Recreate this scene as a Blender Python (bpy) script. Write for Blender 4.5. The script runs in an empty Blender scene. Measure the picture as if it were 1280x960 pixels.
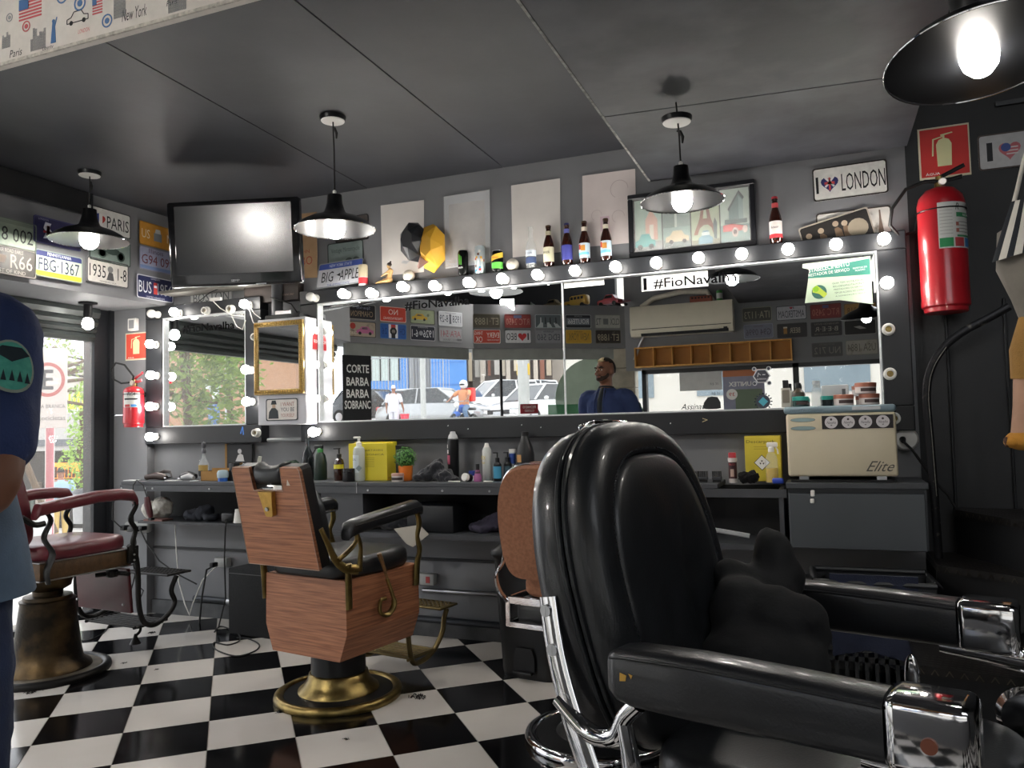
import bpy, bmesh, math, random
from math import sin, cos, pi, radians as R
from mathutils import Vector as V, Matrix, noise
random.seed(7)
SC = bpy.context.scene
COL = SC.collection
# ---------------------------------------------------------------- camera
# world frame: x runs right along the mirror wall, y runs towards it, z up
FP, H = 980.0, 1.2
WA, PT, RL = R(111.5), R(3.07), R(-1.39)
def cam2w(X, Y, z=0.0):
    return V((X*sin(WA)+Y*cos(WA), -X*cos(WA)+Y*sin(WA), z))
_F = V((0, cos(PT), sin(PT))); _X = V((1, 0, 0)); _U = _X.cross(_F)
_R2 = _X*cos(RL)+_U*sin(RL); _U2 = -_X*sin(RL)+_U*cos(RL)
cR, cU, cF = (cam2w(a.x, a.y, a.z) for a in (_R2, _U2, _F))
cam = bpy.data.cameras.new('camera'); co = bpy.data.objects.new('camera', cam); COL.objects.link(co)
cam.sensor_fit = 'HORIZONTAL'; cam.sensor_width = 36; cam.lens = FP/1280*36; cam.clip_start = .02; cam.clip_end = 300
co.matrix_world = Matrix(((cR.x, cU.x, -cF.x, 0), (cR.y, cU.y, -cF.y, 0), (cR.z, cU.z, -cF.z, H), (0, 0, 0, 1)))
SC.camera = co
SC.view_settings.view_transform = 'Standard'; SC.view_settings.look = 'None'; SC.view_settings.gamma = 1
SC.view_settings.use_curve_mapping = False
SC.view_settings.exposure = 1.1
# ---------------------------------------------------------------- sky: a bright overcast day
w = bpy.data.worlds.new('overcast_sky'); SC.world = w; w.use_nodes = True
_n = w.node_tree.nodes; _l = w.node_tree.links
_bg = _n['Background']; _tc = _n.new('ShaderNodeTexCoord'); _ns = _n.new('ShaderNodeTexNoise'); _cr = _n.new('ShaderNodeValToRGB')
_ns.inputs['Scale'].default_value = 2.0; _ns.inputs['Detail'].default_value = 4
_cr.color_ramp.elements[0].color = (.80, .86, .95, 1); _cr.color_ramp.elements[1].color = (1, 1, 1, 1)
_l.new(_tc.outputs['Generated'], _ns.inputs['Vector']); _l.new(_ns.outputs['Fac'], _cr.inputs['Fac']); _l.new(_cr.outputs['Color'], _bg.inputs['Color'])
_bg.inputs['Strength'].default_value = 1.75
BULB_STRENGTH = 26.0
PENDANT_STRENGTH = 115.0

# pixel rays, used to measure where things stand on real planes
def ray(px, py): return cR*((px-640)/FP)+cU*((480-py)/FP)+cF
def Yp(px, py, y):
    r = ray(px, py); t = y/r.y; return V((0, 0, H))+r*t
def Xp(px, py, x):
    r = ray(px, py); t = x/r.x; return V((0, 0, H))+r*t
def Zp(px, py, z):
    r = ray(px, py); t = (z-H)/r.z; return V((0, 0, H))+r*t
def Dp(px, py, d):                      # at camera depth d
    return V((0, 0, H))+ray(px, py)*d
WALL, MIR = 4.12, 4.07
def Mp(px, py, y):                      # seen in the mirror, real plane y
    p = Yp(px, py, 2*MIR-y); p.y = 2*MIR-p.y; return p
def Mz(px, py, z):
    p = Zp(px, py, z); p.y = 2*MIR-p.y; return p
def Md(px, py, d):
    p = Dp(px, py, d); p.y = 2*MIR-p.y; return p

# ---------------------------------------------------------------- materials
def lin(h):
    h = h.lstrip('#'); c = [int(h[i:i+2], 16)/255 for i in (0, 2, 4)]
    return tuple((x/12.92 if x <= .04045 else ((x+.055)/1.055)**2.4) for x in c)+(1,)
_mc = {}
def M(name, col='#808080', rough=.5, metal=0, var=.08, scale=12, bump=0, bscale=60, emit=0, alpha=1, trans=0, coat=0, col2=None, sheen=0, ior=1.45, spec=.5, stretch=None, contrast=None, coord='Object'):
    if name in _mc: return _mc[name]
    m = bpy.data.materials.new(name); m.use_nodes = True; nt = m.node_tree; N = nt.nodes; L = nt.links
    b = N['Principled BSDF']; c = lin(col)
    b.inputs['Roughness'].default_value = rough; b.inputs['Metallic'].default_value = metal; b.inputs['IOR'].default_value = ior
    b.inputs['Specular IOR Level'].default_value = spec
    tc = N.new('ShaderNodeTexCoord'); mp = N.new('ShaderNodeMapping'); L.new(tc.outputs[coord], mp.inputs['Vector'])
    if stretch: mp.inputs['Scale'].default_value = stretch
    nz = N.new('ShaderNodeTexNoise'); nz.inputs['Scale'].default_value = scale; nz.inputs['Detail'].default_value = 5
    L.new(mp.outputs[0], nz.inputs['Vector'])
    cr = N.new('ShaderNodeValToRGB'); L.new(nz.outputs['Fac'], cr.inputs['Fac'])
    a, z = contrast or (.3, .7)
    cr.color_ramp.elements[0].position = a; cr.color_ramp.elements[1].position = z
    c2 = lin(col2) if col2 else tuple(min(1, x*(1+var)) for x in c[:3])+(1,)
    c1 = c if col2 else tuple(x*(1-var) for x in c[:3])+(1,)
    cr.color_ramp.elements[0].color = c1; cr.color_ramp.elements[1].color = c2
    L.new(cr.outputs['Color'], b.inputs['Base Color'])
    if bump:
        bz = N.new('ShaderNodeTexNoise'); bz.inputs['Scale'].default_value = bscale; bz.inputs['Detail'].default_value = 3
        L.new(mp.outputs[0], bz.inputs['Vector']); bp = N.new('ShaderNodeBump'); bp.inputs['Strength'].default_value = bump; bp.inputs['Distance'].default_value = .004
        L.new(bz.outputs['Fac'], bp.inputs['Height']); L.new(bp.outputs['Normal'], b.inputs['Normal'])
    if emit:
        L.new(cr.outputs['Color'], b.inputs['Emission Color']); b.inputs['Emission Strength'].default_value = emit
    if alpha < 1: b.inputs['Alpha'].default_value = alpha
    if trans: b.inputs['Transmission Weight'].default_value = trans
    if coat: b.inputs['Coat Weight'].default_value = coat; b.inputs['Coat Roughness'].default_value = .08
    if sheen: b.inputs['Sheen Weight'].default_value = sheen
    _mc[name] = m; return m
def wood(name, c1, c2, scale=3, stretch=(1, 1, 14), rough=.45, coord='Object'):
    return M(name, c1, rough, 0, scale=scale, col2=c2, stretch=stretch, bump=.15, bscale=40, contrast=(.35, .65), coord=coord)

CHROME = M('chrome', '#d8d8da', .08, 1, .02, bump=.05, bscale=25)
STEEL = M('brushed_steel', '#a9aaac', .3, 1, .06)
BRASS = M('aged_brass', '#9c8752', .34, 1, col2='#6c5c3a', scale=18, bump=.2)
GOLDP = M('gold_paint', '#b89248', .38, .7, .12, scale=60)
BLACKM = M('black_painted_metal', '#17181a', .35, .3, .15)
IRON = M('cast_iron_black', '#1b1a19', .45, .6, .3, bump=.3)
OLDBR = M('worn_bronze_iron', '#241f1a', .38, .8, col2='#6a5536', scale=5, bump=.3, contrast=(.45, .75))
BLEATH = M('black_leather', '#17181b', .36, 0, .15, bump=.18, bscale=220, coat=.3)
BLEATH2 = M('black_leather_gloss', '#15171a', .4, 0, .15, bump=.15, bscale=260, coat=.12)
RLEATH = M('burgundy_leather', '#5e2129', .38, 0, .15, bump=.2, bscale=160, coat=.2)
RPAINT = M('burgundy_enamel', '#4a1c21', .35, 0, .15, coat=.2)
SUEDE = M('brown_suede', '#96664c', .9, 0, .18, scale=90, bump=.4, bscale=300)
BLACKP = M('black_plastic', '#101113', .38, 0, .1)
BLACKR = M('black_rubber', '#131313', .6, 0, .1)
WHITEP = M('white_plastic', '#e4e2dc', .4, 0, .04)
CREAMP = M('cream_porcelain', '#cfc8b4', .3, 0, .04)
PAPER = M('white_paper', '#d9d4cf', .8, 0, .03)
GREYW = M('grey_wall_paint', '#76777a', .62, 0, .07, scale=3, bump=.15, bscale=35)
GREYB = M('grey_board_paint', '#45474b', .5, 0, .1, scale=5, bump=.1)
GREYF = M('dark_frame_paint', '#1a1c20', .45, 0, .12, scale=6, bump=.1)
DARKW = M('black_wall_paint', '#1e1f21', .55, 0, .2, scale=4, bump=.2)
CEILM = M('dark_ceiling_paint', '#2b2c30', .48, 0, col2='#404147', scale=1.6, bump=.12, bscale=20, contrast=(.3, .75))
CEILR = M('patchy_ceiling_paint', '#303136', .5, 0, col2='#4f5056', scale=2.6, bump=.2, bscale=15, contrast=(.42, .68))
GLASS = M('clear_glass', '#ffffff', .02, 0, 0, alpha=.12, ior=1.45)
BOTG = M('clear_bottle_glass', '#dfe6e6', .05, 0, .02, alpha=.2)
BROWNG = M('brown_bottle_glass', '#2c1109', .08, 0, .1, coat=.5)
MIRRM = M('mirror_silver', '#f2f4f4', .0, 1, 0)
INK = M('black_ink', '#16171a', .6, 0, .03)
DINK = M('navy_ink', '#232a4c', .6, 0, .03)
RINK = M('red_ink', '#c02f2c', .6, 0, .03)
WINK = M('white_ink', '#eeeeea', .6, 0, .02)
def flat(hexs, rough=.6): return M('print_'+hexs.strip('#'), hexs, rough, 0, .03)

# ---------------------------------------------------------------- builders
MW = {}
def _link(o): COL.objects.link(o); return o
def thing(name, label, cat, loc=(0, 0, 0), rz=0, group=None, kind=None, rx=0, ry=0, mtx=None):
    o = _link(bpy.data.objects.new(name, None)); o.empty_display_size = .05
    m = mtx or (Matrix.Translation(V(loc)) @ Matrix.Rotation(rz, 4, 'Z') @ Matrix.Rotation(ry, 4, 'Y') @ Matrix.Rotation(rx, 4, 'X'))
    o.matrix_world = m; MW[o] = m.copy()
    if label: o['label'] = label
    if cat: o['category'] = cat
    if group: o['group'] = group
    if kind: o['kind'] = kind
    return o
def tag(o, label, cat, group=None, kind=None):
    o['label'] = label; o['category'] = cat
    if group: o['group'] = group
    if kind: o['kind'] = kind
    return o
def frame(o, x, y=None, z=None):
    """matrix with given axes at origin o"""
    x = V(x).normalized(); z = V(z).normalized() if z is not None else None
    if y is None: y = z.cross(x)
    y = V(y).normalized()
    if z is None: z = x.cross(y)
    return Matrix(((x.x, y.x, z.x, o[0]), (x.y, y.y, z.y, o[1]), (x.z, y.z, z.z, o[2]), (0, 0, 0, 1)))
class MB:
    def __init__(s, T=None): s.v = []; s.f = []; s.T = T or Matrix.Identity(4)
    def add(s, vs, fs, T=None):
        n = len(s.v); T = s.T @ T if T is not None else s.T
        s.v += [T @ V(a) for a in vs]; s.f += [tuple(i+n for i in f) for f in fs]; return s
    def box(s, c, d, T=None, rz=0):
        x, y, z = d[0]/2, d[1]/2, d[2]/2
        vs = [(a*x, b*y, e*z) for e in (-1, 1) for b in (-1, 1) for a in (-1, 1)]
        fs = [(0, 2, 3, 1), (4, 5, 7, 6), (0, 1, 5, 4), (2, 6, 7, 3), (0, 4, 6, 2), (1, 3, 7, 5)]
        m = Matrix.Translation(V(c)) @ Matrix.Rotation(rz, 4, 'Z')
        return s.add(vs, fs, (T @ m) if T is not None else m)
    def b2(s, a, b, T=None):        # box from two corners
        a = V(a); b = V(b); return s.box((a+b)/2, [abs(b[i]-a[i]) for i in range(3)], T)
    def rbox(s, c, d, r=.01, seg=2, T=None, rz=0):
        bm = bmesh.new(); bmesh.ops.create_cube(bm, size=1)
        for v in bm.verts: v.co = V((v.co.x*d[0], v.co.y*d[1], v.co.z*d[2]))
        bmesh.ops.bevel(bm, geom=bm.edges[:], offset=min(r, min(d)*.49), segments=seg, profile=.5, affect='EDGES')
        bm.verts.index_update(); vs = [v.co.copy() for v in bm.verts]; fs = [[v.index for v in f.verts] for f in bm.faces]; bm.free()
        m = Matrix.Translation(V(c)) @ Matrix.Rotation(rz, 4, 'Z')
        return s.add(vs, fs, (T @ m) if T is not None else m)
    def lathe(s, prof, c=(0, 0, 0), ax=(0, 0, 1), n=20, T=None, sx=1, sy=1):
        ax = V(ax).normalized(); t = V((1, 0, 0)) if abs(ax.x) < .9 else V((0, 1, 0))
        if abs(ax.z) > .999: bx = V((1, 0, 0)); by = V((0, 1, 0))*(1 if ax.z > 0 else -1)
        else: bx = ax.cross(t).normalized(); by = ax.cross(bx)
        c = V(c); vs = []; fs = []
        for r, h in prof:
            for i in range(n):
                a = 2*pi*i/n; vs.append(c+ax*h+bx*(cos(a)*r*sx)+by*(sin(a)*r*sy))
        for k in range(len(prof)-1):
            for i in range(n):
                j = (i+1) % n; fs.append((k*n+i, k*n+j, (k+1)*n+j, (k+1)*n+i))
        if prof[0][0] > 1e-5: fs.append(tuple(reversed(range(n))))
        if prof[-1][0] > 1e-5: fs.append(tuple((len(prof)-1)*n+i for i in range(n)))
        return s.add(vs, fs, T)
    def cyl(s, a, b, r, r2=None, n=14, T=None):
        a = V(a); b = V(b); d = (b-a); return s.lathe([(r, 0), (r if r2 is None else r2, d.length)], a, d, n, T)
    def ell(s, c, r, n=16, m=10, T=None, rot=None):
        vs = [V((0, 0, -1))]; fs = []
        for j in range(1, m):
            t = -pi/2+pi*j/m
            for i in range(n): a = 2*pi*i/n; vs.append(V((cos(a)*cos(t), sin(a)*cos(t), sin(t))))
        vs.append(V((0, 0, 1))); k = len(vs)-1
        for i in range(n):
            j = (i+1) % n; fs.append((0, 1+j, 1+i)); fs.append((k, k-n+i, k-n+j))
        for q in range(m-2):
            for i in range(n):
                j = (i+1) % n; fs.append((1+q*n+i, 1+q*n+j, 1+(q+1)*n+j, 1+(q+1)*n+i))
        if not hasattr(r, '__len__'): r = (r, r, r)
        mm = Matrix.Translation(V(c)) @ (rot.to_4x4() if rot is not None else Matrix.Identity(4)) @ Matrix.Diagonal((r[0], r[1], r[2], 1))
        return s.add(vs, fs, (T @ mm) if T is not None else mm)
    def tube(s, pts, r, n=10, T=None, flat=1, up=None, caps=True):
        """swept tube; r number or list; flat: ratio of second axis; up: reference"""
        pts = [V(p) for p in pts]; k = len(pts); rr = r if hasattr(r, '__len__') else [r]*k
        vs = []; fs = []; prev = None
        for i, p in enumerate(pts):
            d = (pts[min(i+1, k-1)]-pts[max(i-1, 0)]).normalized()
            if up is not None: a = d.cross(V(up))
            elif prev is None: a = d.cross(V((0, 0, 1)) if abs(d.z) < .9 else V((1, 0, 0)))
            else: a = prev-d*prev.dot(d)
            if a.length < 1e-6: a = d.cross(V((1, .1, 0)))
            a.normalize(); prev = a; b = d.cross(a)
            q = rr[i]; ra, rb = (q if hasattr(q, '__len__') else (q, q*flat))
            for j in range(n):
                t = 2*pi*j/n; vs.append(p+a*(cos(t)*ra)+b*(sin(t)*rb))
        for i in range(k-1):
            for j in range(n):
                e = (j+1) % n; fs.append((i*n+j, i*n+e, (i+1)*n+e, (i+1)*n+j))
        if caps: fs.append(tuple(reversed(range(n)))); fs.append(tuple((k-1)*n+j for j in range(n)))
        return s.add(vs, fs, T)
    def prism(s, poly, d, T=None):      # poly in local xy, extruded z 0..d
        n = len(poly); vs = [(a, b, 0) for a, b in poly]+[(a, b, d) for a, b in poly]
        fs = [tuple(reversed(range(n))), tuple(range(n, 2*n))]+[(i, (i+1) % n, n+(i+1) % n, n+i) for i in range(n)]
        return s.add(vs, fs, T)
    def rings(s, rg, T=None, caps=True):
        n = len(rg[0]); vs = [p for g in rg for p in g]; fs = []
        for k in range(len(rg)-1):
            for i in range(n):
                j = (i+1) % n; fs.append((k*n+i, k*n+j, (k+1)*n+j, (k+1)*n+i))
        if caps: fs.append(tuple(reversed(range(n)))); fs.append(tuple((len(rg)-1)*n+i for i in range(n)))
        return s.add(vs, fs, T)
    def build(s, name, mat, parent=None, world=False, smooth=35, kind=None, label=None):
        vs = s.v
        if world and parent is not None:
            inv = MW[parent].inverted(); vs = [inv @ v for v in vs]
        me = bpy.data.meshes.new(name); me.from_pydata([tuple(v) for v in vs], [], s.f); me.update()
        o = bpy.data.objects.new(name, me); _link(o)
        for m in (mat if isinstance(mat, (list, tuple)) else [mat]): me.materials.append(m)
        if smooth:
            me.polygons.foreach_set('use_smooth', [True]*len(me.polygons)); me.set_sharp_from_angle(angle=R(smooth))
        if parent is not None: o.parent = parent; MW[o] = MW[parent]
        else: MW[o] = Matrix.Identity(4)
        if kind: o['kind'] = kind
        if label: o['label'] = label
        return o
def remesh(o, vox=.01, smooth=0, disp=0, dscale=.1):
    bm = bmesh.new(); bm.from_mesh(o.data); bmesh.ops.recalc_face_normals(bm, faces=bm.faces); bm.to_mesh(o.data); bm.free()
    m = o.modifiers.new('remesh', 'REMESH'); m.mode = 'VOXEL'; m.voxel_size = vox; m.use_smooth_shade = True
    if smooth:
        m = o.modifiers.new('smooth', 'SMOOTH'); m.factor = .6; m.iterations = smooth
    if disp:
        t = bpy.data.textures.new('folds', 'CLOUDS'); t.noise_scale = dscale; t.noise_depth = 2
        m = o.modifiers.new('folds', 'DISPLACE'); m.texture = t; m.strength = disp; m.mid_level = .5; m.texture_coords = 'LOCAL'; m = o.modifiers.new('soften', 'SMOOTH'); m.factor = .5; m.iterations = 3
    return o
def centre(o):      # put a top-level mesh's origin at its base
    vs = [v.co for v in o.data.vertices]
    c = V(((min(v.x for v in vs)+max(v.x for v in vs))/2, (min(v.y for v in vs)+max(v.y for v in vs))/2, min(v.z for v in vs)))
    o.data.transform(Matrix.Translation(-c)); o.location = c; MW[o] = Matrix.Translation(c); return o
_tcache = {}
def text(parent, s, T, w, h, mat, name='lettering', shear=0, ext=.0004, stroke=0):
    """flat lettering filling w x h, centred on T, lying in T's xy plane facing +z (T in parent space)"""
    key = (s, shear, stroke)
    if key not in _tcache:
        cu = bpy.data.curves.new('t', 'FONT'); cu.body = s; cu.align_x = 'CENTER'; cu.resolution_u = 2; cu.shear = shear; cu.offset = stroke
        cu.extrude = 0
        ob = bpy.data.objects.new('t', cu); me = bpy.data.meshes.new_from_object(ob)
        bpy.data.objects.remove(ob); bpy.data.curves.remove(cu); _tcache[key] = me
    me = _tcache[key].copy(); me.name = name; me.materials.clear()
    if not me.vertices: return None
    xs = [v.co.x for v in me.vertices]; ys = [v.co.y for v in me.vertices]
    a, b, c, d = min(xs), max(xs), min(ys), max(ys)
    sx = w/max(b-a, 1e-4); sy = h/max(d-c, 1e-4)
    me.transform(T @ Matrix.Diagonal((sx, sy, 1, 1)) @ Matrix.Translation((-(a+b)/2, -(c+d)/2, ext)))
    me.materials.append(mat); o = _link(bpy.data.objects.new(name, me)); o.parent = parent; MW[o] = MW[parent]
    return o
TR = Matrix.Translation
def heart(n=24, s=1):
    p = []
    for i in range(n):
        t = 2*pi*i/n; p.append((s*.0585*(sin(t)**3)*.5*16/16, s*.03*(13*cos(t)-5*cos(2*t)-2*cos(3*t)-cos(4*t))/16))
    return p
def circ(r, n=24, cx=0, cy=0, ry=None): return [(cx+r*cos(2*pi*i/n), cy+(ry or r)*sin(2*pi*i/n)) for i in range(n)]
def rect(x0, y0, x1, y1): return [(x0, y0), (x1, y0), (x1, y1), (x0, y1)]
def poly(parent, pts, T, mat, name, d=.0008):
    return MB().prism(pts, d, T).build(name, mat, parent, smooth=0)
def polys(parent, lst, T, mat, name, d=.0008):
    m = MB()
    for p in lst: m.prism(p, d, T)
    return m.build(name, mat, parent, smooth=0)
ORD = ['first', 'second', 'third', 'fourth', 'fifth', 'sixth', 'seventh', 'eighth', 'ninth', 'tenth', 'eleventh', 'twelfth', 'thirteenth', 'fourteenth', 'fifteenth']
# ================================================================ SETTING
def struct(name, mb, mat, parent=None, label=None, world=True):
    o = mb.build(name, mat, parent, world=True)
    if parent is None: o['kind'] = 'structure'
    if label: o['label'] = label
    return o
CZ, SZ, LX = 2.685, 2.487, -4.10          # main ceiling, right slab, plate band on the left
GX = -4.62                                 # glazing plane on the left
C2, CK, C3 = V((-4.30, 1.55, 0)), V((-3.55, .25, 0)), V((-2.08, -.75, 0))
TY = -.75
SB, ST = 2.07, 2.56                        # plate band underside / ledge
# walls
struct('wall_back', MB().b2((-4.68, WALL, -.02), (.42, WALL+.12, 2.80)), GREYW)
struct('wall_stair', MB().b2((.42, WALL-.005, -.02), (2.7, WALL+.12, 4.2)), DARKW)
struct('wall_right', MB().b2((2.6, TY, -.02), (2.72, WALL, 4.2)), DARKW)
pil = struct('trim_1', MB().b2((-4.60, 4.055, 0), (-4.275, WALL, SB)), GREYW)
pl2 = struct('trim_2', MB().b2((-4.70, 3.915, 0), (-4.60, 4.12, SB)).b2((-4.60, 4.02, 0), (-4.575, 4.055, SB)), GREYF)
# floor: grout bed with separate tiles
fl = MB().b2((-4.9, -1.2, -.12), (2.7, WALL, -.0035)).build('floor', M('grout', '#8b867d', .85, var=.15), None); fl['kind'] = 'structure'
TW = M('white_floor_tile', '#cfcac4', .16, 0, col2='#bfb9b1', scale=1.5, contrast=(.35, .8), bump=.03, bscale=8)
TB = M('black_floor_tile', '#0b0b0d', .12, 0, .5, scale=4, bump=.03, bscale=8)
AL, TS, TO = R(70.315), .3248, V((-2.3267, 3.3247))
dc = V((sin(AL), cos(AL))); dr = -V((sin(AL-pi/2), cos(AL-pi/2)))
def clip(poly, a, b, c):            # keep a*x+b*y<=c
    out = []
    for i in range(len(poly)):
        p, q = poly[i], poly[(i+1) % len(poly)]; dp = a*p[0]+b*p[1]-c; dq = a*q[0]+b*q[1]-c
        if dp <= 0: out.append(p)
        if (dp < 0) != (dq < 0):
            t = dp/(dp-dq); out.append((p[0]+(q[0]-p[0])*t, p[1]+(q[1]-p[1])*t))
    return out
rest = {0: MB(), 1: MB()}; g = .0016
def seen(p):
    d = V((p[0], p[1], 0))-V((0, 0, H)); z = d.dot(cF)
    if z < .3: return False
    x = 640+FP*d.dot(cR)/z; y = 480-FP*d.dot(cU)/z
    return -60 < x < 1340 and y < 1040
tile_me = {}
for i in range(-12, 22):
    for j in range(-12, 20):
        P = []
        for a, b in ((g, g), (TS-g, g), (TS-g, TS-g), (g, TS-g)):
            q = TO+dc*(i*TS+a)+dr*(j*TS+b); P.append(tuple(cam2w(q.x, q.y)[:2]))
        full = len(P)
        P0 = P
        for cl in ((0, 1, WALL), (-1, 0, 4.60), (0, -1, -TY), (1, 0, 2.6), ((C3-C2).y, -(C3-C2).x, C2.x*(C3-C2).y-C2.y*(C3-C2).x)):
            if len(P) < 3: break
            P = clip(P, *cl)
        if len(P) < 3: continue
        k = (i+j) % 2; area = abs(sum(P[n][0]*P[(n+1) % len(P)][1]-P[(n+1) % len(P)][0]*P[n][1] for n in range(len(P))))/2
        if area < .002: continue
        if sum((P[n][0]*P[(n+1) % len(P)][1]-P[(n+1) % len(P)][0]*P[n][1]) for n in range(len(P))) < 0: P = P[::-1]
        mb = MB().prism(P, .0035, TR((0, 0, -.0035+random.uniform(-.0004, .0004))))
        if any(seen(p) for p in P): mb.build('floor_tile', TB if k else TW, fl, smooth=0)
        else:
            rest[k].add(mb.v, mb.f)
rest[0].build('floor_tile_field', TW, fl, smooth=0, kind='stuff'); rest[1].build('floor_tile_field', TB, fl, smooth=0, kind='stuff')
# ceiling panels (joints left open), right slab, raised ceiling with its papered edge
ce = MB().b2((-4.8, 2.13, CZ+.012), (-.80, WALL+.1, CZ+.10)).build('ceiling', DARKW, None); ce['kind'] = 'structure'
JA = cam2w(*((Zp(125, 45, CZ)-Zp(125, 45, CZ)).xy)) if 0 else None
j1a, j1b = Zp(122, 47, CZ), Zp(478, 246, CZ); j2a, j2b = Zp(375, 5, CZ), Zp(595, 182, CZ)
def halfx(a, b, y): return a.x+(b.x-a.x)*(y-a.y)/(b.y-a.y)
def strip(x0a, x0b, x1a, x1b, name='ceiling_panel'):
    q = .0035
    return MB().prism([(x0a+q, 2.13), (x1a-q, 2.13), (x1b-q, WALL), (x0b+q, WALL)], .012, TR((0, 0, CZ))).build(name, CEILM, ce, smooth=0)
xs = [(-4.8, -4.8), (halfx(j1a, j1b, 2.13), halfx(j1a, j1b, WALL)), (halfx(j2a, j2b, 2.13), halfx(j2a, j2b, WALL)), (-.80, -.80)]
for k in range(3): strip(xs[k][0], xs[k][1], xs[k+1][0], xs[k+1][1])
sl = MB().b2((-.80, TY-.1, SZ+.015), (.43, WALL+.1, CZ+.10)).build('ceiling', DARKW, None); sl['kind'] = 'structure'
ja, jb = Zp(750, 147, SZ), Zp(1110, 97, SZ); m_ = (jb.y-ja.y)/(jb.x-ja.x)
yl, yr = ja.y+m_*(-.80-ja.x), ja.y+m_*(.43-ja.x)
MB().prism([(-.80, yl+.004), (.43, yr+.004), (.43, WALL), (-.80, WALL)], .015, TR((0, 0, SZ))).build('ceiling_panel', CEILR, sl, smooth=0)
MB().prism([(-.80, TY-.1), (.43, TY-.1), (.43, yr-.004), (-.80, yl-.004)], .015, TR((0, 0, SZ))).build('ceiling_panel', CEILR, sl, smooth=0)
MB().b2((-.808, 2.13, SZ-.002), (-.798, WALL, CZ)).build('edge_bead', M('chipped_white_edge', '#8f8e8a', .7, var=.5, scale=40), sl)
hi = MB().b2((-4.8, TY-.2, 3.3), (-.80, 2.13, 3.4)).b2((.43, TY, 4.2), (2.7, WALL, 4.3)).b2((-.80, TY-.1, SZ+.2), (-.76, 2.13, 3.4)).b2((.40, TY-.1, SZ+.2), (.43, WALL, 4.2)).build('ceiling', DARKW, None); hi['kind'] = 'structure'
fa = MB().b2((-4.8, 2.10, CZ-.004), (-.80, 2.13, 3.3)).build('wall_fascia', M('printed_wallpaper', '#cfcac2', .8, 0, .05, scale=25, bump=.1), None); fa['kind'] = 'structure'
# prints on the fascia (it faces -y: seen from the room, x runs right)
FT = lambda x, z: frame((x, 2.0995, z), (1, 0, 0), (0, 0, 1))
def Fp(px, py): p = Yp(px, py, 2.10); return p.x, p.z
BL, RD, GY = flat('#4a6f9e'), flat('#c0575a'), flat('#8e9193')
def flag(px, py, w_, h_):
    x, z = Fp(px, py)
    polys(fa, [rect(-w_/2, -h_/2+h_*k/6.5, w_/2, -h_/2+h_*(k+.55)/6.5) for k in range(0, 7)], FT(x, z), RD, 'flag_stripes')
    poly(fa, rect(-w_/2, 0, -.08*w_, h_/2), FT(x, z) @ TR((0, 0, .0008)), BL, 'flag_canton')
flag(38, 10, .125, .085); flag(122, 6, .05, .07)
for px, py, r_, mt in ((12, 22, .018, GY), (33, 33, .022, RD), (134, 26, .026, BL), (78, -5, .03, BL), (100, 4, .03, BL)):
    x, z = Fp(px, py); n = 22
    polys(fa, [[(r_*cos(a), r_*sin(a)), (r_*cos(b), r_*sin(b)), (r_*.78*cos(b), r_*.78*sin(b)), (r_*.78*cos(a), r_*.78*sin(a))] for a, b in ((2*pi*k/n, 2*pi*(k+1)/n) for k in range(n))], FT(x, z), mt, 'badge_ring')
    poly(fa, circ(r_*.45, 10), FT(x, z), mt, 'badge_centre')
for px, py, s_, w_, h_ in ((168, 16, 'New York', .12, .045), (20, 66, 'Paris', .07, .03), (105, 38, 'LONDON', .06, .016), (215, 3, 'Paris', .05, .02), (60, 60, 'Liberty', .06, .02)):
    x, z = Fp(px, py); text(fa, s_, FT(x, z), w_, h_, INK if s_ != 'LONDON' else RD, shear=.2)
def towers(px, py, seed, n=7, s=.012, hh=.10):
    rr = random.Random(seed); x, z = Fp(px, py); L = []
    for k in range(n):
        h_ = hh*rr.uniform(.4, 1); x0 = (k-n/2)*s
        for e in (0, s*.35, s*.7): L.append(rect(x0+e, 0, x0+e+.0012, h_))
        for q in range(6): L.append(rect(x0, h_*q/6, x0+s*.7, h_*q/6+.0012))
    polys(fa, L, FT(x, z), GY, 'skyline_drawing')
towers(48, 62, 1); towers(222, 14, 2); towers(150, 22, 5, 5); towers(8, 60, 4, 4)
def caro(px, py, s):
    x, z = Fp(px, py); O = [(-1, 0), (-1, .3), (-.6, .4), (-.35, .75), (.35, .75), (.6, .42), (1, .35), (1, 0)]; L = []
    for k in range(len(O)):
        a = V(O[k]); b = V(O[(k+1) % len(O)]); d = (b-a).normalized(); nn = V((-d.y, d.x))*.03
        L.append([tuple((q)*s) for q in (a-nn, b-nn, b+nn, a+nn)])
    L += [circ(.17*s, 10, -.6*s, 0), circ(.17*s, 10, .6*s, 0)]
    polys(fa, L, FT(x, z), INK, 'taxi_drawing')
caro(97, 27, .055)
# statue drawing
x, z = Fp(67, 38); polys(fa, [[(-.014, -.05), (.014, -.05), (.008, .03), (-.006, .03)], circ(.008, 8, 0, .036), [(.004, .02), (.016, .05), (.02, .048), (.01, .015)]], FT(x, z), BL, 'statue_drawing')
MB().b2((-4.8, 2.092, CZ-.008), (-.80, 2.10, CZ+.004)).build('torn_edge', M('torn_paper_edge', '#b7b2a8', .9, var=.3, scale=60), fa)

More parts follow.
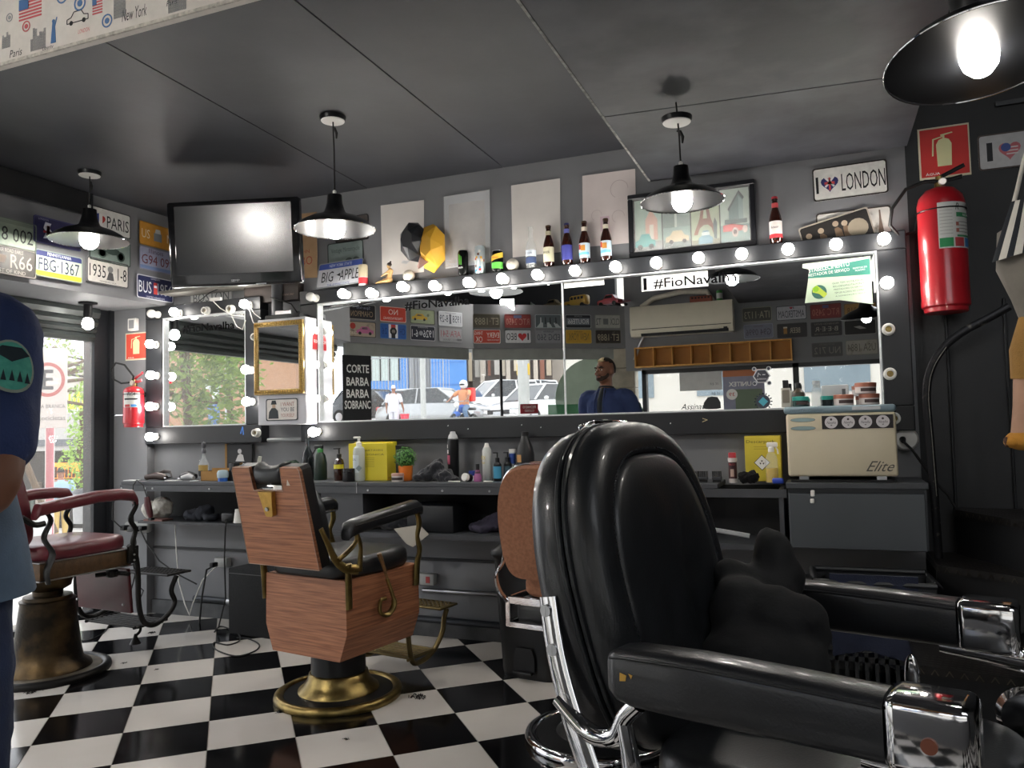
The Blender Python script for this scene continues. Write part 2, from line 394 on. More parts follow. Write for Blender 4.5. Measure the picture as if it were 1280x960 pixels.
# left plate band over the glazing, with its underside
def band(a, b, name, th, z0=SB, z1=ST, out=None):
    d = (b-a).normalized(); nn = V((d.y, -d.x, 0)) if out is None else out      # towards outside
    m = MB(); A, B_ = a.copy(), b.copy()
    m.prism([(A.x, A.y), (B_.x, B_.y), (B_.x+nn.x*th, B_.y+nn.y*th), (A.x+nn.x*th, A.y+nn.y*th)], z1-z0, TR((0, 0, z0)))
    return struct(name, m, GREYW)
m = MB().prism([(LX, WALL), (GX-.1, WALL), (GX-.1, C2.y-.3), (C2.x, C2.y), (LX-.04, 2.9)], CZ-SB, TR((0, 0, SB)))
bl = struct('wall_left', m, GREYW)
# louvre opening at the top of the band
MB().b2((LX-.004, 2.6, 2.545), (LX+.006, 3.455, 2.68)).build('vent_panel', DARKW, bl, world=True)
MB().b2((LX-.002, 2.6, 2.538), (LX+.014, 3.462, 2.548)).b2((LX-.002, 3.455, 2.545), (LX+.014, 3.465, 2.68)).build('vent_frame', GREYF, bl, world=True)
band(C2, CK, 'wall_front', .5, out=V((-.8, -.5, 0)).normalized()*-1*-1)
band(CK, C3, 'wall_front', .5, out=V((-.56, -.83, 0)))
# back wall above the ledge
struct('wall_front_upper', MB().prism([(C2.x-.35, C2.y-.1), (CK.x-.35, CK.y-.35), (C3.x-.2, C3.y-.4), (C3.x-.2, C3.y-.5), (CK.x-.45, CK.y-.5), (C2.x-.5, C2.y-.2)], 3.3-ST, TR((0, 0, ST))), DARKW)
struct('wall_left_upper', MB().b2((-4.8, 1.4, CZ), (-4.7, 2.13, 3.3)), DARKW)
# pale header above the glass
def alongS(a, b, off, z0, z1, th, t0=0, t1=1):
    d = (b-a); nn = V((d.y, -d.x, 0)).normalized(); 
    if nn.x+nn.y > 0: nn = -nn
    p = a+d*t0+nn*off; q = a+d*t1+nn*off
    return [(p.x, p.y), (q.x, q.y), (q.x+nn.x*th, q.y+nn.y*th), (p.x+nn.x*th, p.y+nn.y*th)], z0, z1
def addS(m, *a, **k):
    p, z0, z1 = alongS(*a, **k); return m.prism(p, z1-z0, TR((0, 0, z0)))
HDR = M('pale_header_paint', '#8f928e', .6, var=.08)
m = MB(); addS(m, C2, CK, .10, 1.95, SB, .06); addS(m, CK, C3, .10, 1.95, SB, .06); struct('trim_3', m, HDR)
# shop-front glass in sheets
win = thing('window_1', None, None, (C2.x, C2.y, 0), kind='structure')
def pane(a, b, t0, t1, z0=.02, z1=1.95, off=.12, parent=win):
    m = MB(); addS(m, a, b, off, z0, z1, .008, t0, t1); return m.build('glass_pane', GLASS, parent, world=True, smooth=0)
pane(C2, CK, 0, .5); pane(C2, CK, .505, 1); pane(CK, C3, 0, .42); pane(CK, C3, .43, .96)
m = MB(); addS(m, CK, C3, .11, .02, 1.95, .03, .175, .19); m.build('mullion', GREYF, win, world=True)
m = MB(); addS(m, C2, CK, .10, .0, .04, .05, 0, 1); addS(m, CK, C3, .10, .0, .04, .05, 0, 1); m.build('sill', GREYF, win, world=True)
# corner column in pale stone
STONE = M('pale_stone', '#a49c8b', .6, col2='#7d776a', scale=6, bump=.2)
m = MB()
col = thing('trim_4', None, None, (-2.15, TY-.05, 0), kind='structure')
for k in range(9):
    MB().rbox((-2.14, TY-.12, .115+k*.23), (.30, .20, .226), .006, 1).build('stone_block', STONE, col, world=True)
# wall behind the camera with the long window
BZ0, BZ1, BX0, BX1 = .62, 1.80, -1.90, 1.6
m = MB().b2((C3.x, TY-.12, BZ1), (2.6, TY, SZ)).b2((C3.x+.1, TY-.12, -.02), (2.6, TY, BZ0)).b2((BX1, TY-.12, BZ0), (2.6, TY, BZ1)).b2((C3.x, TY-.12, SZ), (-.76, TY, 3.3))
struct('wall_camera_side', m, GREYW)
w2 = thing('window_2', None, None, (-.1, TY, BZ0), kind='structure')
m = MB().b2((BX0, TY-.09, BZ1-.045), (BX1, TY+.012, BZ1)).b2((BX0, TY-.09, BZ0), (BX0+.05, TY+.012, BZ1)).b2((BX0, TY-.09, BZ0), (BX1, TY+.012, BZ0+.04)).b2((BX1-.05, TY-.09, BZ0), (BX1, TY+.012, BZ1))
m.build('window_frame', GREYF, w2, world=True)
xm = Mp(995, 470, TY).x
MB().b2((xm-.03, TY-.09, BZ0), (xm+.03, TY+.012, BZ1)).build('mullion', BLACKM, w2, world=True)
MB().b2((BX0, TY-.05, BZ0), (BX1, TY-.044, BZ1)).build('glass_pane', GLASS, w2, world=True)
# left glazing: shutter box slats, glass, rail
w3 = thing('window_3', None, None, (GX, 2.8, 0), kind='structure')
SHUT = M('shutter_green_grey', '#3a3f3e', .45, .3, var=.12)
for k, (z0, z1, xo) in enumerate(((2.00, 2.065, .05), (1.945, 1.997, .03), (1.90, 1.942, .015), (1.845, 1.897, 0))):
    MB().prism([(0, z0), (.05, z0), (.062, (z0+z1)/2), (.05, z1), (0, z1)], 2.5, frame((GX-.03+xo, 3.915, 0), (1, 0, 0), (0, 0, 1))).build('shutter_slat', SHUT, w3, world=True)
MB().b2((GX-.006, 1.5, .03), (GX, 3.915, 1.845)).build('glass_pane', GLASS, w3, world=True)
MB().b2((GX-.03, 1.5, 0), (GX+.02, 3.915, .03)).build('sill', GREYF, w3, world=True)
# ground outside: level by the shop, climbing away behind
ASPH = M('pale_pavement', '#b9b6b0', .9, var=.08, scale=2)
pts = [(60, -4.4), (20, -1.4), (3.0, -.02), (1.0, 0), (-2, .12), (-10, .72), (-20, 1.5), (-60, 4.0)]
m = MB(); vs = []; 
for y, z in pts:
    for x in (-60, 20): vs.append((x, y, z-.13))
# leave out the shop footprint by dropping the ground below the floor slab
m.add(vs, [(2*i, 2*i+2, 2*i+3, 2*i+1) for i in range(len(pts)-1)]); struct('ground', m, ASPH)
# ================================================================ LAMPS AND MIRRORS
def emis(name, col, st):
    m = bpy.data.materials.new(name); m.use_nodes = True; b = m.node_tree.nodes['Principled BSDF']
    b.inputs['Base Color'].default_value = lin(col); b.inputs['Emission Color'].default_value = lin(col); b.inputs['Emission Strength'].default_value = st
    return m
BULBM = emis('lit_bulb', '#fffaf3', BULB_STRENGTH); PENDM = emis('lit_pendant_bulb', '#fff9f0', PENDANT_STRENGTH)
OFFB = M('unlit_bulb_glass', '#d9d8d2', .25, 0, .03)
def bulb_geo(T, r=.029):
    b = MB(T).lathe([(.013, .020), (.015, .030), (r*.86, .043), (r, .058), (r*.9, .074), (r*.55, .085), (0, .089)], n=16)
    s = MB(T).lathe([(.024, 0), (.024, .012), (.019, .016), (.019, .034), (.015, .036)], n=14)
    return b, s
def wall_bulb(parent, px, py, y, state='lit'):
    p = Yp(px, py, y-.062 if state != 'socket' else y-.03)
    T = frame((p.x, y, p.z), (1, 0, 0), (0, 0, 1)) if 0 else Matrix(((1, 0, 0, p.x), (0, 0, -1, y), (0, 1, 0, p.z), (0, 0, 0, 1)))
    if state == 'socket':
        o = MB(T).lathe([(.029, 0), (.029, .008), (.023, .012), (.023, .034), (.0155, .034), (.0155, .012), (0, .010)], n=18).build('lamp_socket', WHITEP, parent, world=True)
        MB(T).lathe([(.0145, .0105), (.0145, .012), (.006, .0125), (.006, .020), (0, .020)], n=12).build('contact', BRASS, o, world=True)
        return
    b, s = bulb_geo(T)
    o = b.build('bulb', BULBM if state == 'lit' else OFFB, parent, world=True)
    s.build('lamp_socket', WHITEP, o, world=True)
    if state == 'off': o['label'] = 'unlit frosted bulb'
FY = 4.04      # front of the mirror frame boards
def mirror_thing(name, label, x0, x1, fx0, fx1, z0=1.25, z1=1.985, fz0=1.135, fz1=2.07, fy=FY, split=None):
    t = thing(name, label, 'mirror', ((fx0+fx1)/2, WALL-.01, fz0))
    m = MB(); 
    m.rbox(((fx0+fx1)/2, (fy+WALL)/2, (z1+fz1)/2), (fx1-fx0, WALL-fy, fz1-z1), .004, 1)
    m.build('top_board', GREYF, t, world=True)
    MB().rbox(((fx0+fx1)/2, (fy+WALL)/2, (z0+fz0)/2), (fx1-fx0, WALL-fy, z0-fz0), .004, 1).build('bottom_board', GREYF, t, world=True)
    MB().rbox(((fx0+x0)/2, (fy+WALL)/2+.001, (z0+z1)/2), (x0-fx0, WALL-fy-.002, z1-z0-.001), .004, 1).build('side_board', GREYF, t, world=True)
    MB().rbox(((fx1+x1)/2, (fy+WALL)/2+.001, (z0+z1)/2), (fx1-x1, WALL-fy-.002, z1-z0-.001), .004, 1).build('side_board', GREYF, t, world=True)
    cuts = [x0]+(split or [])+[x1]
    for k in range(len(cuts)-1):
        MB().b2((cuts[k]+.0015, MIR, z0), (cuts[k+1]-.0015, MIR+.006, z1)).build('mirror_pane', MIRRM, t, world=True, smooth=0)
    ed = M('silvered_edge', '#c9ccce', .3, .4, .1, scale=50)
    m = MB(); e = .007
    m.b2((x0, fy+.006, z0), (x0+e, MIR, z1)).b2((x1-e, fy+.006, z0), (x1, MIR, z1)).b2((x0+e, fy+.006, z1-e), (x1-e, MIR, z1)).b2((x0+e, fy+.006, z0), (x1-e, MIR, z0+e))
    for q in (split or []): m.b2((q-.004, MIR-.006, z0+e), (q+.004, MIR, z1-e))
    m.build('edge_strip', ed, t, world=True)
    return t
xs1 = Yp(704, 400, MIR).x
mir = mirror_thing('vanity_mirror', 'long wall mirror in a dark grey board frame ringed with round bulbs above the counter', -2.875, .272, -3.005, .398, split=[xs1])
for px, py in ((428, 367), (463, 366), (502, 358), (542, 357), (585, 353), (627, 348), (671, 343), (718, 338), (769, 333), (820, 328), (873, 322), (927, 317), (985, 311), (1045, 305), (1105, 298), (1109, 353), (388, 412), (389, 455), (390, 498), (391, 540)): wall_bulb(mir, px, py, FY)
wall_bulb(mir, 388, 371, FY, 'off')
for px, py in ((1111, 411), (1113, 467), (1118, 523)): wall_bulb(mir, px, py, FY, 'socket')
mr2 = mirror_thing('vanity_mirror', 'small square wall mirror with bulbs on its dark frame, left of the gold mirror', Yp(207, 450, MIR).x, Yp(310, 450, MIR).x, -4.275, Yp(326, 450, FY).x)
for px, py in ((217, 390), (305, 380), (307, 462), (308, 502), (187, 430), (188, 469), (187, 508), (187, 546)):
    wall_bulb(mr2, px, py, FY)
wall_bulb(mr2, 189, 392, FY, 'off')
for px, py in ((255, 388), (286, 386), (317, 421), (318, 541)): wall_bulb(mr2, px, py, FY, 'socket')
# lettering stickers on the mirrors (flat vinyl in front of the glass)
def WT(px, py, y): p = Yp(px, py, y); return frame(p, (1, 0, 0), (0, 0, 1))
VIN = M('matt_black_vinyl', '#0a0a0c', .9, spec=.05); VINW = flat('#e6e6e2')
def wtext(parent, s, px0, px1, py, y, h, mat, **k):
    a = Yp(px0, py, y); b = Yp(px1, py, y); c = (a+b)/2; c.z = a.z if 'z' not in k else k.pop('z')
    T = MW[parent].inverted() @ frame(((a.x+b.x)/2, y, a.z), (1, 0, 0), (0, 0, 1))
    return text(parent, s, T, abs(b.x-a.x), h, mat, **k)
zt = 1.925
for parent, xa, xb in ((mir, Yp(506, 382, MIR).x, Yp(587, 382, MIR).x), (mir, Yp(817, 353, MIR).x, Yp(922, 353, MIR).x), (mr2, Yp(228, 405, MIR).x, Yp(293, 405, MIR).x)):
    zz = zt if parent is mir else Yp(260, 409, MIR).z
    text(parent, '#FioNavalha', MW[parent].inverted() @ frame(((xa+xb)/2, MIR-.001, zz), (1, 0, 0), (0, 0, 1)), abs(xb-xa), .055, VIN, stroke=.012)
a, b = Yp(802, 357, MIR), Yp(885, 345, MIR)
m = MB().b2((a.x, MIR-.0014, zt-.035), (b.x, MIR-.0004, zt+.045)); m.build('white_sticker_strip', VINW, mir, world=True)
MB().b2((a.x+.01, MIR-.0022, zt-.028), (a.x+.028, MIR-.0012, zt+.035)).build('sticker_mark', VIN, mir, world=True)
a, b = Yp(742, 350, MIR), Yp(755, 350, MIR)
MB().b2((Yp(705, 350, MIR).x, MIR-.0014, zt+.02), (Yp(755, 350, MIR).x, MIR-.0004, zt+.052)).build('white_sticker_strip', VINW, mir, world=True)
# brown tape mark and tiny labels on the frame
a = Yp(881, 525, FY); L = [[(-.011, .010), (-.011, .0065), (.013, -.0015), (.013, .002)], [(-.013, -.011), (-.013, -.0075), (.013, .002), (.013, -.0015)]]
polys(mir, L, MW[mir].inverted() @ frame((a.x, FY, a.z), (1, 0, 0), (0, 0, 1)), flat('#c9b58a'), 'tape_mark')
for px, py in ((838, 529), (560, 532), (585, 536), (652, 531), (676, 534)):
    a = Yp(px, py, FY); poly(mir, [(-.004, -.004), (.004, -.003), (.003, .004), (-.002, .001)], MW[mir].inverted() @ frame((a.x, FY, a.z), (1, 0, 0), (0, 0, 1)), flat('#c5c5c2'), 'paint_chip')
# round vinyl badges on the mirror
def badge(px, py, r, kind):
    a = Yp(px, py, MIR); T = MW[mir].inverted() @ frame((a.x, MIR-.0004, a.z), (1, 0, 0), (0, 0, 1))
    if kind == 'hex':
        o = poly(mir, [(r*cos(pi/3*k), r*.92*sin(pi/3*k)) for k in range(6)], T, flat('#c9c8cc'), 'hexagon_badge')
        poly(o, [(r*.86*cos(pi/3*k), r*.8*sin(pi/3*k)) for k in range(6)], T @ TR((0, 0, .0008)), flat('#3a3b45'), 'badge_face')
        for sx in (-1, 1):
            for sy in (-1, 1):
                poly(o, circ(r*.26, 12, sx*r*.82, sy*r*.86), T, flat('#c9c8cc'), 'badge_ring'); poly(o, circ(r*.18, 12, sx*r*.82, sy*r*.86), T @ TR((0, 0, .0008)), flat('#3a3b45'), 'badge_dot')
        polys(o, [[(-.5*r, -.1*r), (-.38*r, .4*r), (-.3*r, .4*r), (-.42*r, -.1*r)], [(-.36*r, .4*r), (-.1*r, .15*r), (-.1*r, .05*r), (-.38*r, .3*r)], rect(.1*r, .1*r, .42*r, .2*r)], T @ TR((0, 0, .0016)), flat('#c9c8cc'), 'badge_emblem')
        text(o, 'BARBEARIA', T @ TR((0, -.35*r, .0017)), r*1.1, r*.2, flat('#c9c8cc'))
    else:
        o = poly(mir, circ(r*.8, 24), T, flat('#343a45'), 'round_badge')
        poly(o, [(0, r*.55), (r*.55, 0), (0, -r*.55), (-r*.55, 0)], T @ TR((0, 0, .0008)), flat('#4aa3b5'), 'badge_diamond')
        polys(o, [[tuple(V((cos(a_-.09), sin(a_-.09)))*r*.84), tuple(V((cos(a_+.09), sin(a_+.09)))*r*.84), tuple(V((cos(a_+.06), sin(a_+.06)))*r*1.04), tuple(V((cos(a_-.06), sin(a_-.06)))*r*1.04)] for a_ in (k*pi/8 for k in range(16))], T, flat('#343a45'), 'badge_rays')
badge(952, 470, .042, 'hex'); badge(954, 502, .042, 'round')
# dark bow tie shaped vinyl
a = Yp(890, 503, MIR)
o = poly(mir, [(-.045, -.03), (-.04, 0), (-.02, .026), (0, .03), (.028, .026), (.042, .0), (.043, -.03), (.02, -.034), (-.02, -.034)], MW[mir].inverted() @ frame((a.x, MIR-.0004, a.z), (1, 0, 0), (0, 0, 1)), flat('#1a1b1e'), 'vinyl_mask')
text(mir, 'Assinatura', MW[mir].inverted() @ frame((Yp(872, 508, MIR).x, MIR-.0004, a.z-.018), (1, 0, 0), (0, 0, 1)), .17, .03, INK, shear=.4)
# printed notice taped over the corner of the glass
nt = thing('paper_notice', 'pale green printed notice taped over the top right corner of the long mirror', 'notice', Yp(1050, 378, MIR-.002))
q = [Yp(*p, MIR-.002) for p in ((1006, 379), (1009, 358), (1012, 337), (1003, 335), (1003, 330), (1088, 320), (1091, 380), (1050, 375))]
c0 = nt.location.copy(); NT = frame((0, 0, 0), (1, 0, 0), (0, 0, 1))
pl = lambda ps: [((p-c0).x, (p-c0).z) for p in ps]
poly(nt, pl(q), NT, flat('#c9dcc0'), 'paper_sheet')
q = [Yp(*p, MIR-.002) for p in ((1010, 348), (1013, 337), (1087, 323), (1088, 343))]
poly(nt, pl(q), NT @ TR((0, 0, .001)), flat('#3d8574'), 'green_banner')
def nt_text(s, px, py, w_, h_, mt, r_=0):
    p = Yp(px, py, MIR-.002)-c0; text(nt, s, frame((p.x, 0, p.z), (cos(r_), 0, sin(r_)), (-sin(r_), 0, cos(r_))) @ TR((0, 0, .002)), w_, h_, mt)
nt_text('STABELECIMENTO', 1036, 334, .185, .022, VINW, .09); nt_text('RESTADOR DE SERVIÇO', 1036, 341, .185, .018, VINW, .07)
nt_text('PREFEITURA DO\nMUNICIPIO', 1075, 336, .062, .02, VINW, .07)
for k, s in enumerate(('GUIA TEM NOTA FISCAL', 'RIO-DENANOTA-FONTE', 'PRESTADORES DE SERVIÇOS', 'TEM UM ACORDO NO COMBATE', 'A SONEGAÇÃO FISCAL')): nt_text(s, 1060+k, 352+k*4, .14, .009, flat('#4c6656'), .05)
p = Yp(1024, 365, MIR-.002)-c0; NT2 = frame((p.x, 0, p.z), (1, 0, 0), (0, 0, 1))
poly(nt, circ(.034), NT2 @ TR((0, 0, .001)), flat('#3d6f63'), 'leaf_badge'); poly(nt, [(-.03, .02), (-.01, .033), (.005, .02), (.036, -.012), (.02, -.03), (0, -.01), (-.03, .0)], NT2 @ TR((0, 0, .0018)), flat('#b9cf4c'), 'leaf_badge')
poly(nt, circ(.013, 14, -.014, .014), NT2 @ TR((0, 0, .0026)), flat('#8ac02c'), 'badge_dot')

# ---- pendant lamps
SHADEO = M('black_enamel_shade', '#151618', .3, .4, .1, coat=.3); SHADEI = M('shade_inner_metal', '#141416', .35, .2, .1, bump=.05)
def pendant(name, label, top, hang, R_, zr, tilt=0, disc=True, discz=None, ax=0):
    """top: cord attachment; R_: rim radius; zr: rim height; the shade is one spun sheet"""
    x, y = hang
    t = thing(name, label, 'lamp', (top[0], top[1], top[2]))
    T = TR((x, y, zr)) @ Matrix.Rotation(tilt, 4, V((cos(ax), sin(ax), 0)))
    s = R_/.19
    prof = [(.19*s, 0), (.186*s, .004), (.16*s, .030*s), (.12*s, .052*s), (.075*s, .068*s), (.052*s, .080*s), (.044*s, .100*s), (.037*s, .125*s), (.034*s, .165*s), (0.006, .172*s)]
    MB(T).lathe(prof, n=48).build('shade', SHADEO, t, world=True, smooth=60)
    pi_ = [(.188*s, .001), (.157*s, .026*s), (.117*s, .048*s), (.072*s, .063*s), (.048*s, .078*s), (.040*s, .1*s), (0, .103*s)]
    MB(T).lathe(pi_, n=48).build('shade_lining', SHADEI, t, world=True, smooth=60)
    MB(T).tube([(.1895*s*cos(2*pi*k/48), .1895*s*sin(2*pi*k/48), 0) for k in range(49)], .0022, 6, caps=False).build('rim_wire', CHROME, t, world=True)
    br = .045*s if disc else .037
    MB(T).lathe([(0, -.045*s), (br*.5, -.040*s), (br*.87, -.022*s), (br, 0.0), (br*.9, .022*s), (br*.6, .045*s), (.017, .075*s), (.017, .098*s)], n=24).build('bulb', PENDM, t, world=True)
    MB(T).lathe([(.008, .165*s), (.009, .185*s), (.004, .19*s)], n=10).build('cable_gland', WHITEP, t, world=True)
    tp = T @ V((0, 0, .18*s))
    MB().tube([top, tuple((V(top)+tp)/2+V((.002, .001, 0))), tuple(tp)], .0035, 6).build('cord', BLACKR, t, world=True)
    if disc:
        dz = discz or top[2]
        dm = MB().lathe([(.062, 0), (.062, -.006), (.058, -.020), (.02, -.024), (0, -.024)], (top[0], top[1], dz), n=28).build('ceiling_rose', BLACKM, t, world=True)
        MB().lathe([(.056, -.0205), (.054, -.0235), (.021, -.0255), (0, -.0255)], (top[0], top[1], dz), n=28).build('rose_cover', WHITEP, dm, world=True)
        MB().tube([(top[0], top[1], dz-.055), (top[0]+.012, top[1]-.003, dz-.06), (top[0]+.022, top[1]-.004, dz-.085), (top[0]+.02, top[1]-.003, dz-.11)], [.004, .007, .007, .003], 7).build('cord_knot', BLACKR, t, world=True)
    return t
def vp(top, px, py): # point below a ceiling point seen at pixel py
    d = (V(top)-V((0, 0, H))).dot(V((cF.x, cF.y, 0)).normalized()); r = ray(px, py); k = d/V((r.x, r.y, 0)).dot(V((cF.x, cF.y, 0)).normalized()); return V((0, 0, H))+r*k
t2 = Zp(416, 146, CZ); z2 = vp(t2, 418, 287).z; pendant('pendant_lamp', 'black shade pendant lamp hanging beside the television and the big apple plate', t2, (t2.x+.005, t2.y), .188, z2)
t3 = Zp(845, 128, SZ); z3 = vp(t3, 848, 253).z; pendant('pendant_lamp', 'black shade pendant lamp hanging before the picture of four vintage cars', t3, (t3.x+.01, t3.y), .166, z3, discz=vp(t3, 844, 150).z+.01)
t1 = Zp(112, 215, CZ); z1 = vp(t1, 112, 301).z; pendant('pendant_lamp', 'black shade pendant lamp hanging over the licence plates on the left', t1, (t1.x, t1.y), .205, z1)
p4 = Dp(1224, 68, 1.62); t4 = V((p4.x, p4.y, SZ if p4.x < .43 else 4.2))
pendant('pendant_lamp', 'large black shade pendant lamp close overhead at the top right', t4, (p4.x, p4.y), .18, p4.z-.005, tilt=R(9), disc=False, ax=R(200))
t = COL.objects['pendant_lamp.003']; p = p4+V((.005, .01, .16)); MB().lathe([(.05, -.07), (.055, -.02), (.055, .09), (0, .09)], p, n=24).build('lamp_holder', BLACKM, t, world=True); p = Dp(1246, 12, 1.55); MB().lathe([(.014, -.028), (.018, .01), (.02, .02), (0, .022)], p, n=14).build('white_connector', WHITEP, t, world=True)
# white plastic clip on the fourth lamp's neck
# bare bulb under the plate band
tb = Zp(110, 378, SB); t = thing('ceiling_bulb', 'bare lit bulb on a black holder under the left plate band', 'lamp', tb)
MB().lathe([(.058, 0), (.056, -.012), (.02, -.016), (.02, -.02)], (tb.x, tb.y, tb.z), n=20).build('ceiling_rose', BLACKM, t, world=True)
MB().lathe([(.026, -.016), (.028, -.09), (.022, -.105)], (tb.x, tb.y, tb.z), n=16).build('lamp_socket', BLACKP, t, world=True)
MB().lathe([(.02, -.10), (.033, -.125), (.036, -.145), (.03, -.165), (.012, -.177), (0, -.178)], (tb.x, tb.y, tb.z), n=18).build('bulb', BULBM, t, world=True)
# two small recessed lamps under the front plate band, seen in the mirror
for (px, py), la in (((497, 434), 'small bright spot lamp under the plate band above the lettered glass'), ((730, 438), 'small bright spot lamp under the plate band above the pale green disc')):
    p = Mz(px, py, SB); MB().lathe([(.045, 0), (.045, -.012), (.036, -.018), (0, -.018)], (p.x, p.y, SB), n=18).build('spot_lamp', BULBM, None); o = bpy.context.scene.collection.objects[-1]; tag(o, la, 'lamp'); centre(o)
_o, _r = mray(634, 381) if 'mray' in globals() else (V((0, 2*MIR, H)), V((ray(634, 381).x, -ray(634, 381).y, ray(634, 381).z)))
_a, _b = CK, C3; _n = V(((_b-_a).y, -(_b-_a).x, 0)).normalized(); FLOOD = _o+_r*((_a-_o).dot(_n)/_r.dot(_n))
_f = (V((-1.6, 4.1, 1.4))-FLOOD).normalized()
t = thing('flood_lamp', 'small square white flood lamp over the plate band, glaring in the long mirror', 'lamp', mtx=frame(FLOOD, Z_.cross(_f) if 'Z_' in globals() else V((0, 0, 1)).cross(_f), None, _f))
MB().rbox((0, 0, -.03), (.17, .14, .05), .008, 2).box((0, 0, -.12), (.03, .03, .16)).build('housing', BLACKM, t); MB().rbox((0, 0, -.002), (.15, .12, .006), .002, 1).build('lens', emis('flood_light', '#fffaf4', 350), t)
# ================================================================ PLATES, POSTERS AND OTHER WALL THINGS
X_, Y_, Z_ = V((1, 0, 0)), V((0, 1, 0)), V((0, 0, 1))
def plate(c, right, label, base, border, items, w=.305, h=.155, roll=0, lean=0, group=None, cat='licence plate', name='licence_plate', worn=False):
    T = frame(c, right, Z_) @ Matrix.Rotation(roll, 4, 'Z') @ Matrix.Rotation(lean, 4, 'X')
    t = thing(name, label, cat, mtx=T, group=group)
    bm = MB().rbox((0, 0, .001), (w, h, .002), .0009, 1)
    rp = []
    r = .012
    for cx, cy, a0 in ((w/2-r, h/2-r, 0), (-w/2+r, h/2-r, 90), (-w/2+r, -h/2+r, 180), (w/2-r, -h/2+r, 270)):
        for k in range(4): a = R(a0+k*30); rp.append((cx+r*cos(a), cy+r*sin(a)))
    bp = M('plate_'+base, base, .45, .1, .08, scale=30, bump=.1) if not worn else M('plate_worn_'+base, base, .55, .1, col2='#6b655b', scale=14, contrast=(.55, .75))
    MB().prism(rp, .002).build('plate', bp, t)
    m = MB(); n = len(rp); f = 1-.012/w*2; q = .006
    ins = [(x*(1-2*q/w), y*(1-2*q/h)) for x, y in rp]
    vs = [(x, y, .002) for x, y in rp]+[(x, y, .0034) for x, y in rp]+[(x, y, .0034) for x, y in ins]+[(x, y, .002) for x, y in ins]
    fs = []
    for k in range(3):
        for i in range(n): j = (i+1) % n; fs.append((k*n+i, k*n+j, (k+1)*n+j, (k+1)*n+i))
    m.add(vs, fs); m.build('rim', flat(border), t, smooth=0)
    for it in items:
        k = it[0]
        if k == 't': text(t, it[1], TR((it[2]*w, it[3]*h, .0022)), it[4]*w, it[5]*h, flat(it[6]), name='embossed_text' if len(it[1]) > 2 else 'lettering')
        elif k == 'r': poly(t, rect((it[1]-it[3]/2)*w, (it[2]-it[4]/2)*h, (it[1]+it[3]/2)*w, (it[2]+it[4]/2)*h), TR((0, 0, .0021)), flat(it[5]), 'printed_field', .0004 if len(it) < 7 else it[6])
        elif k == 'heart':
            s = it[3]*h/.058
            poly(t, [(x+it[1]*w, y+it[2]*h) for x, y in heart(24, s*1.05)], TR((0, 0, .0021)), flat(it[4]), 'heart')
        elif k == 'p': poly(t, [(x*w, y*h) for x, y in it[1]], TR((0, 0, .0024)), flat(it[2]), it[3])
        elif k == 'c': poly(t, circ(it[3]*h, 16, it[1]*w, it[2]*h), TR((0, 0, .0026)), flat(it[4]), it[5] if len(it) > 5 else 'printed_dot')
    return t
W_, K_ = '#dcdbd6', '#1b1c20'
CARP = [(-.5, 0), (-.5, .25), (-.32, .32), (-.2, .55), (.2, .55), (.32, .32), (.5, .25), (.5, 0)]
def carp(cx, cy, sx, sy, colr, wheels=True):
    L = [('p', [(cx+x*sx, cy+y*sy) for x, y in CARP], colr, 'printed_car')]
    L += [('p', [(cx+x*sx, cy+y*sy) for x, y in ((-.16, .33), (-.13, .49), (.13, .49), (.2, .33))], '#3b4247', 'printed_glass')]
    if wheels: L += [('c', cx-.3*sx, cy, .13*sy, '#22211f', 'printed_wheel'), ('c', cx+.3*sx, cy, .13*sy, '#22211f', 'printed_wheel')]
    return L
# --- left band, facing +x; right of the reader points to +y
LR = V((0, 1, 0))
def Lp(px, py): p = Xp(px, py, LX+.001); return p
def Lplate(px, py, *a, **k): return plate(Lp(px, py), LR, *a, **k)
Lplate(13, 291, 'pale green licence plate reading 58 002 at the left frame edge', '#8d998a', '#6f7a70', [('t', '358 002', 0, -.05, .86, .5, K_), ('r', 0, .38, .9, .12, '#7b8579')])
Lplate(12, 326, 'dark worn licence plate ending in R66 under the 58 002 plate', '#3a3733', '#8b8780', [('t', 'R66', .22, 0, .42, .5, '#b8b4aa'), ('t', 'MOTHER ROAD EARLS', -.05, .36, .6, .13, '#b8b4aa'), ('t', 'LAST OF KIND', 0, -.37, .6, .13, '#b8b4aa'), ('p', [(-.4, -.1), (-.1, -.1), (-.06, .16), (-.3, .22)], '#7c6c60', 'printed_shape')])
Lplate(72, 292, 'dark blue plate with a flag filled island map', '#2a2a50', '#40406a', [('p', [(-.3, -.3), (-.12, -.25), (-.1, -.02), (-.18, .1), (-.14, .3), (-.26, .32), (-.3, .08), (-.24, -.05)], '#c9c9d4', 'printed_island'), ('p', [(-.24, -.22), (-.18, -.22), (-.17, .2), (-.23, .2)], '#b5343c', 'flag_stripe'), ('p', [(-.3, -.08), (-.12, -.08), (-.12, .0), (-.3, .0)], '#b5343c', 'flag_stripe'), ('t', 'United Kingdom', .2, .05, .44, .14, '#9696b0'), ('t', 'LONDON', -.3, .4, .2, .07, '#9696b0')])
Lplate(74, 333, 'pale green and yellow licence plate reading FBG 1367', '#b9c6b4', '#8d9a92', [('r', 0, .37, .97, .2, '#31386b'), ('r', 0, -.38, .97, .2, '#b8c035'), ('t', 'PENNSYLVANIA', 0, .38, .5, .12, '#dfe3ea'), ('t', 'FBG·1367', 0, -.03, .86, .46, '#252c4c')])
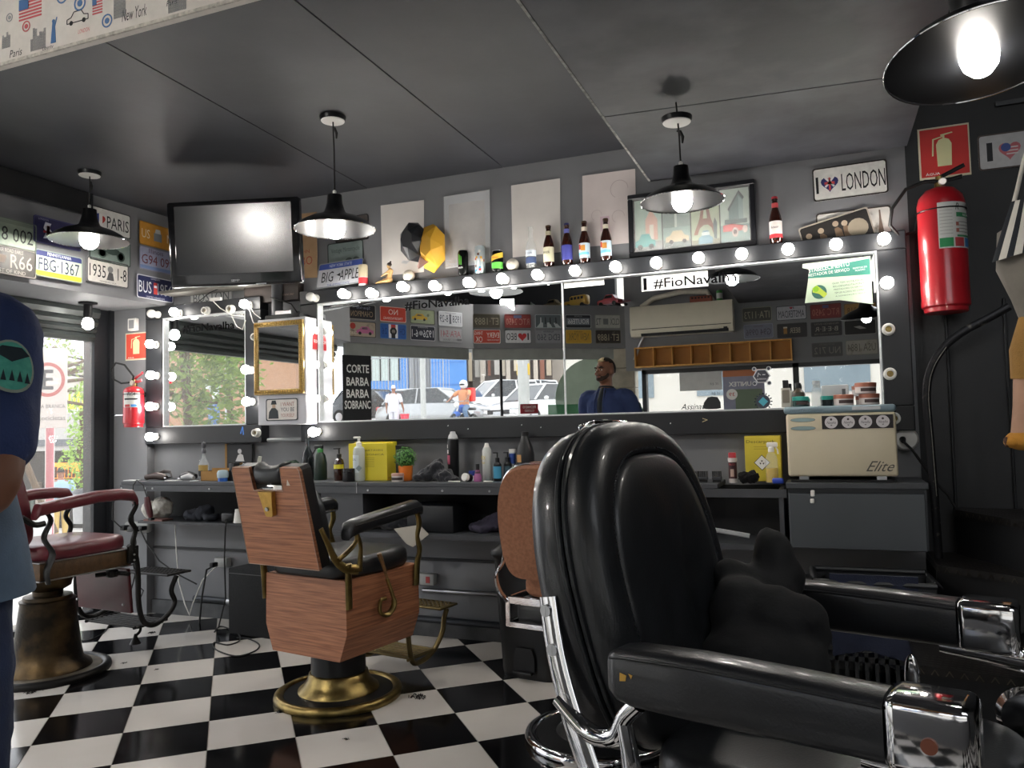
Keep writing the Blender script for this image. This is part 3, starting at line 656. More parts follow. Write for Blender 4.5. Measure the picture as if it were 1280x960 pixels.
Lplate(138, 278, 'white plate reading PARIS with a blue, white and red heart', W_, '#4a4a4c', [('t', 'PARIS', .18, -.02, .54, .48, K_), ('t', 'I', -.42, 0, .05, .48, K_), ('heart', -.24, 0, .42, '#b3362f'), ('p', [(-.345, .2), (-.28, .24), (-.28, -.2), (-.35, .02)], '#333f86', 'heart_blue'), ('p', [(-.28, .24), (-.2, .24), (-.2, -.24), (-.28, -.22)], '#e4e2de', 'heart_white')])
Lplate(138, 314, 'grey green plate with a drawing of a motorcycle, half behind the lamp shade', '#7f8f88', '#4c5652', [('c', -.2, -.15, .2, '#41514b', 'printed_wheel'), ('c', .25, -.15, .2, '#41514b', 'printed_wheel'), ('c', -.2, -.15, .14, '#7f8f88', 'printed_hub'), ('c', .25, -.15, .14, '#7f8f88', 'printed_hub'), ('p', [(-.15, -.1), (.0, .2), (.2, .1), (.25, -.1), (.05, -.15)], '#41514b', 'printed_engine')])
Lplate(135, 341, 'white licence plate reading 1935 1-8 with a small portrait between', '#cfccc6', '#57575a', [('t', '1935', -.25, 0, .38, .5, K_), ('t', '1-8', .34, 0, .22, .5, K_), ('p', [(-.04, -.3), (.14, -.3), (.11, .0), (.02, .05)], '#4b4b4c', 'printed_portrait'), ('c', .05, .14, .13, '#7a7a7a', 'printed_head'), ('t', 'JANUARY IN TUPELO', 0, .4, .6, .08, '#5a5a5a'), ('t', 'MEMPHIS, USA', 0, -.4, .4, .08, '#5a5a5a')])
Lplate(197, 296, 'orange yellow plate reading US and NY around a small grey car', '#c98f37', '#a6782f', [('t', 'US', -.33, 0, .22, .38, '#e4d7bd'), ('t', 'NI', .36, 0, .2, .38, '#e4d7bd'), ('r', 0, -.05, .22, .35, '#7f8488'), ('p', [(-.08, .12), (.08, .12), (.06, .3), (-.06, .3)], '#b9bcbc', 'printed_cab')])
Lplate(197, 326, 'lilac blue licence plate reading G94 099', '#9a9db5', '#7c7d90', [('t', 'Illinois', -.05, .34, .4, .2, '#5c4a5e'), ('t', 'G94 099', 0, -.04, .88, .4, '#6b2f35'), ('r', 0, -.38, .95, .14, '#6f84ae')])
Lplate(194, 361, 'navy plate reading BUS 1956 with a red double decker', '#262b52', '#c8c8cf', [('t', 'BUS', -.28, 0, .34, .5, '#d5d7de'), ('t', '1956', .26, 0, .4, .5, '#d5d7de'), ('r', .0, 0, .1, .5, '#b23a35'), ('r', 0, .08, .08, .1, '#d5d7de', .0008), ('t', 'LONDON', 0, .4, .24, .08, '#c9c9d2'), ('t', 'UNITED KINGDOM', 0, -.4, .5, .08, '#c9c9d2')])
# --- front bands (mostly seen in the mirror). Reader's right points back towards C2
def Sband(t, rowz, *a, seg=0, **k):
    a0, b0 = (C2, CK) if seg == 0 else (CK, C3)
    d = (b0-a0); nn = V((-d.y, d.x, 0)).normalized()
    p = a0+d*t; p = V((p.x, p.y, rowz))+nn*.001
    if (p-V((0, 0, rowz))).dot(nn) > 0: nn = -nn; p = a0+d*t+nn*.001; p.z = rowz
    return plate(p, -d.normalized(), *a, **k)
r1, r2 = 2.375, 2.20
L0, L1 = (CK-C2).length, (C3-CK).length; st = .355
def spot(k):    # k-th place along the band from C2
    s = .13+st*k
    return (0, s/L0) if s < L0-.1 else (1, (s-L0+.10)/L1)
def SP(k, z, *a, **kw): sg, t = spot(k); return Sband(t, z, *a, seg=sg, **kw)
SP(0, r1, 'dark plate with big tan word CHAMPION, in the mirror beside the red NO plate', '#2b2a2e', '#a5a49e', [('t', 'CHAMPION', 0, -.12, .8, .36, '#a08a72'), ('t', 'Sparkle', -.05, .26, .5, .24, '#8b93a8')])
SP(0, r2, 'cream plate with a long pink car and a red star', '#a89b89', '#3b3937', carp(-.1, -.25, .62, .8, '#b9688f')+[('c', .34, .2, .2, '#a8382c', 'printed_star'), ('t', 'CARRO', .32, -.25, .25, .2, '#d6cbb9')], worn=True)
SP(1, r1, 'bright red plate reading NO TRESPASSING', '#c5402f', '#e0b8ad', [('t', 'NO', 0, .15, .36, .36, '#ecdcd4'), ('t', 'TRESPASSING', 0, -.27, .74, .16, '#ecdcd4')])
SP(1, r2, 'blue plate with a bearded beret portrait between white stripes', '#2c5aa0', '#4673b4', [('t', 'CH', -.35, 0, .2, .42, '#1b3a73'), ('t', '26', .34, 0, .2, .42, '#1b3a73'), ('r', -.12, 0, .1, .9, '#dfe2e8'), ('r', .13, 0, .1, .9, '#dfe2e8'), ('r', 0, .3, .18, .3, '#b83a3a'), ('c', 0, 0, .26, '#1c1c20', 'printed_hair'), ('c', 0, .0, .13, '#8e8780', 'printed_face'), ('r', 0, -.35, .16, .25, '#1c1c20')])
SP(2, r1, 'pale green plate with a yellow taxi cab', '#98a382', '#3c3e38', carp(.12, -.2, .62, .7, '#c9a32c')+[('c', -.22, .12, .1, '#6b7559', 'printed_wheel')])
SP(2, r2, 'black licence plate reading 1926 6-1', '#1d2130', '#a9abb0', [('t', '1926', -.22, -.02, .42, .5, '#c6c8cd'), ('t', '6-1', .32, -.02, .24, .5, '#c6c8cd'), ('c', .08, 0, .16, '#8d9096', 'printed_portrait'), ('t', 'LOS ANGELES', 0, .4, .4, .09, '#a9abb0')])
SP(3, r1, 'white licence plate reading 1958 8-29 with a standing figure', '#b9bcc2', '#d3d5da', [('t', '1958', -.26, 0, .36, .5, '#3b3e49'), ('t', '8-29', .28, 0, .36, .5, '#3b3e49'), ('p', [(-.03, -.35), (.06, -.35), (.05, .15), (-.02, .15)], '#54565e', 'printed_figure'), ('c', .015, .24, .1, '#54565e', 'printed_head'), ('t', 'GARY, INDIANA', 0, .4, .5, .08, '#5b5e66')])
SP(3, r2, 'grey licence plate reading AFA 541 in faded red', '#8f8f92', '#7b7c80', [('t', 'AFA·541', 0, .08, .84, .44, '#8d4f58'), ('t', 'RIO - BRASIL', .05, -.34, .6, .14, '#5f6164'), ('r', -.36, -.32, .2, .16, '#5c5d60')])
SP(4, r1, 'olive brown licence plate reading ET 1889 under the lamp glow', '#5b564a', '#6f6a5e', [('t', 'ET·1889', 0, -.03, .88, .5, '#a39c89')], worn=True)
SP(4, r2, 'red and white plate reading EVERY THING OK', '#c04a3c', '#e5ddd6', [('t', 'EVERY', -.22, .1, .46, .36, '#ece5df'), ('t', 'THING', .3, .24, .3, .24, '#ece5df'), ('t', 'OK', .3, -.2, .26, .42, '#ece5df'), ('t', 'is gonna be alright', -.22, -.25, .44, .13, '#ece5df')])
SP(5, r1, 'dull red licence plate reading RTC 2450 left of the street crossing plate', '#8f3f3d', '#77403f', [('t', 'RTC 2450', 0, -.05, .88, .46, '#b07f74'), ('r', .0, .32, .3, .22, '#6a6a8a')])
SP(5, r2, 'white plate with I, a big red heart and BEO', '#c9cbce', '#55575c', [('t', 'I', -.38, 0, .05, .5, '#2b2c30'), ('heart', -.16, 0, .6, '#b8363a'), ('t', 'BEO', .25, 0, .38, .5, '#2b2c30')])
SP(6, r1, 'black and white picture plate of people on a street crossing', '#5d676b', '#a9b0b2', [('p', [(-.48, -.45), (-.3, -.1), (-.2, -.12), (-.28, -.45)], '#b9c1c2', 'printed_stripe'), ('p', [(-.15, -.45), (-.05, -.1), (.05, -.1), (.05, -.45)], '#b9c1c2', 'printed_stripe'), ('p', [(.2, -.45), (.2, -.1), (.3, -.1), (.45, -.45)], '#b9c1c2', 'printed_stripe')]+[('p', [(x, -.2), (x+.05, -.2), (x+.04, .28), (x+.01, .28)], '#2a3033' if x < .2 else '#c7cdcd', 'printed_walker') for x in (-.32, -.1, .08, .26)])
SP(6, r2, 'grey licence plate reading EDG 560', '#8a8c90', '#77797d', [('t', 'EDG 560', 0, -.04, .86, .46, '#4b4f57'), ('t', 'ALABAMA', .0, .38, .4, .13, '#4b4f57')])
SP(7, r1, 'dark plate reading ROUTE 66 with a pale middle', '#2c3036', '#a2a6aa', [('r', 0, 0, .9, .5, '#7d838c'), ('t', 'ROUTE66', 0, 0, .8, .36, '#dfe1e4'), ('t', 'ILLINOIS', 0, .38, .3, .1, '#a2a6aa')])
SP(7, r2, 'yellow plate with dark skyline strokes, above the barber in the mirror', '#c39a38', '#d0ad50', [('t', 'NEW YORK', 0, 0, .8, .55, '#7d7140'), ('t', 'taxi', 0, .38, .3, .12, '#7d7140')])
SP(8, r1, 'pale licence plate reading CLASSIC 12 with a small van', '#a9aaa4', '#8b8c88', [('t', 'CLCX', -.28, 0, .36, .48, '#54585c'), ('t', 'T2', .36, 0, .2, .48, '#54585c'), ('r', .08, 0, .2, .44, '#6d7072')])
SP(8, r2, 'dark brown licence plate reading ET 1889 at the corner by the air conditioner', '#35302c', '#5b564e', [('t', 'ET·1889', 0, -.05, .84, .5, '#a29a84')], worn=True)
# a few on the inner return of the left band
for (yy, zz, lab, bs, tx) in ((2.20, 2.20, 'pale licence plate reading BT COL on the left return', '#8c8f90', 'BT COL'), (2.20, 2.40, 'blue grey plate reading DETROIT on the left return', '#6f8391', 'DETROIT'), (2.62, 2.20, 'worn cream licence plate reading ROD 66 on the left return', '#a39c8a', 'ROD 66')):
    a0 = V((C2.x, C2.y)); b0 = V((LX-.04, 2.9)); k_ = (yy-a0.y)/(b0.y-a0.y); xx = a0.x+(b0.x-a0.x)*k_; d = V((b0.x-a0.x, b0.y-a0.y, 0)).normalized()
    plate((xx+.003, yy, zz), d, lab, bs, '#55585a', [('t', tx, 0, 0, .8, .5, '#45484c')])
# --- wall behind the camera (faces +y; reader's right points to -x)
def Tp(px, py): p = Mp(px, py, TY+.001); return p
def TPl(px, py, *a, **k): return plate(Tp(px, py), V((-1, 0, 0)), *a, **k)
TPl(946, 393, 'dark olive licence plate reading ITA 1173', '#35362f', '#8a8a78', [('t', 'ITA·1173', 0, -.03, .86, .5, '#a3a08a')])
TPl(989, 391, 'white plate reading AMSTERDAM with a tiny heart', '#a9abb2', '#33353c', [('t', 'AMSTERDAM', 0, -.08, .86, .48, '#2b2d33'), ('t', 'I', -.08, .34, .02, .14, '#2b2d33'), ('heart', 0, .34, .2, '#a03040')])
TPl(1032, 389, 'dull red licence plate reading RTC 2450 beside the amsterdam plate', '#7a2f2f', '#5c2a2a', [('t', 'RTC 2450', 0, -.05, .86, .46, '#a87060'), ('r', 0, .32, .2, .2, '#53507a')])
TPl(1075, 388, 'tan orange licence plate under the green notice', '#9c7a48', '#7b6240', [('t', 'KOM 318', 0, 0, .8, .46, '#5e4b2e')])
TPl(948, 414, 'lilac licence plate reading G94 0996', '#6f7282', '#8f92a2', [('t', 'G94 0996', 0, -.06, .86, .44, '#3a3542'), ('t', 'Illinois', 0, .36, .3, .14, '#4d4958')])
TPl(990, 413, 'black plate with a tan beer mug and the word BEER', '#202022', '#39393b', [('t', 'BEER', -.1, 0, .34, .36, '#b3ab99'), ('r', .22, -.02, .12, .4, '#9c7238'), ('r', .22, .22, .13, .1, '#d8d4c8')])
TPl(1033, 411, 'black plate spelling B E E R in spaced letters', '#232325', '#3a3a3c', [('t', 'B·E·E·R', 0, 0, .74, .3, '#9d998f'), ('t', 'PROHIBITED ENTRY', 0, .34, .8, .12, '#7c7972'), ('t', 'WITHOUT A COLD ONE', 0, -.34, .8, .12, '#7c7972')])
TPl(1075, 409, 'plain black plate with a thin white outline', '#101012', '#8b8b88', [('p', [(-.2, -.1), (.0, .1), (.2, .05), (.0, -.12)], '#9b9b97', 'printed_bird')])
TPl(1034, 437, 'dark grey licence plate reading NU 712', '#3a3a3a', '#5f5f5c', [('t', 'NU 712', 0, -.05, .84, .46, '#7f7c72'), ('t', 'SOUTH DAKOTA', 0, .36, .5, .12, '#6b6960')])
TPl(1077, 434, 'pale licence plate reading USA 1884', '#9b9990', '#7c7a72', [('t', 'USA 1884', 0, 0, .88, .5, '#5a564e')], worn=True)
# --- wall behind the mirror
def Wp(px, py, y=WALL): return Yp(px, py, y)
plate(Wp(1062, 226, WALL-.003), X_, 'white plate reading I LONDON with a flag heart', W_, '#2f2a28', [('t', 'I', -.44, -.02, .035, .5, K_), ('t', 'LONDON', .18, -.02, .58, .52, K_), ('heart', -.27, 0, .46, '#2d3266'), ('p', [(-.34, -.03), (-.2, -.03), (-.2, .05), (-.34, .05)], '#b8403c', 'flag_cross'), ('p', [(-.282, -.2), (-.258, -.2), (-.258, .18), (-.282, .18)], '#c24a44', 'flag_cross'), ('p', [(-.34, .17), (-.32, .21), (-.2, -.08), (-.22, -.12)], '#dcd9d6', 'flag_saltire'), ('p', [(-.2, .17), (-.22, .21), (-.34, -.08), (-.32, -.12)], '#dcd9d6', 'flag_saltire')], w=.335, h=.165, roll=R(.8), worn=False)
plate(Wp(1067, 283, WALL-.003), X_, 'rusty white plate half hidden behind the slanted band picture', '#cfccc6', '#3a332f', [('p', [(.32, -.3), (.4, -.3), (.37, .1), (.36, .4), (.34, .4), (.34, .1)], '#6b5a4e', 'printed_guitar')], w=.335, h=.165, roll=R(.5), worn=True)
t = plate(Wp(1046, 292, WALL-.016), X_, 'slanted dark picture plate of four brown figures and a round logo', '#262322', '#a39a8e', [('c', .30, -.02, .28, '#8e8473', 'round_logo'), ('t', 'BEATLES', .30, -.02, .16, .12, '#2a2624'), ('t', 'The', .28, .1, .05, .08, '#2a2624')]+[('p', [(x-.06, -.42), (x+.07, -.42), (x+.06, -.02+q), (x+.02, .08+q), (x-.03, .06+q)], '#6b5744', 'printed_figure') for x, q in ((-.38, 0), (-.2, .05), (.02, .1), (.14, .08))]+[('c', x, .17+q, .085, '#9c8b78', 'printed_head') for x, q in ((-.38, 0), (-.2, .05), (.02, .12), (.14, .06))], w=.325, h=.165, roll=R(13))
plate(Wp(432, 321, WALL-.003), X_, 'grey green picture plate behind the big apple plate', '#7d8a88', '#3c4443', [('t', 'Vintage Motorcycle', 0, .22, .8, .2, '#4d5957'), ('c', .1, -.2, .16, '#4d5957', 'printed_wheel'), ('c', .3, -.2, .16, '#4d5957', 'printed_wheel')], w=.26, h=.19, roll=R(1))
plate(Wp(440, 286, WALL-.003), X_, 'dark picture plate with small figures behind the pendant lamp', '#4a4340', '#1f1f20', [('p', [(-.1, -.3), (.0, -.3), (.0, .2), (-.08, .2)], '#b3ada2', 'printed_figure'), ('p', [(.2, -.3), (.3, -.3), (.3, .25), (.22, .25)], '#b3ada2', 'printed_figure'), ('c', -.04, .28, .06, '#b3ada2', 'printed_head'), ('c', .26, .32, .06, '#b3ada2', 'printed_head')], w=.24, h=.16, roll=R(1))
pa = Yp(424, 344, 4.07)
t = plate((pa.x, 4.075, 2.165), X_, 'white and blue plate reading BIG APPLE leaning on the frame top', '#c3c5ca', '#8a8d92', [('r', 0, .36, .96, .24, '#3f55a0'), ('t', 'NEW YORK STATE', 0, .36, .5, .12, '#c9d0e4'), ('t', 'BIG', -.26, -.08, .26, .42, K_), ('t', 'APPLE', .22, -.08, .42, .42, K_), ('p', [(-.06, -.05), (.02, .02), (.02, -.12)], K_, 'printed_arrow'), ('t', 'THE EMPIRE STATE', 0, -.42, .5, .08, '#3f55a0')], w=.325, h=.17, roll=R(2), lean=R(-17))
plate(Wp(264, 371, WALL-.003), X_, 'white plate under the television, its lettering half hidden by wires', '#a9aaa8', '#77787a', [('t', 'BOSTON', 0, 0, .84, .5, '#55575a')], w=.36, h=.12)
MB().b2((Wp(306, 380).x, WALL-.004, 2.06), (Wp(322, 380).x, WALL, 2.17)).build('orange_card', flat('#b5623a'), None); o = COL.objects[-1]; tag(o, 'small orange red card on the wall under the television', 'card'); centre(o)
pr = Wp(1262, 187, WALL-.01)
plate((pr.x+.04, WALL-.008, pr.z), X_, 'white plate with I and a stars and stripes heart on the black wall', '#a9a8a8', '#4a3f3a', [('t', 'I', -.36, 0, .07, .52, K_), ('heart', -.12, 0, .5, '#b3646a'), ('c', -.165, .08, .12, '#3f5490', 'heart_canton')]+[('r', -.09, z_, .14, .035, '#c9c4c2', .0012) for z_ in (-.02, -.11, .07)]+[('t', 'NY', .3, 0, .25, .5, K_)], w=.33, h=.165)
# --- fire extinguisher signs
def ext_sign(c, w_, h_, label, word, dim=False):
    t = thing('safety_sign', label, 'sign', c)
    T = frame((0, -.001, 0), X_, Z_)
    MB().b2((-w_/2, -.001, -h_/2), (w_/2, .002, h_/2)).build('sign_board', flat('#cfc8ae'), t, smooth=0)
    poly(t, rect(-w_/2+.008, -h_/2+.01, w_/2-.006, h_/2-.008), T, flat('#c2302c' if not dim else '#cc4a38'), 'red_field')
    T2 = T @ TR((0, 0, .001)); yl = flat('#d3cf9f')
    P = [(-.19, -.32), (.19, -.32), (.21, .18), (.14, .28), (.05, .31), (-.05, .31), (-.14, .28), (-.21, .18)]
    poly(t, [(x*w_*.72, y*h_*.85-.0*h_) for x, y in P], T2, yl, 'extinguisher_symbol')
    polys(t, [[(-.02*w_, .26*h_), (.02*w_, .26*h_), (.02*w_, .32*h_), (-.02*w_, .32*h_)], [(-.05*w_, .31*h_), (.18*w_, .35*h_), (.17*w_, .37*h_), (-.06*w_, .34*h_)], [(-.02*w_, .31*h_), (-.22*w_, .27*h_), (-.24*w_, -.06*h_), (-.21*w_, -.06*h_), (-.19*w_, .25*h_), (-.02*w_, .29*h_)]], T2, yl, 'symbol_hose')
    text(t, word, T2 @ TR((-.24*w_, -.40*h_, 0)), .28*w_, .06*h_, WINK, stroke=.01)
    return t
p = Yp(1180, 190, WALL-.006); ext_sign((p.x, WALL-.008, p.z), .213, .245, 'red extinguisher sign marked AGUA on the black wall at the right', 'ÁGUA')
p = Yp(171, 433, 4.055); ext_sign((p.x, 4.052, p.z), .20, .19, 'red extinguisher sign on the grey wall strip at the left', 'ÁGUA', True)
RED = M('extinguisher_red', '#b3202a', .3, 0, .06, coat=.4)
def extinguisher(x, y, z, r, h, label, hose_pts, small=False):
    t = thing('fire_extinguisher', label, 'fire extinguisher', (x, y, z))
    MB().lathe([(r*.86, 0), (r*.9, .004), (r*.9, .02), (r, .028), (r, .055), (r*.985, .06), (r*.985, h*.86), (r*.9, h*.92), (r*.62, h*.975), (r*.25, h), (0, h)], n=32).build('cylinder', RED, t)
    MB().lathe([(.022, h-.002), (.022, h+.02), (.016, h+.024), (.016, h+.05), (0, h+.052)], n=16).build('valve', BRASS, t)
    hd = MB(); hd.tube([(0, 0, h+.045), (.05, -.01, h+.065), (.10, -.02, h+.085)], .006, 8, flat=1.6); hd.tube([(0, 0, h+.03), (.05, -.01, h+.03), (.09, -.02, h+.035)], .006, 8, flat=1.6)
    hd.build('handle', RED if small else BLACKM, t)
    MB().lathe([(.018, 0), (.018, .012), (.014, .016), (0, .016)], (0.01, -.014, h+.02), (0, -1, 0), n=18).build('pressure_gauge', M('gauge_face', '#d2c8bd', .2, .3), t)
    MB().tube(hose_pts, .008 if not small else .0065, 10).build('hose', BLACKR, t)
    # curved paper label
    def lab(a0, a1, z0, z1, mt, nm, off=.001):
        m = MB(); n = 14; vs = []
        for k in range(n+1):
            a = R(a0+(a1-a0)*k/n); vs += [((r*.985+off)*cos(a), (r*.985+off)*sin(a), z0), ((r*.985+off)*cos(a), (r*.985+off)*sin(a), z1)]
        m.add(vs, [(2*k, 2*k+2, 2*k+3, 2*k+1) for k in range(n)]); m.build(nm, mt, t)
    lab(-106, -8, h*.48, h*.84, flat('#cfd0cb'), 'paper_label')
    if not small:
        lab(-62, -10, h*.72, h*.755, flat('#3c8a5c'), 'label_band', .0018); lab(-62, -10, h*.565, h*.58, flat('#3c8a5c'), 'label_band', .0018)
        lab(-104, -72, h*.49, h*.56, flat('#2f8f57'), 'label_picture', .0018); lab(-68, -42, h*.49, h*.56, flat('#b9474c'), 'label_picture', .0018); lab(-38, -12, h*.49, h*.56, flat('#4a86c4'), 'label_picture', .0018)
        for k in range(4): lab(-56, -14, h*(.60+.026*k), h*(.606+.026*k), flat('#8c8a86'), 'label_lines', .0018)
        for k in range(2): lab(-64, -56, h*(.60+.05*k), h*(.63+.05*k), flat('#a86a5e'), 'label_dot', .0018)
        for k in range(9): lab(-102, -72, h*(.59+.026*k), h*(.594+.026*k), flat('#a3a39e'), 'label_lines', .0018)
    else:
        lab(-98, -20, h*.66, h*.70, flat('#2c2c30'), 'label_band', .0018); lab(-95, -62, h*.49, h*.55, flat('#b9474c'), 'label_picture', .0018); lab(-58, -25, h*.49, h*.55, flat('#4a86c4'), 'label_picture', .0018)
    for nm, s_, a, zz, w_, h_ in (('label_logo', 'R', -60, .80, .016, .03), ('label_logo', 'A', -30, .80, .016, .03)) if not small else (('label_logo', 'REA', -55, .80, .05, .022),):
        aa = R(a); text(t, s_, frame((r*1.002*cos(aa), r*1.002*sin(aa), h*zz), (-sin(aa), cos(aa), 0), Z_) @ TR((0, 0, .002)), w_, h_, INK, shear=.3)
    if not small: text(t, 'ÁGUA', frame((r*1.002*cos(R(-36)), r*1.002*sin(R(-36)), h*.7375), (-sin(R(-36)), cos(R(-36)), 0), Z_) @ TR((0, 0, .0035)), .04, .014, WINK, stroke=.01)
    br = MB().box((0, r*.9, h*.8), (.05, r*.5+.02, .03)).tube([(r*1.02*cos(R(a)), r*1.02*sin(R(a)), h*.8) for a in range(0, 361, 15)], .003, 6, caps=False)
    br.build('wall_bracket', BLACKM, t)
    return t
pb = Yp(1183, 391, 4.0); pt_ = Yp(1180, 232, 4.0)
extinguisher(pb.x, 4.0, pb.z, .10, .575, 'tall red fire extinguisher hanging on the black wall at the right', [(0, -.01, .60), (-.06, -.02, .605), (-.14, -.02, .58), (-.20, -.01, .50), (-.21, .02, .43), (-.17, .05, .38), (-.10, .08, .40), (-.08, .09, .48)])
pb = Yp(167, 534, 3.96)
extinguisher(pb.x, 3.96, pb.z, .066, .275, 'small red fire extinguisher hanging on the grey strip under its sign', [(0, -.01, .30), (.02, -.02, .34), (-.06, -.02, .42), (-.15, -.01, .44), (-.20, 0, .40), (-.19, .01, .33), (-.12, .01, .30), (-.05, -.01, .30), (-.02, -.02, .30)], small=True)
p = Yp(150, 519, 3.98); MB().tube([(p.x-.085, 3.99, p.z), (p.x+.03, 3.99, p.z)], .006, 8).build('chrome_bolt', CHROME, None); o = COL.objects[-1]; tag(o, 'short chrome door bolt sticking out by the small extinguisher', 'bolt'); centre(o)
# small white switch box above the left sign
p = Yp(168, 406, 4.05); t = thing('alarm_box', 'small white alarm box above the left extinguisher sign', 'box', (p.x, 4.04, p.z))
MB().rbox((0, 0, 0), (.075, .03, .085), .006).build('housing', WHITEP, t); MB().b2((-.022, -.017, -.028), (.022, -.0145, .03)).build('panel', M('grey_panel', '#8a8b8c', .5), t)
# --- posters over the mirror
def sheet(name, label, quad, y, mat, th=.002):
    q = [Yp(a, b, y) for a, b in quad]; c = sum(q, V())/len(q); T = frame((0, 0, 0), X_, Z_)
    t = thing(name, label, 'poster', (c.x, y, c.z))
    P = [((p-c).x, (p-c).z) for p in q]
    if sum(P[n][0]*P[(n+1) % len(P)][1]-P[(n+1) % len(P)][0]*P[n][1] for n in range(len(P))) < 0: P = P[::-1]
    poly(t, P, T, mat, 'paper_sheet', th); return t, c, T
sheet('paper_poster', 'blank white paper sheet on the wall behind the yellow paper sculpture', [(476, 257), (530, 250), (530, 340), (478, 345)], WALL-.003, PAPER)
t, c, T = sheet('framed_print', 'faded print in a thin white frame behind the cans', [(555, 246), (612, 237), (613, 328), (557, 336)], WALL-.003, M('white_frame', '#b3b5b8', .35, 0, .03))
poly(t, rect(-.115, -.19, .115, .16), T @ TR((0, 0, .003)), M('faded_print', '#bdb9b5', .4, 0, col2='#a9a6a4', scale=9), 'print')
MB().b2((-.15, -.006, -.21), (.15, -.005, .21)).build('cover_glass', GLASS, t)
sheet('paper_poster', 'blank white paper sheet behind the clear bottle', [(639, 232), (700, 223), (701, 315), (641, 322)], WALL-.003, PAPER)
t, c, T = sheet('paper_poster', 'pinkish white paper sheet with faint sketch, behind two brown bottles', [(728, 220), (794, 211), (796, 303), (729, 309)], WALL-.003, M('pinkish_paper', '#d6cbc8', .8, 0, .03))
FS = flat('#b9aaa9'); 
for cx, cy, r_ in ((.06, .1, .05), (-.07, -.03, .03), (.05, -.05, .035)):
    polys(t, [[(cx+r_*cos(a), cy+r_*sin(a)), (cx+r_*cos(a+.3), cy+r_*sin(a+.3)), (cx+.94*r_*cos(a+.3), cy+.94*r_*sin(a+.3)), (cx+.94*r_*cos(a), cy+.94*r_*sin(a))] for a in (k*.3 for k in range(14))], T @ TR((0, 0, .002)), FS, 'sketch_line')
poly(t, rect(-.05, -.12, .0, -.04), T @ TR((0, 0, .002)), flat('#cdb4bd'), 'sketch_patch')
# large framed picture with four scenes
q = [Yp(*p, WALL-.01) for p in ((785, 245), (943, 225), (944, 309), (786, 322))]
x0, x1 = q[0].x, q[1].x; z0, z1 = (q[2].z+q[3].z)/2, (q[0].z+q[1].z)/2; w_, h_ = x1-x0, z1-z0
t = thing('framed_picture', 'black framed picture of four vintage cars in famous cities above the mirror', 'picture', ((x0+x1)/2, WALL-.012, (z0+z1)/2))
m = MB(); f_ = .026
m.rbox((0, -.004, h_/2-f_/2), (w_, .03, f_), .004, 1).rbox((0, -.004, -h_/2+f_/2), (w_, .03, f_), .004, 1).rbox((-w_/2+f_/2, -.004, 0), (f_, .03, h_-2*f_), .004, 1).rbox((w_/2-f_/2, -.004, 0), (f_, .03, h_-2*f_), .004, 1)
m.build('picture_frame', M('black_frame', '#17181d', .35, 0, .1), t); MB().b2((-w_/2+.01, .003, -h_/2+.01), (w_/2-.01, .008, h_/2-.01)).build('backing', INK, t)
T = frame((0, .003, 0), X_, Z_); iw = (w_-2*f_-.03)/4
def pic(k, bg, items):
    cx = -w_/2+f_+.006+iw/2+k*(iw+.006); hh = h_-2*f_-.012
    TT = T @ TR((cx, 0, 0)); o = poly(t, rect(-iw/2, -hh/2, iw/2, hh/2), TT, M('picture_ground_%d' % k, bg, .4, 0, .12, scale=14), 'printed_scene')
    d = .001
    for it in items:
        d += .0005
        poly(o, [(x*iw, y*hh) for x, y in it[1]], TT @ TR((0, 0, d)), flat(it[0]), it[2], .0005)
cs = lambda s, cx, cy, sx, sy: [(cx+x*sx, cy+y*sy) for x, y in s]
carS = [(-.5, 0), (-.5, .22), (-.3, .3), (-.18, .5), (.2, .5), (.32, .28), (.5, .22), (.5, 0)]
pic(0, '#9fb5a6', [('#8d938e', rect(-.5, -.5, .5, -.32), 'printed_ground'), ('#c9a391', [(-.1, -.3), (-.1, .1), (.1, .3), (.35, .1), (.35, -.3)], 'printed_house'), ('#d8d2c4', rect(.05, -.3, .2, .0), 'printed_door'), ('#4f9f9a', cs(carS, -.12, -.42, .75, .5), 'printed_car'), ('#22302f', circ(.1, 12, -.32, -.42, .05), 'printed_wheel'), ('#22302f', circ(.1, 12, .1, -.42, .05), 'printed_wheel')])
pic(1, '#93aaa0', [('#76877f', rect(-.5, -.1, -.05, .42), 'printed_block'), ('#8b9c93', rect(.0, -.1, .5, .3), 'printed_block'), ('#c4cdc4', rect(-.06, -.1, .02, .45), 'printed_column'), ('#7f8a84', rect(-.5, -.5, .5, -.34), 'printed_ground'), ('#cfc0a0', cs(carS, .02, -.38, .85, .42), 'printed_car'), ('#3a3833', circ(.08, 12, -.2, -.38, .04), 'printed_wheel'), ('#3a3833', circ(.08, 12, .28, -.38, .04), 'printed_wheel')])
pic(2, '#b3bd9f', [('#8a8d78', rect(-.5, -.5, .5, -.4), 'printed_ground'), ('#8a5c48', [(-.42, -.3), (-.28, -.3), (-.2, -.18), (-.05, -.12), (.1, -.12), (.22, -.18), (.28, -.3), (.4, -.3), (.2, 0), (.1, .3), (.02, .46), (-.04, .46), (-.1, .3), (-.2, 0)], 'printed_tower'), ('#b3bd9f', [(-.08, .0), (.08, .0), (.03, .2), (-.03, .2)], 'printed_gap'), ('#4a5a58', [(.3, -.4), (.4, -.4), (.42, -.1), (.34, .0), (.28, -.12)], 'printed_palm'), ('#6f97a3', cs(carS, .0, -.48, .5, .5), 'printed_car'), ('#d3dcd8', rect(-.14, -.32, .14, -.26), 'printed_glass')])
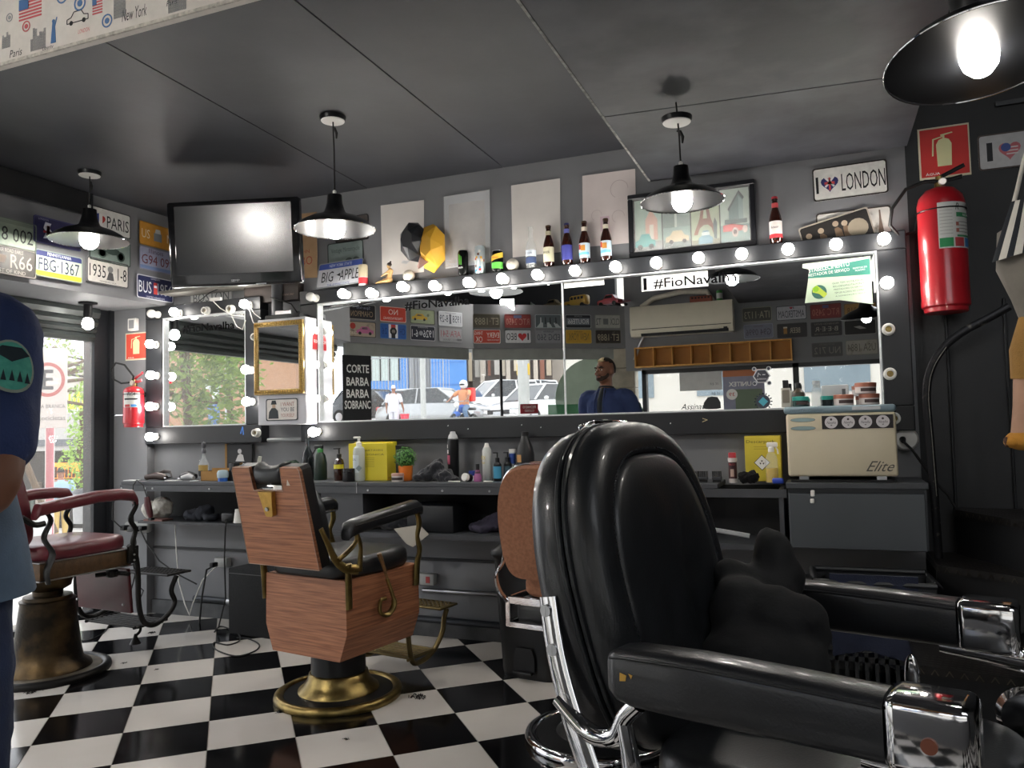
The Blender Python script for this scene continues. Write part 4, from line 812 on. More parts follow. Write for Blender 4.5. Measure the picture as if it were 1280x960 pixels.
pic(3, '#b7c6b9', [('#7f9a92', rect(-.5, -.5, .5, -.18), 'printed_ground'), ('#6c8480', [(-.2, -.1), (-.2, .12), (.18, .42), (.3, .3), (.3, -.1)], 'printed_block'), ('#92a8a1', [(.14, -.1), (.14, .36), (.3, .26), (.3, -.1)], 'printed_wall'), ('#4a5654', [(-.24, .12), (.16, .46), (.34, .32), (.3, .28), (.15, .4), (-.2, .08)], 'printed_cornice'), ('#5b6c69', rect(-.35, -.16, .42, -.08), 'printed_awning'), ('#c65a56', [(-.42, -.3), (-.42, -.18), (-.1, -.16), (.2, -.2), (.42, -.22), (.42, -.28), (.2, -.3)], 'printed_car'), ('#c9b4a9', circ(.11, 14, 0, -.32, .09), 'printed_wheel'), ('#5b4a46', circ(.06, 12, 0, -.32, .05), 'printed_hub'), ('#c9b4a9', circ(.09, 14, .34, -.28, .07), 'printed_wheel')])
MB().b2((-w_/2+f_, -.010, -h_/2+f_), (w_/2-f_, -.009, h_/2-f_)).build('cover_glass', GLASS, t)
# brown card poster behind the television
t, c, T = sheet('card_poster', 'brown card poster with red letters behind the television edge', [(340, 272), (396, 265), (397, 347), (340, 350)], WALL-.012, M('brown_card', '#a98a68', .8, 0, .12, scale=8), .004)
text(t, 'RAMBO', T @ TR((.03, -.10, .0045)), .22, .055, flat('#9a4a35')); text(t, 'JOHN', T @ TR((.07, -.045, .0045)), .10, .03, flat('#9a4a35'))
# television
TVd = 4.45; c = Dp(292, 303, TVd); g_ = Dp(325, 283, TVd); nn_ = ((V((0, 0, H))-g_).normalized()+(FLOOD-g_).normalized()).normalized(); xx = Z_.cross(nn_).normalized()
t = thing('television', 'black flat television on the wall in the left corner', 'television', mtx=frame(c, xx, nn_.cross(xx), nn_))
MB().rbox((0, 0, -.03), (.775, .485, .06), .015, 3).build('cabinet', M('tv_plastic', '#0f1013', .18, 0, .1, coat=.4), t)
MB().rbox((0, .02, -.004), (.69, .395, .012), .003, 1).build('screen', M('tv_screen', '#16191e', .2, 0, .05, spec=.7), t)
MB().rbox((0, -.05, -.08), (.5, .3, .06), .02, 2).build('back_shell', BLACKP, t)
text(t, 'SEMP', TR((0, -.215, .002)), .05, .012, flat('#b9bcc0')); MB().rbox((.15, -.238, .002), (.06, .006, .004), .001, 1).build('button_strip', flat('#8f9296'), t)
MB().box((0, 0, -.2), (.06, .06, .3)).rbox((0, 0, -.115), (.2, .2, .012), .003, 1).build('wall_mount', BLACKM, t)
# narrow wall shelf under the television with cables and a dark box
a, b = Yp(222, 357, 3.98), Yp(398, 352, 3.98)
t = thing('wall_shelf', 'narrow dark wall shelf running under the television and over the wires', 'shelf', (-3.9, 4.05, 2.115))
MB().b2((-4.08, 3.97, 2.135), (-3.10, WALL, 2.155)).build('board', M('old_grey_board', '#55534f', .7, col2='#6e6a64', scale=5), t, world=True)
a = Yp(240, 385, 4.06); b = Yp(398, 355, 4.06)
MB().b2((-3.45, 4.06, 2.03), (-3.03, WALL, 2.135)).build('lower_board', M('red_brown_board', '#3d3532', .6, var=.2), t, world=True)
text(t, 'SLEEPING & DRINKING ONLY', MW[t].inverted() @ frame((-3.14, 4.059, 2.065), X_, Z_), .16, .012, flat('#9c8a7a'))
# tangle of wires
t = thing('wire_tangle', 'white and black wires hanging under the television', 'cable', (-3.75, 4.0, 2.13))
m = MB()
for pts in (((262, 372), (275, 385), (290, 394), (304, 395)), ((300, 375), (312, 388), (316, 402), (322, 410)), ((290, 396), (296, 408), (303, 412), (307, 400)), ((310, 380), (318, 392), (326, 398))):
    m.tube([Yp(x, y, 4.0) for x, y in pts], .003, 6)
m.build('white_wire', WHITEP, t, world=True)
m = MB(); m.tube([Yp(x, y, 4.01) for x, y in ((230, 380), (247, 378), (262, 366), (275, 360))], .003, 6); m.tube([Yp(x, y, 4.0) for x, y in ((338, 372), (352, 376), (364, 380), (371, 390), (372, 402))], .004, 6)
m.build('black_wire', BLACKR, t, world=True)
MB().rbox(Yp(270, 374, 4.0), (.09, .02, .02), .003, 1).build('terminal_strip', WHITEP, t, world=True)
# white wall cabinet with gilt mirror and sign
x0, x1 = Yp(322, 450, 3.93).x, Yp(382, 450, 3.93).x; zt_, zb_ = Yp(350, 398, 3.93).z, Yp(350, 531, 3.93).z
t = thing('wall_cabinet', 'narrow white box cabinet between the two bulb-framed mirrors', 'cabinet', ((x0+x1)/2, 4.02, zb_))
MB().rbox(((x0+x1)/2, (3.93+WALL)/2, (zt_+zb_)/2), (x1-x0, WALL-3.93, zt_-zb_), .004, 1).build('body', M('white_laminate', '#c3c4cb', .45, 0, .05), t, world=True)
MB().b2((x1, 4.0, 1.70), (x1+.004, 4.06, 1.80)).build('red_sticker', flat('#b3282c'), t, world=True)
text(t, 'FECHE', MW[t].inverted() @ frame((x1+.005, 4.03, 1.75), Y_, Z_), .045, .02, WINK)
gx0, gx1 = x0-.01, Yp(379, 450, 3.91).x; gz0, gz1 = Yp(350, 493, 3.91).z, Yp(350, 401, 3.91).z
t = thing('gilt_mirror', 'small mirror in a gold patterned frame hung on the white cabinet', 'mirror', ((gx0+gx1)/2, 3.915, gz0))
GILT = M('gilt_frame', '#c2a263', .35, .6, col2='#7d6840', scale=120, bump=.4, bscale=200); fw = .032
m = MB(); m.rbox(((gx0+gx1)/2, 3.915, gz1-fw/2), (gx1-gx0, .022, fw), .006, 2).rbox(((gx0+gx1)/2, 3.915, gz0+fw/2), (gx1-gx0, .022, fw), .006, 2).rbox((gx0+fw/2, 3.915, (gz0+gz1)/2), (fw, .022, gz1-gz0-.02), .006, 2).rbox((gx1-fw/2, 3.915, (gz0+gz1)/2), (fw, .022, gz1-gz0-.02), .006, 2)
m.build('gilt_moulding', GILT, t, world=True)
m = MB()
for k in range(34):
    z = gz0+.012+(gz1-gz0-.024)*k/33
    for xx_ in (gx0+fw/2, gx1-fw/2): m.add([(xx_-.009, 3.9035, z), (xx_, 3.900, z+.006), (xx_+.009, 3.9035, z), (xx_, 3.900, z-.006), (xx_, 3.897, z)], [(0, 1, 4), (1, 2, 4), (2, 3, 4), (3, 0, 4)])
for k in range(20):
    x = gx0+.012+(gx1-gx0-.024)*k/19
    for zz_ in (gz0+fw/2, gz1-fw/2): m.add([(x-.006, 3.9035, zz_), (x, 3.9, zz_+.009), (x+.006, 3.9035, zz_), (x, 3.9, zz_-.009), (x, 3.897, zz_)], [(0, 1, 4), (1, 2, 4), (2, 3, 4), (3, 0, 4)])
m.build('bead_pattern', GOLDP, t, world=True, smooth=0)
MB().b2((gx0+fw-.004, 3.912, gz0+fw-.004), (gx1-fw+.004, 3.918, gz1-fw+.004)).build('mirror_pane', MIRRM, t, world=True, smooth=0)
p = Yp(352, 512, 3.922)
plate((p.x, 3.926, p.z), X_, 'white plate reading I WANT YOU BE YOURSELF hung under the gold mirror', '#d2cdc8', '#3a3f45', [('t', 'I WANT', .18, .24, .42, .18, '#8d4a44'), ('t', 'YOU BE', .18, 0, .42, .18, '#2c3a44'), ('t', 'YOURSELF', .18, -.26, .42, .16, '#a3645c'), ('p', [(-.42, -.4), (-.1, -.4), (-.12, -.05), (-.2, .08), (-.32, .08), (-.4, -.1)], '#2e3338', 'printed_coat'), ('p', [(-.3, .08), (-.2, .08), (-.2, .24), (-.3, .24)], '#b59b86', 'printed_face'), ('p', [(-.34, .24), (-.16, .24), (-.19, .42), (-.31, .42)], '#2e3338', 'printed_hat')], w=.235, h=.135, cat='sign', name='tin_sign')
# router and box on top of the cabinet
t = thing('router', 'flat dark router with a silver box on top of the white cabinet', 'router', ((x0+x1)/2+.02, 4.02, zt_))
MB().rbox(((x0+x1)/2, 4.02, zt_+.014), (.26, .16, .026), .004, 1).build('base_unit', BLACKP, t, world=True)
MB().rbox(((x0+x1)/2-.02, 4.03, zt_+.042), (.12, .11, .03), .003, 1).build('silver_box', STEEL, t, world=True)
MB().cyl(((x0+x1)/2-.12, 4.05, zt_+.02), ((x0+x1)/2-.12, 4.05, 2.13), .035, n=16).build('dark_tube', GREYB, t, world=True)
# ledge behind the front band with toy cars (they show in the mirror)
def toy(px, py, y, col, label, kind='car', s=1):
    p = Mp(px, py, y); t = thing('toy_'+kind, label, 'toy', (p.x, y, ST), rz=R(20), group=None)
    b = MB(); c_ = flat(col, .35)
    if kind == 'bus':
        b.rbox((.02*s, 0, .065*s), (.17*s, .08*s, .085*s), .02*s, 2).rbox((-.09*s, 0, .045*s), (.07*s, .07*s, .045*s), .015*s, 2); b.build('body', c_, t)
        m = MB()
        for k in range(4): m.b2((-.045*s+k*.035*s, -.0415*s, .07*s), (-.02*s+k*.035*s, .0415*s, .092*s))
        m.build('windows', INK, t, smooth=0)
    elif kind == 'biplane':
        b.tube([(-.12*s, 0, .06*s), (-.05*s, 0, .07*s), (.05*s, 0, .065*s), (.14*s, 0, .07*s)], [.012*s, .028*s, .024*s, .006*s], 10); b.build('body', c_, t)
        m = MB().rbox((-.04*s, 0, .11*s), (.06*s, .24*s, .006*s), .002, 1).rbox((-.04*s, 0, .05*s), (.06*s, .24*s, .006*s), .002, 1); m.build('wings', c_, t)
    else:
        b.rings([[(x*s, y_*s, z*s) for y_, z in ((-.035, .02), (.035, .02), (.038, .05), (.03, h2), (-.03, h2), (-.038, .05))] for x, h2 in ((-.11, .045), (-.1, .06), (-.05, .065), (-.02, .1), (.05, .1), (.08, .065), (.11, .055))]); b.build('body', c_, t)
        MB().rings([[(x*s, y_*s, z*s) for y_, z in ((-.036, .068), (.036, .068), (.031, h2), (-.031, h2))] for x, h2 in ((-.038, .072), (-.018, .094), (.045, .094), (.068, .07))]).build('windows', INK, t)
    for sx in (-.07, .07):
        m = MB().cyl((sx*s, -.042*s, .02*s), (sx*s, .042*s, .02*s), .02*s, n=14); m.build('wheel_pair', BLACKR, t)
    return t
for a in ((661, 372, -.62, '#9aa79c', 'pale green toy car on the ledge', 'car', 1.1), (690, 370, -.64, '#8c7c60', 'tan open toy jeep on the ledge', 'car', 1.2), (722, 372, -.66, '#c09a3c', 'yellow toy school bus on the ledge', 'bus', 1.4), (762, 374, -.70, '#a3424c', 'red toy car on the ledge beside the bus', 'car', 1.3), (778, 370, -.78, '#9a6a74', 'small pink toy biplane right of the red toy car', 'biplane', .8)): toy(*a)
# air conditioner
a, b = Mp(787, 385, TY+.2), Mp(915, 372, TY+.2); cx = (a.x+b.x)/2; wd = abs(b.x-a.x); zt2, zb2 = Mp(850, 379, TY+.2).z, Mp(850, 417, TY+.2).z
t = thing('air_conditioner', 'cream split air conditioner on the wall behind, showing in the long mirror', 'air conditioner', (cx, TY, zb2))
CRM = M('ac_cream', '#d3ccb9', .35, 0, .03, coat=.2)
hh = zt2-zb2
m = MB(); m.prism([(0, 0), (.17, .0), (.21, .05), (.215, .10), (.205, hh-.02), (.19, hh), (0, hh)], wd, frame((cx-wd/2, TY, zb2), Y_, Z_)); m.build('housing', CRM, t, world=True, smooth=50)
MB().b2((cx-wd/2+.02, TY+.2115, zb2+.072), (cx+wd/2-.02, TY+.2175, zb2+.079)).b2((cx-wd/2+.12, TY+.17, zb2-.002), (cx+wd/2-.05, TY+.2, zb2+.03)).build('vent_slot', INK, t, world=True)
MB().rbox((cx-.03, TY+.195, zb2+.034), (wd-.22, .03, .012), .003, 1).build('air_flap', CRM, t, world=True)
MB().b2((cx+wd/2-.1, TY+.2, zb2+.03), (cx+wd/2-.06, TY+.2125, zb2+.045)).build('display', INK, t, world=True)
MB().tube([(cx-wd/2+.12, TY+.06, zb2+.01), (cx-wd/2+.06, TY+.05, zb2-.10), (cx-wd/2-.0, TY+.03, zb2-.25)], .017, 10).build('drain_pipe', STEEL, t, world=True)
MB().tube([(cx-wd/2+.1, TY+.05, zt2+.01), (cx-wd/2+.25, TY+.06, zt2+.10), (cx, TY+.05, zt2+.15), (cx+wd*.25, TY+.05, zt2+.13), (cx+wd*.3, TY+.03, zt2+.02)], .03, 10).build('lagged_pipe', M('pipe_wrap', '#c9c4b6', .7), t, world=True)
t = thing('toy_bus', 'red brown toy double bus on the air conditioner', 'toy', (cx+.22, TY+.1, zt2)); MB().rbox((0, 0, .04), (.24, .07, .07), .008, 1).build('body', flat('#8c4a38'), t)
m = MB(); [m.b2((-.1+k*.035, -.037, .045), (-.078+k*.035, .037, .062)) for k in range(6)]; m.build('windows', INK, t, smooth=0)
t = thing('drink_can', 'green and white can on the air conditioner', 'can', (cx+.42, TY+.1, zt2)); MB().lathe([(.028, 0), (.033, .006), (.033, .11), (.027, .12), (.026, .122), (0, .12)], n=20).build('can_body', flat('#4f9a52', .3), t); MB().lathe([(.0335, .03), (.0335, .09)], n=20).build('can_print', flat('#c9cfc9', .4), t)
# pine cubby shelf
PINE = wood('pine_board', '#cf9a4a', '#bd8738', 3, (8, 1, 1), .5)
a, b = Mp(793, 446, TY+.12), Mp(990, 440, TY+.12); x0, x1 = min(a.x, b.x), max(a.x, b.x); zt3, zb3 = Mp(890, 429, TY+.12).z, Mp(890, 455, TY+.12).z
t = thing('cubby_shelf', 'long pine shelf of open cubbies under the air conditioner', 'shelf', ((x0+x1)/2, TY, zb3))
MB().b2((x0, TY+.004, zt3-.014), (x1, TY+.13, zt3)).build('top_board', PINE, t, world=True); MB().b2((x0, TY+.004, zb3), (x1, TY+.13, zb3+.014)).build('bottom_board', PINE, t, world=True); MB().b2((x0, TY+.001, zb3), (x1, TY+.008, zt3)).build('back_board', M('pine_recess_shade', '#a06c28', .6), t, world=True)  # back board coloured darker pine, painting recess shade to give the cubbies depth
for k in range(9): x = x0+.007+(x1-x0-.014)*k/8; MB().b2((x-.006, TY+.006, zb3+.014), (x+.006, TY+.128, zt3-.014)).build('divider', PINE, t, world=True)
# ================================================================ COUNTER AND WHAT STANDS ON IT
CF, CT = 3.80, .905          # counter front edge and top
CB = 4.118
t = thing('counter', 'long dark grey wall counter with an open shelf below, running under the mirrors', 'counter', (-1.9, CB, 0))
MB().rbox((-2.35, (CF+.003+CB)/2, CT-.012), (3.76, CB-CF-.003, .024), .003, 1).build('worktop', GREYB, t, world=True)
m = MB().b2((-4.23, CF-.004, CT-.062), (-.165, CF+.012, CT-.024)); m.build('front_lip', GREYB, t, world=True)
MB().b2((-2.45, CF-.006, CT-.06), (-2.447, CF+.01, CT-.001)).build('joint_strip', STEEL, t, world=True)
p = Xp(0, 0, -1) if 0 else None
sx0, sx1 = Yp(400, 640, CF).x, Yp(452, 640, CF).x
MB().b2((sx0, CF+.012, .628), (sx1, CB, CT-.026)).build('drawer_front', GREYB, t, world=True)
SHz = .628
MB().b2((sx0, CF+.005, SHz-.028), (-.165, CB, SHz)).build('shelf_board', GREYB, t, world=True)
SLz, sl0, sl1 = .648, Yp(172, 655, CF+.05).x, sx0
MB().b2((sl0, CF+.05, SLz-.016), (sl1, CB, SLz)).build('shelf_board', M('thin_dark_board', '#3b3d40', .5), t, world=True)
MB().b2((-.20, CF+.005, SHz), (-.18, CB, CT-.026)).build('partition', GREYB, t, world=True)
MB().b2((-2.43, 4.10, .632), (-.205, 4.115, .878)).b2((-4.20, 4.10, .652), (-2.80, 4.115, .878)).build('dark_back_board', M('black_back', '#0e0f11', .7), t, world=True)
sc = MB()
for px in (182, 191, 262, 460, 553, 612, 40+112, 330): 
    q = Yp(px, 607, CF-.004); sc.cyl((q.x, CF-.003, CT-.043), (q.x, CF-.009, CT-.043), .006, n=8)
sc.build('bolt_heads', STEEL, t, world=True, kind='stuff')
# right cabinet unit
t = thing('cabinet', 'grey wall cabinet with a wide blank drop door under the sterilizer', 'cabinet', (.11, CB, .60))
MB().rbox((.122, (3.745+CB)/2, CT-.002), (.572, CB-3.745, .026), .003, 1).build('top_board', GREYB, t, world=True)
MB().b2((-.158, 3.77, .63), (.40, CB, CT-.016)).build('body', GREYB, t, world=True)
MB().rbox((.118, 3.758, .748), (.546, .022, .243), .003, 1).build('door', M('grey_door', '#4b4f53', .42, 0, .06, scale=4), t, world=True)
MB().b2((-.155, 3.748, .872), (.39, 3.77, .892)).build('front_rail', GREYF, t, world=True)
q = Yp(1016, 620, 3.745); MB().rbox((q.x, 3.742, q.z+.012), (.018, .008, .028), .003, 1).rbox((q.x-.003, 3.742, q.z-.022), (.018, .008, .02), .003, 1).build('catch', WHITEP, t, world=True)
# deep recess back of shelf and pipes on the lower wall
t = thing('wall_conduit', 'grey electric conduit with a switch box running along the lower wall', 'pipe', (-2.2, 4.1, .33))
za = Yp(600, 742, 4.09).z
MB().cyl((-2.20, 4.095, za), (-1.25, 4.095, za), .013).cyl((-3.30, 4.095, za+.01), (-2.42, 4.095, za), .013).build('conduit', STEEL, t, world=True)
q = Yp(533, 724, 4.08); MB().rbox((q.x, 4.09, q.z), (.11, .05, .065), .008, 2).build('switch_box', M('light_grey_box', '#a5a6a4', .45), t, world=True); MB().b2((q.x+.005, 4.062, q.z-.018), (q.x+.03, 4.066, q.z+.018)).build('red_rocker', flat('#b0403c', .3), t, world=True)
q = Yp(277, 703, 4.08); MB().rbox((q.x, 4.09, q.z), (.10, .05, .06), .008, 2).build('socket_box', M('light_grey_box', '#a5a6a4', .45), t, world=True)
z2_ = Yp(590, 780, 4.09).z
t = thing('floor_pipe', 'dark water pipe running low along the back wall', 'pipe', (-2.4, 4.1, z2_)); MB().cyl((-3.9, 4.093, z2_+.03), (-.1, 4.093, z2_-.02), .019).build('pipe', M('dark_pipe', '#3a3d42', .4, .3), t, world=True)
for x in (-1.66, -3.6): MB().cyl((x-.02, 4.093, z2_+.003 if x > -2 else z2_+.024), (x+.02, 4.093, z2_+.003 if x > -2 else z2_+.024), .025).build('pipe_clamp', STEEL, t, world=True)
bs = struct('baseboard_back', MB().b2((-4.27, 4.088, 0), (.42, WALL, .09)), M('scuffed_base', '#5c5d5e', .7, col2='#38393b', scale=7))
struct('shadow_strip', MB().b2((-4.27, 4.104, .43), (.42, WALL, .445)), DARKW)  # black strip stands in for the shadow line along the lower wall
# --- generic containers
def jar(name, label, cat, x, y, z, parts, rz=0, group=None, rx=0):
    """parts: (part name, profile, material) stacked in local z"""
    t = thing(name, label, cat, (x, y, z), rz=rz, group=group, rx=rx)
    for p in parts:
        MB().lathe(p[1], n=p[3] if len(p) > 3 else 24).build(p[0], p[2], t)
    return t
def C_(px, y=3.95): return Yp(px, 590, y).x
def pz(px, py, y): return Yp(px, py, y).z
def label_patch(t, r, z0, z1, a0, a1, mat, name='label', off=.0008):
    m = MB(); n = 12; vs = []
    for k in range(n+1): a = R(a0+(a1-a0)*k/n); vs += [((r+off)*cos(a), (r+off)*sin(a), z0), ((r+off)*cos(a), (r+off)*sin(a), z1)]
    return m.add(vs, [(2*k, 2*k+2, 2*k+3, 2*k+1) for k in range(n)]).build(name, mat, t)
def ltext(t, s, r, z, a, w_, h_, mat, off=.0016, **k):
    a = R(a); return text(t, s, frame(((r+off)*cos(a), (r+off)*sin(a), z), (-sin(a), cos(a), 0), Z_), w_, h_, mat, **k)
# beer bottles and cans on top of the mirror frame
FT_ = 2.07; FYm = 4.078
def beer(px, label, neck, lab, lab2, glass=BROWNG, txt='', h=.235):
    x = Yp(px, 315, FYm).x; r = .03
    t = thing('beer_bottle', label, 'bottle', (x, FYm, FT_))
    MB().lathe([(.026, 0), (r, .006), (r, h*.52), (r*.88, h*.60), (.0155, h*.75), (.0125, h*.92), (.0145, h*.925), (.0145, h*.955), (0, h*.956)], n=24).build('bottle_glass', glass, t)
    MB().lathe([(.0155, h*.95), (.0155, h*.985), (.013, h), (0, h)], n=16).build('cap', neck, t)
    label_patch(t, r, h*.12, h*.47, -175, -5, lab, 'front_label'); label_patch(t, .0148, h*.76, h*.86, -180, 0, lab2, 'neck_label')
    if txt: ltext(t, txt, r, h*.34, -95, .036, .012, INK)
    return t
beer(686, 'brown beer bottle with a cream label, third thing right of the ball on the frame', M('cap_brown', '#4a3a2a', .4), flat('#c9c5a8'), flat('#a9a38a'), txt='BIER')
beer(709, 'brown beer bottle with a purple blue label', M('cap_blue', '#2b2d5c', .4), flat('#3c3f8a'), flat('#5a5fa0'))
beer(731, 'brown beer bottle with a colourful round-neck label, left of its twin', M('cap_brown', '#4a3a2a', .4), flat('#b9ccd6'), flat('#c9c0b0'))
t = COL.objects[-1]
beer(758, 'brown beer bottle with a colourful label, nearest the framed car picture', M('cap_brown', '#4a3a2a', .4), flat('#b9ccd6'), flat('#c9c0b0'))
for o in [o for o in COL.objects if o.name.startswith('beer_bottle') and o.type == 'EMPTY']:
    if 'colourful' in o['label']:
        label_patch(o, .03, .045, .06, -150, -30, flat('#6fb6d6'), 'label_band', .0016); label_patch(o, .03, .068, .098, -120, -70, flat('#c98a3c'), 'label_picture', .0016); label_patch(o, .03, .075, .105, -150, -120, flat('#b5403a'), 'label_picture', .0016)
beer(971, 'dark beer bottle with white and red label standing alone right of the framed picture', M('cap_red', '#b0303a', .4), flat('#d8d2ce'), flat('#b8464a'), txt='Budweiser', h=.24)
o = [o for o in COL.objects if 'standing alone' in str(o.get('label', ''))][0]; label_patch(o, .03, .028, .048, -175, -5, flat('#b03038'), 'label_band', .0016)
x = Yp(664, 320, FYm).x
t = thing('beer_bottle', 'clear empty beer bottle with a dark blue band before the second blank poster', 'bottle', (x, FYm, FT_))
MB().lathe([(.026, 0), (.03, .006), (.03, .12), (.027, .14), (.014, .17), (.0125, .225), (.0145, .226), (.0145, .238), (.012, .238)], n=24).build('bottle_glass', BOTG, t)
label_patch(t, .03, .07, .105, -175, -5, flat('#c9d2da'), 'front_label'); label_patch(t, .03, .03, .065, -175, -5, flat('#39486b'), 'band_label'); ltext(t, 'Corona', .03, .088, -92, .04, .014, DINK)
def can(px, label, body, r=.030, h=.15, extra=None):
    x = Yp(px, 330, FYm).x; t = thing('drink_can', label, 'can', (x, FYm, FT_))
    MB().lathe([(r*.82, 0), (r*.84, .004), (r, .014), (r, h-.014), (r*.84, h-.003), (r*.86, h), (r*.8, h), (r*.78, h-.004), (0, h-.004)], n=26).build('can_body', body, t)
    MB().lathe([(r*.85, h-.002), (r*.87, h+.0008), (r*.80, h+.0008), (r*.78, h-.003), (0, h-.003)], n=24).build('can_lid', STEEL, t)
    if extra: extra(t, r, h)
    return t
def mon(t, r, h):
    for k, a in enumerate((-118, -104, -90)): label_patch(t, r, h*.42, h*(.84-.05*k), a, a+6, flat('#58b53a'), 'green_claw_stripe')
    ltext(t, 'MONSTER', r, h*.3, -95, .03, .009, WINK)
can(579, 'tall black energy drink can with green claw stripes', M('black_can', '#121413', .25, .6), extra=mon)
def mix(t, r, h):
    rr = random.Random(3); cl = ['#b3403c', '#d3a040', '#4f8fae', '#e0dcd4', '#6a4a3a']
    for k in range(14): a = rr.uniform(-165, -35); z = rr.uniform(.05, .85)*h; label_patch(t, r, z, z+.014, a, a+24, flat(cl[k % 5]), 'can_print', .0006+.00006*k)
can(600, 'tall white can with mixed bright prints, beside the black can', M('white_can', '#b9c6cc', .3, .4), extra=mix, h=.165)
def sch(t, r, h):
    label_patch(t, r, .02, h*.45, -178, -2, flat('#58b043'), 'green_field'); 
    m = MB(); n = 14; vs = []
    for k in range(n+1): a = R(-178+176*k/n); z = h*.46+h*.22*k/n; vs += [((r+.001)*cos(a), (r+.001)*sin(a), z), ((r+.001)*cos(a), (r+.001)*sin(a), z+.03)]
    m.add(vs, [(2*k, 2*k+2, 2*k+3, 2*k+1) for k in range(n)]).build('yellow_band', flat('#d9b53c'), t); ltext(t, 'Schweppes', r, h*.66, -92, .044, .012, RINK, shear=.3)
can(622, 'green, yellow and black tonic can with a slanted band', M('black_can', '#121413', .25, .6), r=.033, h=.125, extra=sch)
def ball(px, r, label, mt, seam=True):
    x = Yp(px, 335, FYm).x; t = thing('ball', label, 'ball', (x, FYm, FT_)); MB().ell((0, 0, r), r, 28, 18).build('ball_skin', mt, t)
    if seam: MB().tube([(r*1.003*cos(a)*cos(.5*sin(2*a)), r*1.003*sin(a)*cos(.5*sin(2*a)), r+r*1.003*sin(.5*sin(2*a))) for a in (2*pi*k/48 for k in range(49))], .0011, 5, caps=False).build('stitching', flat('#8d8478'), t)
ball(641, .036, 'off white stitched ball between the tonic can and the clear bottle', M('ball_leather', '#b8b3a6', .6, 0, .06))
ball(511, .036, 'off white ball between the seated figurine and the yellow paper sculpture', M('ball_leather', '#b8b3a6', .6, 0, .06))
# red and cream tin beside the apple plate
x = Yp(455, 340, FYm).x; t = jar('tin', 'cream tin with a red lower half beside the big apple plate', 'tin', x, FYm-.01, FT_, [('tin_body', [(.026, 0), (.028, .003), (.028, .06)], flat('#c9c0bb', .4)), ('paper_wrap', [(.0285, .055), (.0285, .125), (.026, .13), (0, .13)], flat('#c9bd9f'))]); MB().lathe([(.0288, .012), (.0288, .05)], n=22).build('red_band', flat('#b8333a', .4), t)
# seated figurine
x = Yp(486, 350, FYm-.01).x
t = thing('figurine', 'small bare seated figurine with dark hair on the frame top', 'figurine', (x, FYm-.008, FT_))
SKF = M('figurine_resin', '#b58f5c', .4, 0, .08)
m = MB(); m.ell((0, 0, .022), (.024, .020, .02)).tube([(0, 0, .02), (.006, 0, .05), (.012, 0, .078), (.008, 0, .092)], [.019, .015, .018, .008]).ell((0, 0, .108), (.013, .012, .017))
m.tube([(.012, -.012, .08), (-.01, -.02, .06), (-.045, -.014, .045)], [.007, .006, .004]).tube([(.012, .012, .08), (-.01, .02, .062), (-.04, .014, .05)], [.007, .006, .004])
m.tube([(0, -.010, .015), (-.04, -.012, .014), (-.085, -.010, .008)], [.013, .010, .006]).tube([(0, .010, .015), (-.04, .012, .03), (-.07, .010, .008)], [.013, .010, .006])
o = m.build('body', SKF, t); remesh(o, .003, 2); MB().ell((.004, 0, .115), (.015, .014, .014)).ell((.012, 0, .13), .006).build('hair', M('figurine_hair', '#2c201a', .5), t)
# folded paper head sculpture
q = Yp(532, 310, 4.05); t = thing('paper_sculpture', 'faceted black and yellow folded paper sculpture on the wall', 'sculpture', (q.x, WALL-.01, q.z))
YP = flat('#d9a531'); BPp = flat('#1f2126', .4)
rr = random.Random(5)
def facet(cx, cy, cz, rx, ry, rz_, mt, nm, n=7):
    rg = []
    for k, (s_, yy) in enumerate(((.55, 0), (1, -.3), (.95, -.6), (.45, -1))):
        rg.append([(cx+rx*s_*cos(2*pi*(i+.5*k)/n), cy+yy*ry, cz+rz_*s_*sin(2*pi*(i+.5*k)/n)) for i in range(n)])
    MB().rings([list(reversed(g)) for g in rg]).build(nm, mt, t, smooth=0)
facet(.045, 0, -.005, .085, .15, .145, YP, 'yellow_facets', 6); facet(-.05, -.04, .03, .085, .16, .12, BPp, 'black_facets', 7)
MB().add([(0, -.13, -.06), (.05, -.12, -.10), (.02, -.19, -.15), (-.02, -.13, -.12)], [(0, 1, 2), (0, 2, 3), (0, 3, 1), (1, 3, 2)]).build('pink_facets', flat('#c9a39a'), t, smooth=0)
MB().add([(-.14, -.10, .0), (-.08, -.14, .01), (-.08, -.14, -.005), (-.14, -.12, -.015)], [(0, 1, 2, 3)]).add([(-.08, -.19, -.09), (-.03, -.2, -.10), (-.05, -.2, -.115), (-.09, -.19, -.105)], [(0, 1, 2, 3)]).build('white_facets', flat('#cfcfd0'), t, smooth=0)
# --- things on the counter
def on(px, y=3.93): return C_(px, y), y
GLYEL = flat('#cfc42e', .45)
# clear gel bottle with pump
x, y = on(449, 3.90); r = .034
t = jar('gel_bottle', 'tall clear gel bottle with a white pump before the yellow box', 'bottle', x, y, CT, [('bottle_body', [(.030, 0), (r, .008), (r, .17), (.030, .19), (.014, .205), (.014, .212)], M('clear_gel', '#c9d0cf', .1, 0, .04, alpha=.75)), ('pump_collar', [(.016, .205), (.016, .222), (.008, .226), (.008, .246), (0, .247)], WHITEP)])
MB().rbox((-.012, 0, .25), (.045, .018, .012), .005, 2).build('pump_head', WHITEP, t); label_patch(t, r, .05, .15, -160, -60, M('pale_label', '#c3cfd3', .5), 'label'); poly(t, [(0, .018), (.018, 0), (0, -.018), (-.018, 0)], frame((.018, -.0315, .075), (.85, .5, 0), Z_), flat('#7d8c90'), 'label_mark'); ltext(t, 'GEL', r, .125, -105, .026, .012, DINK)
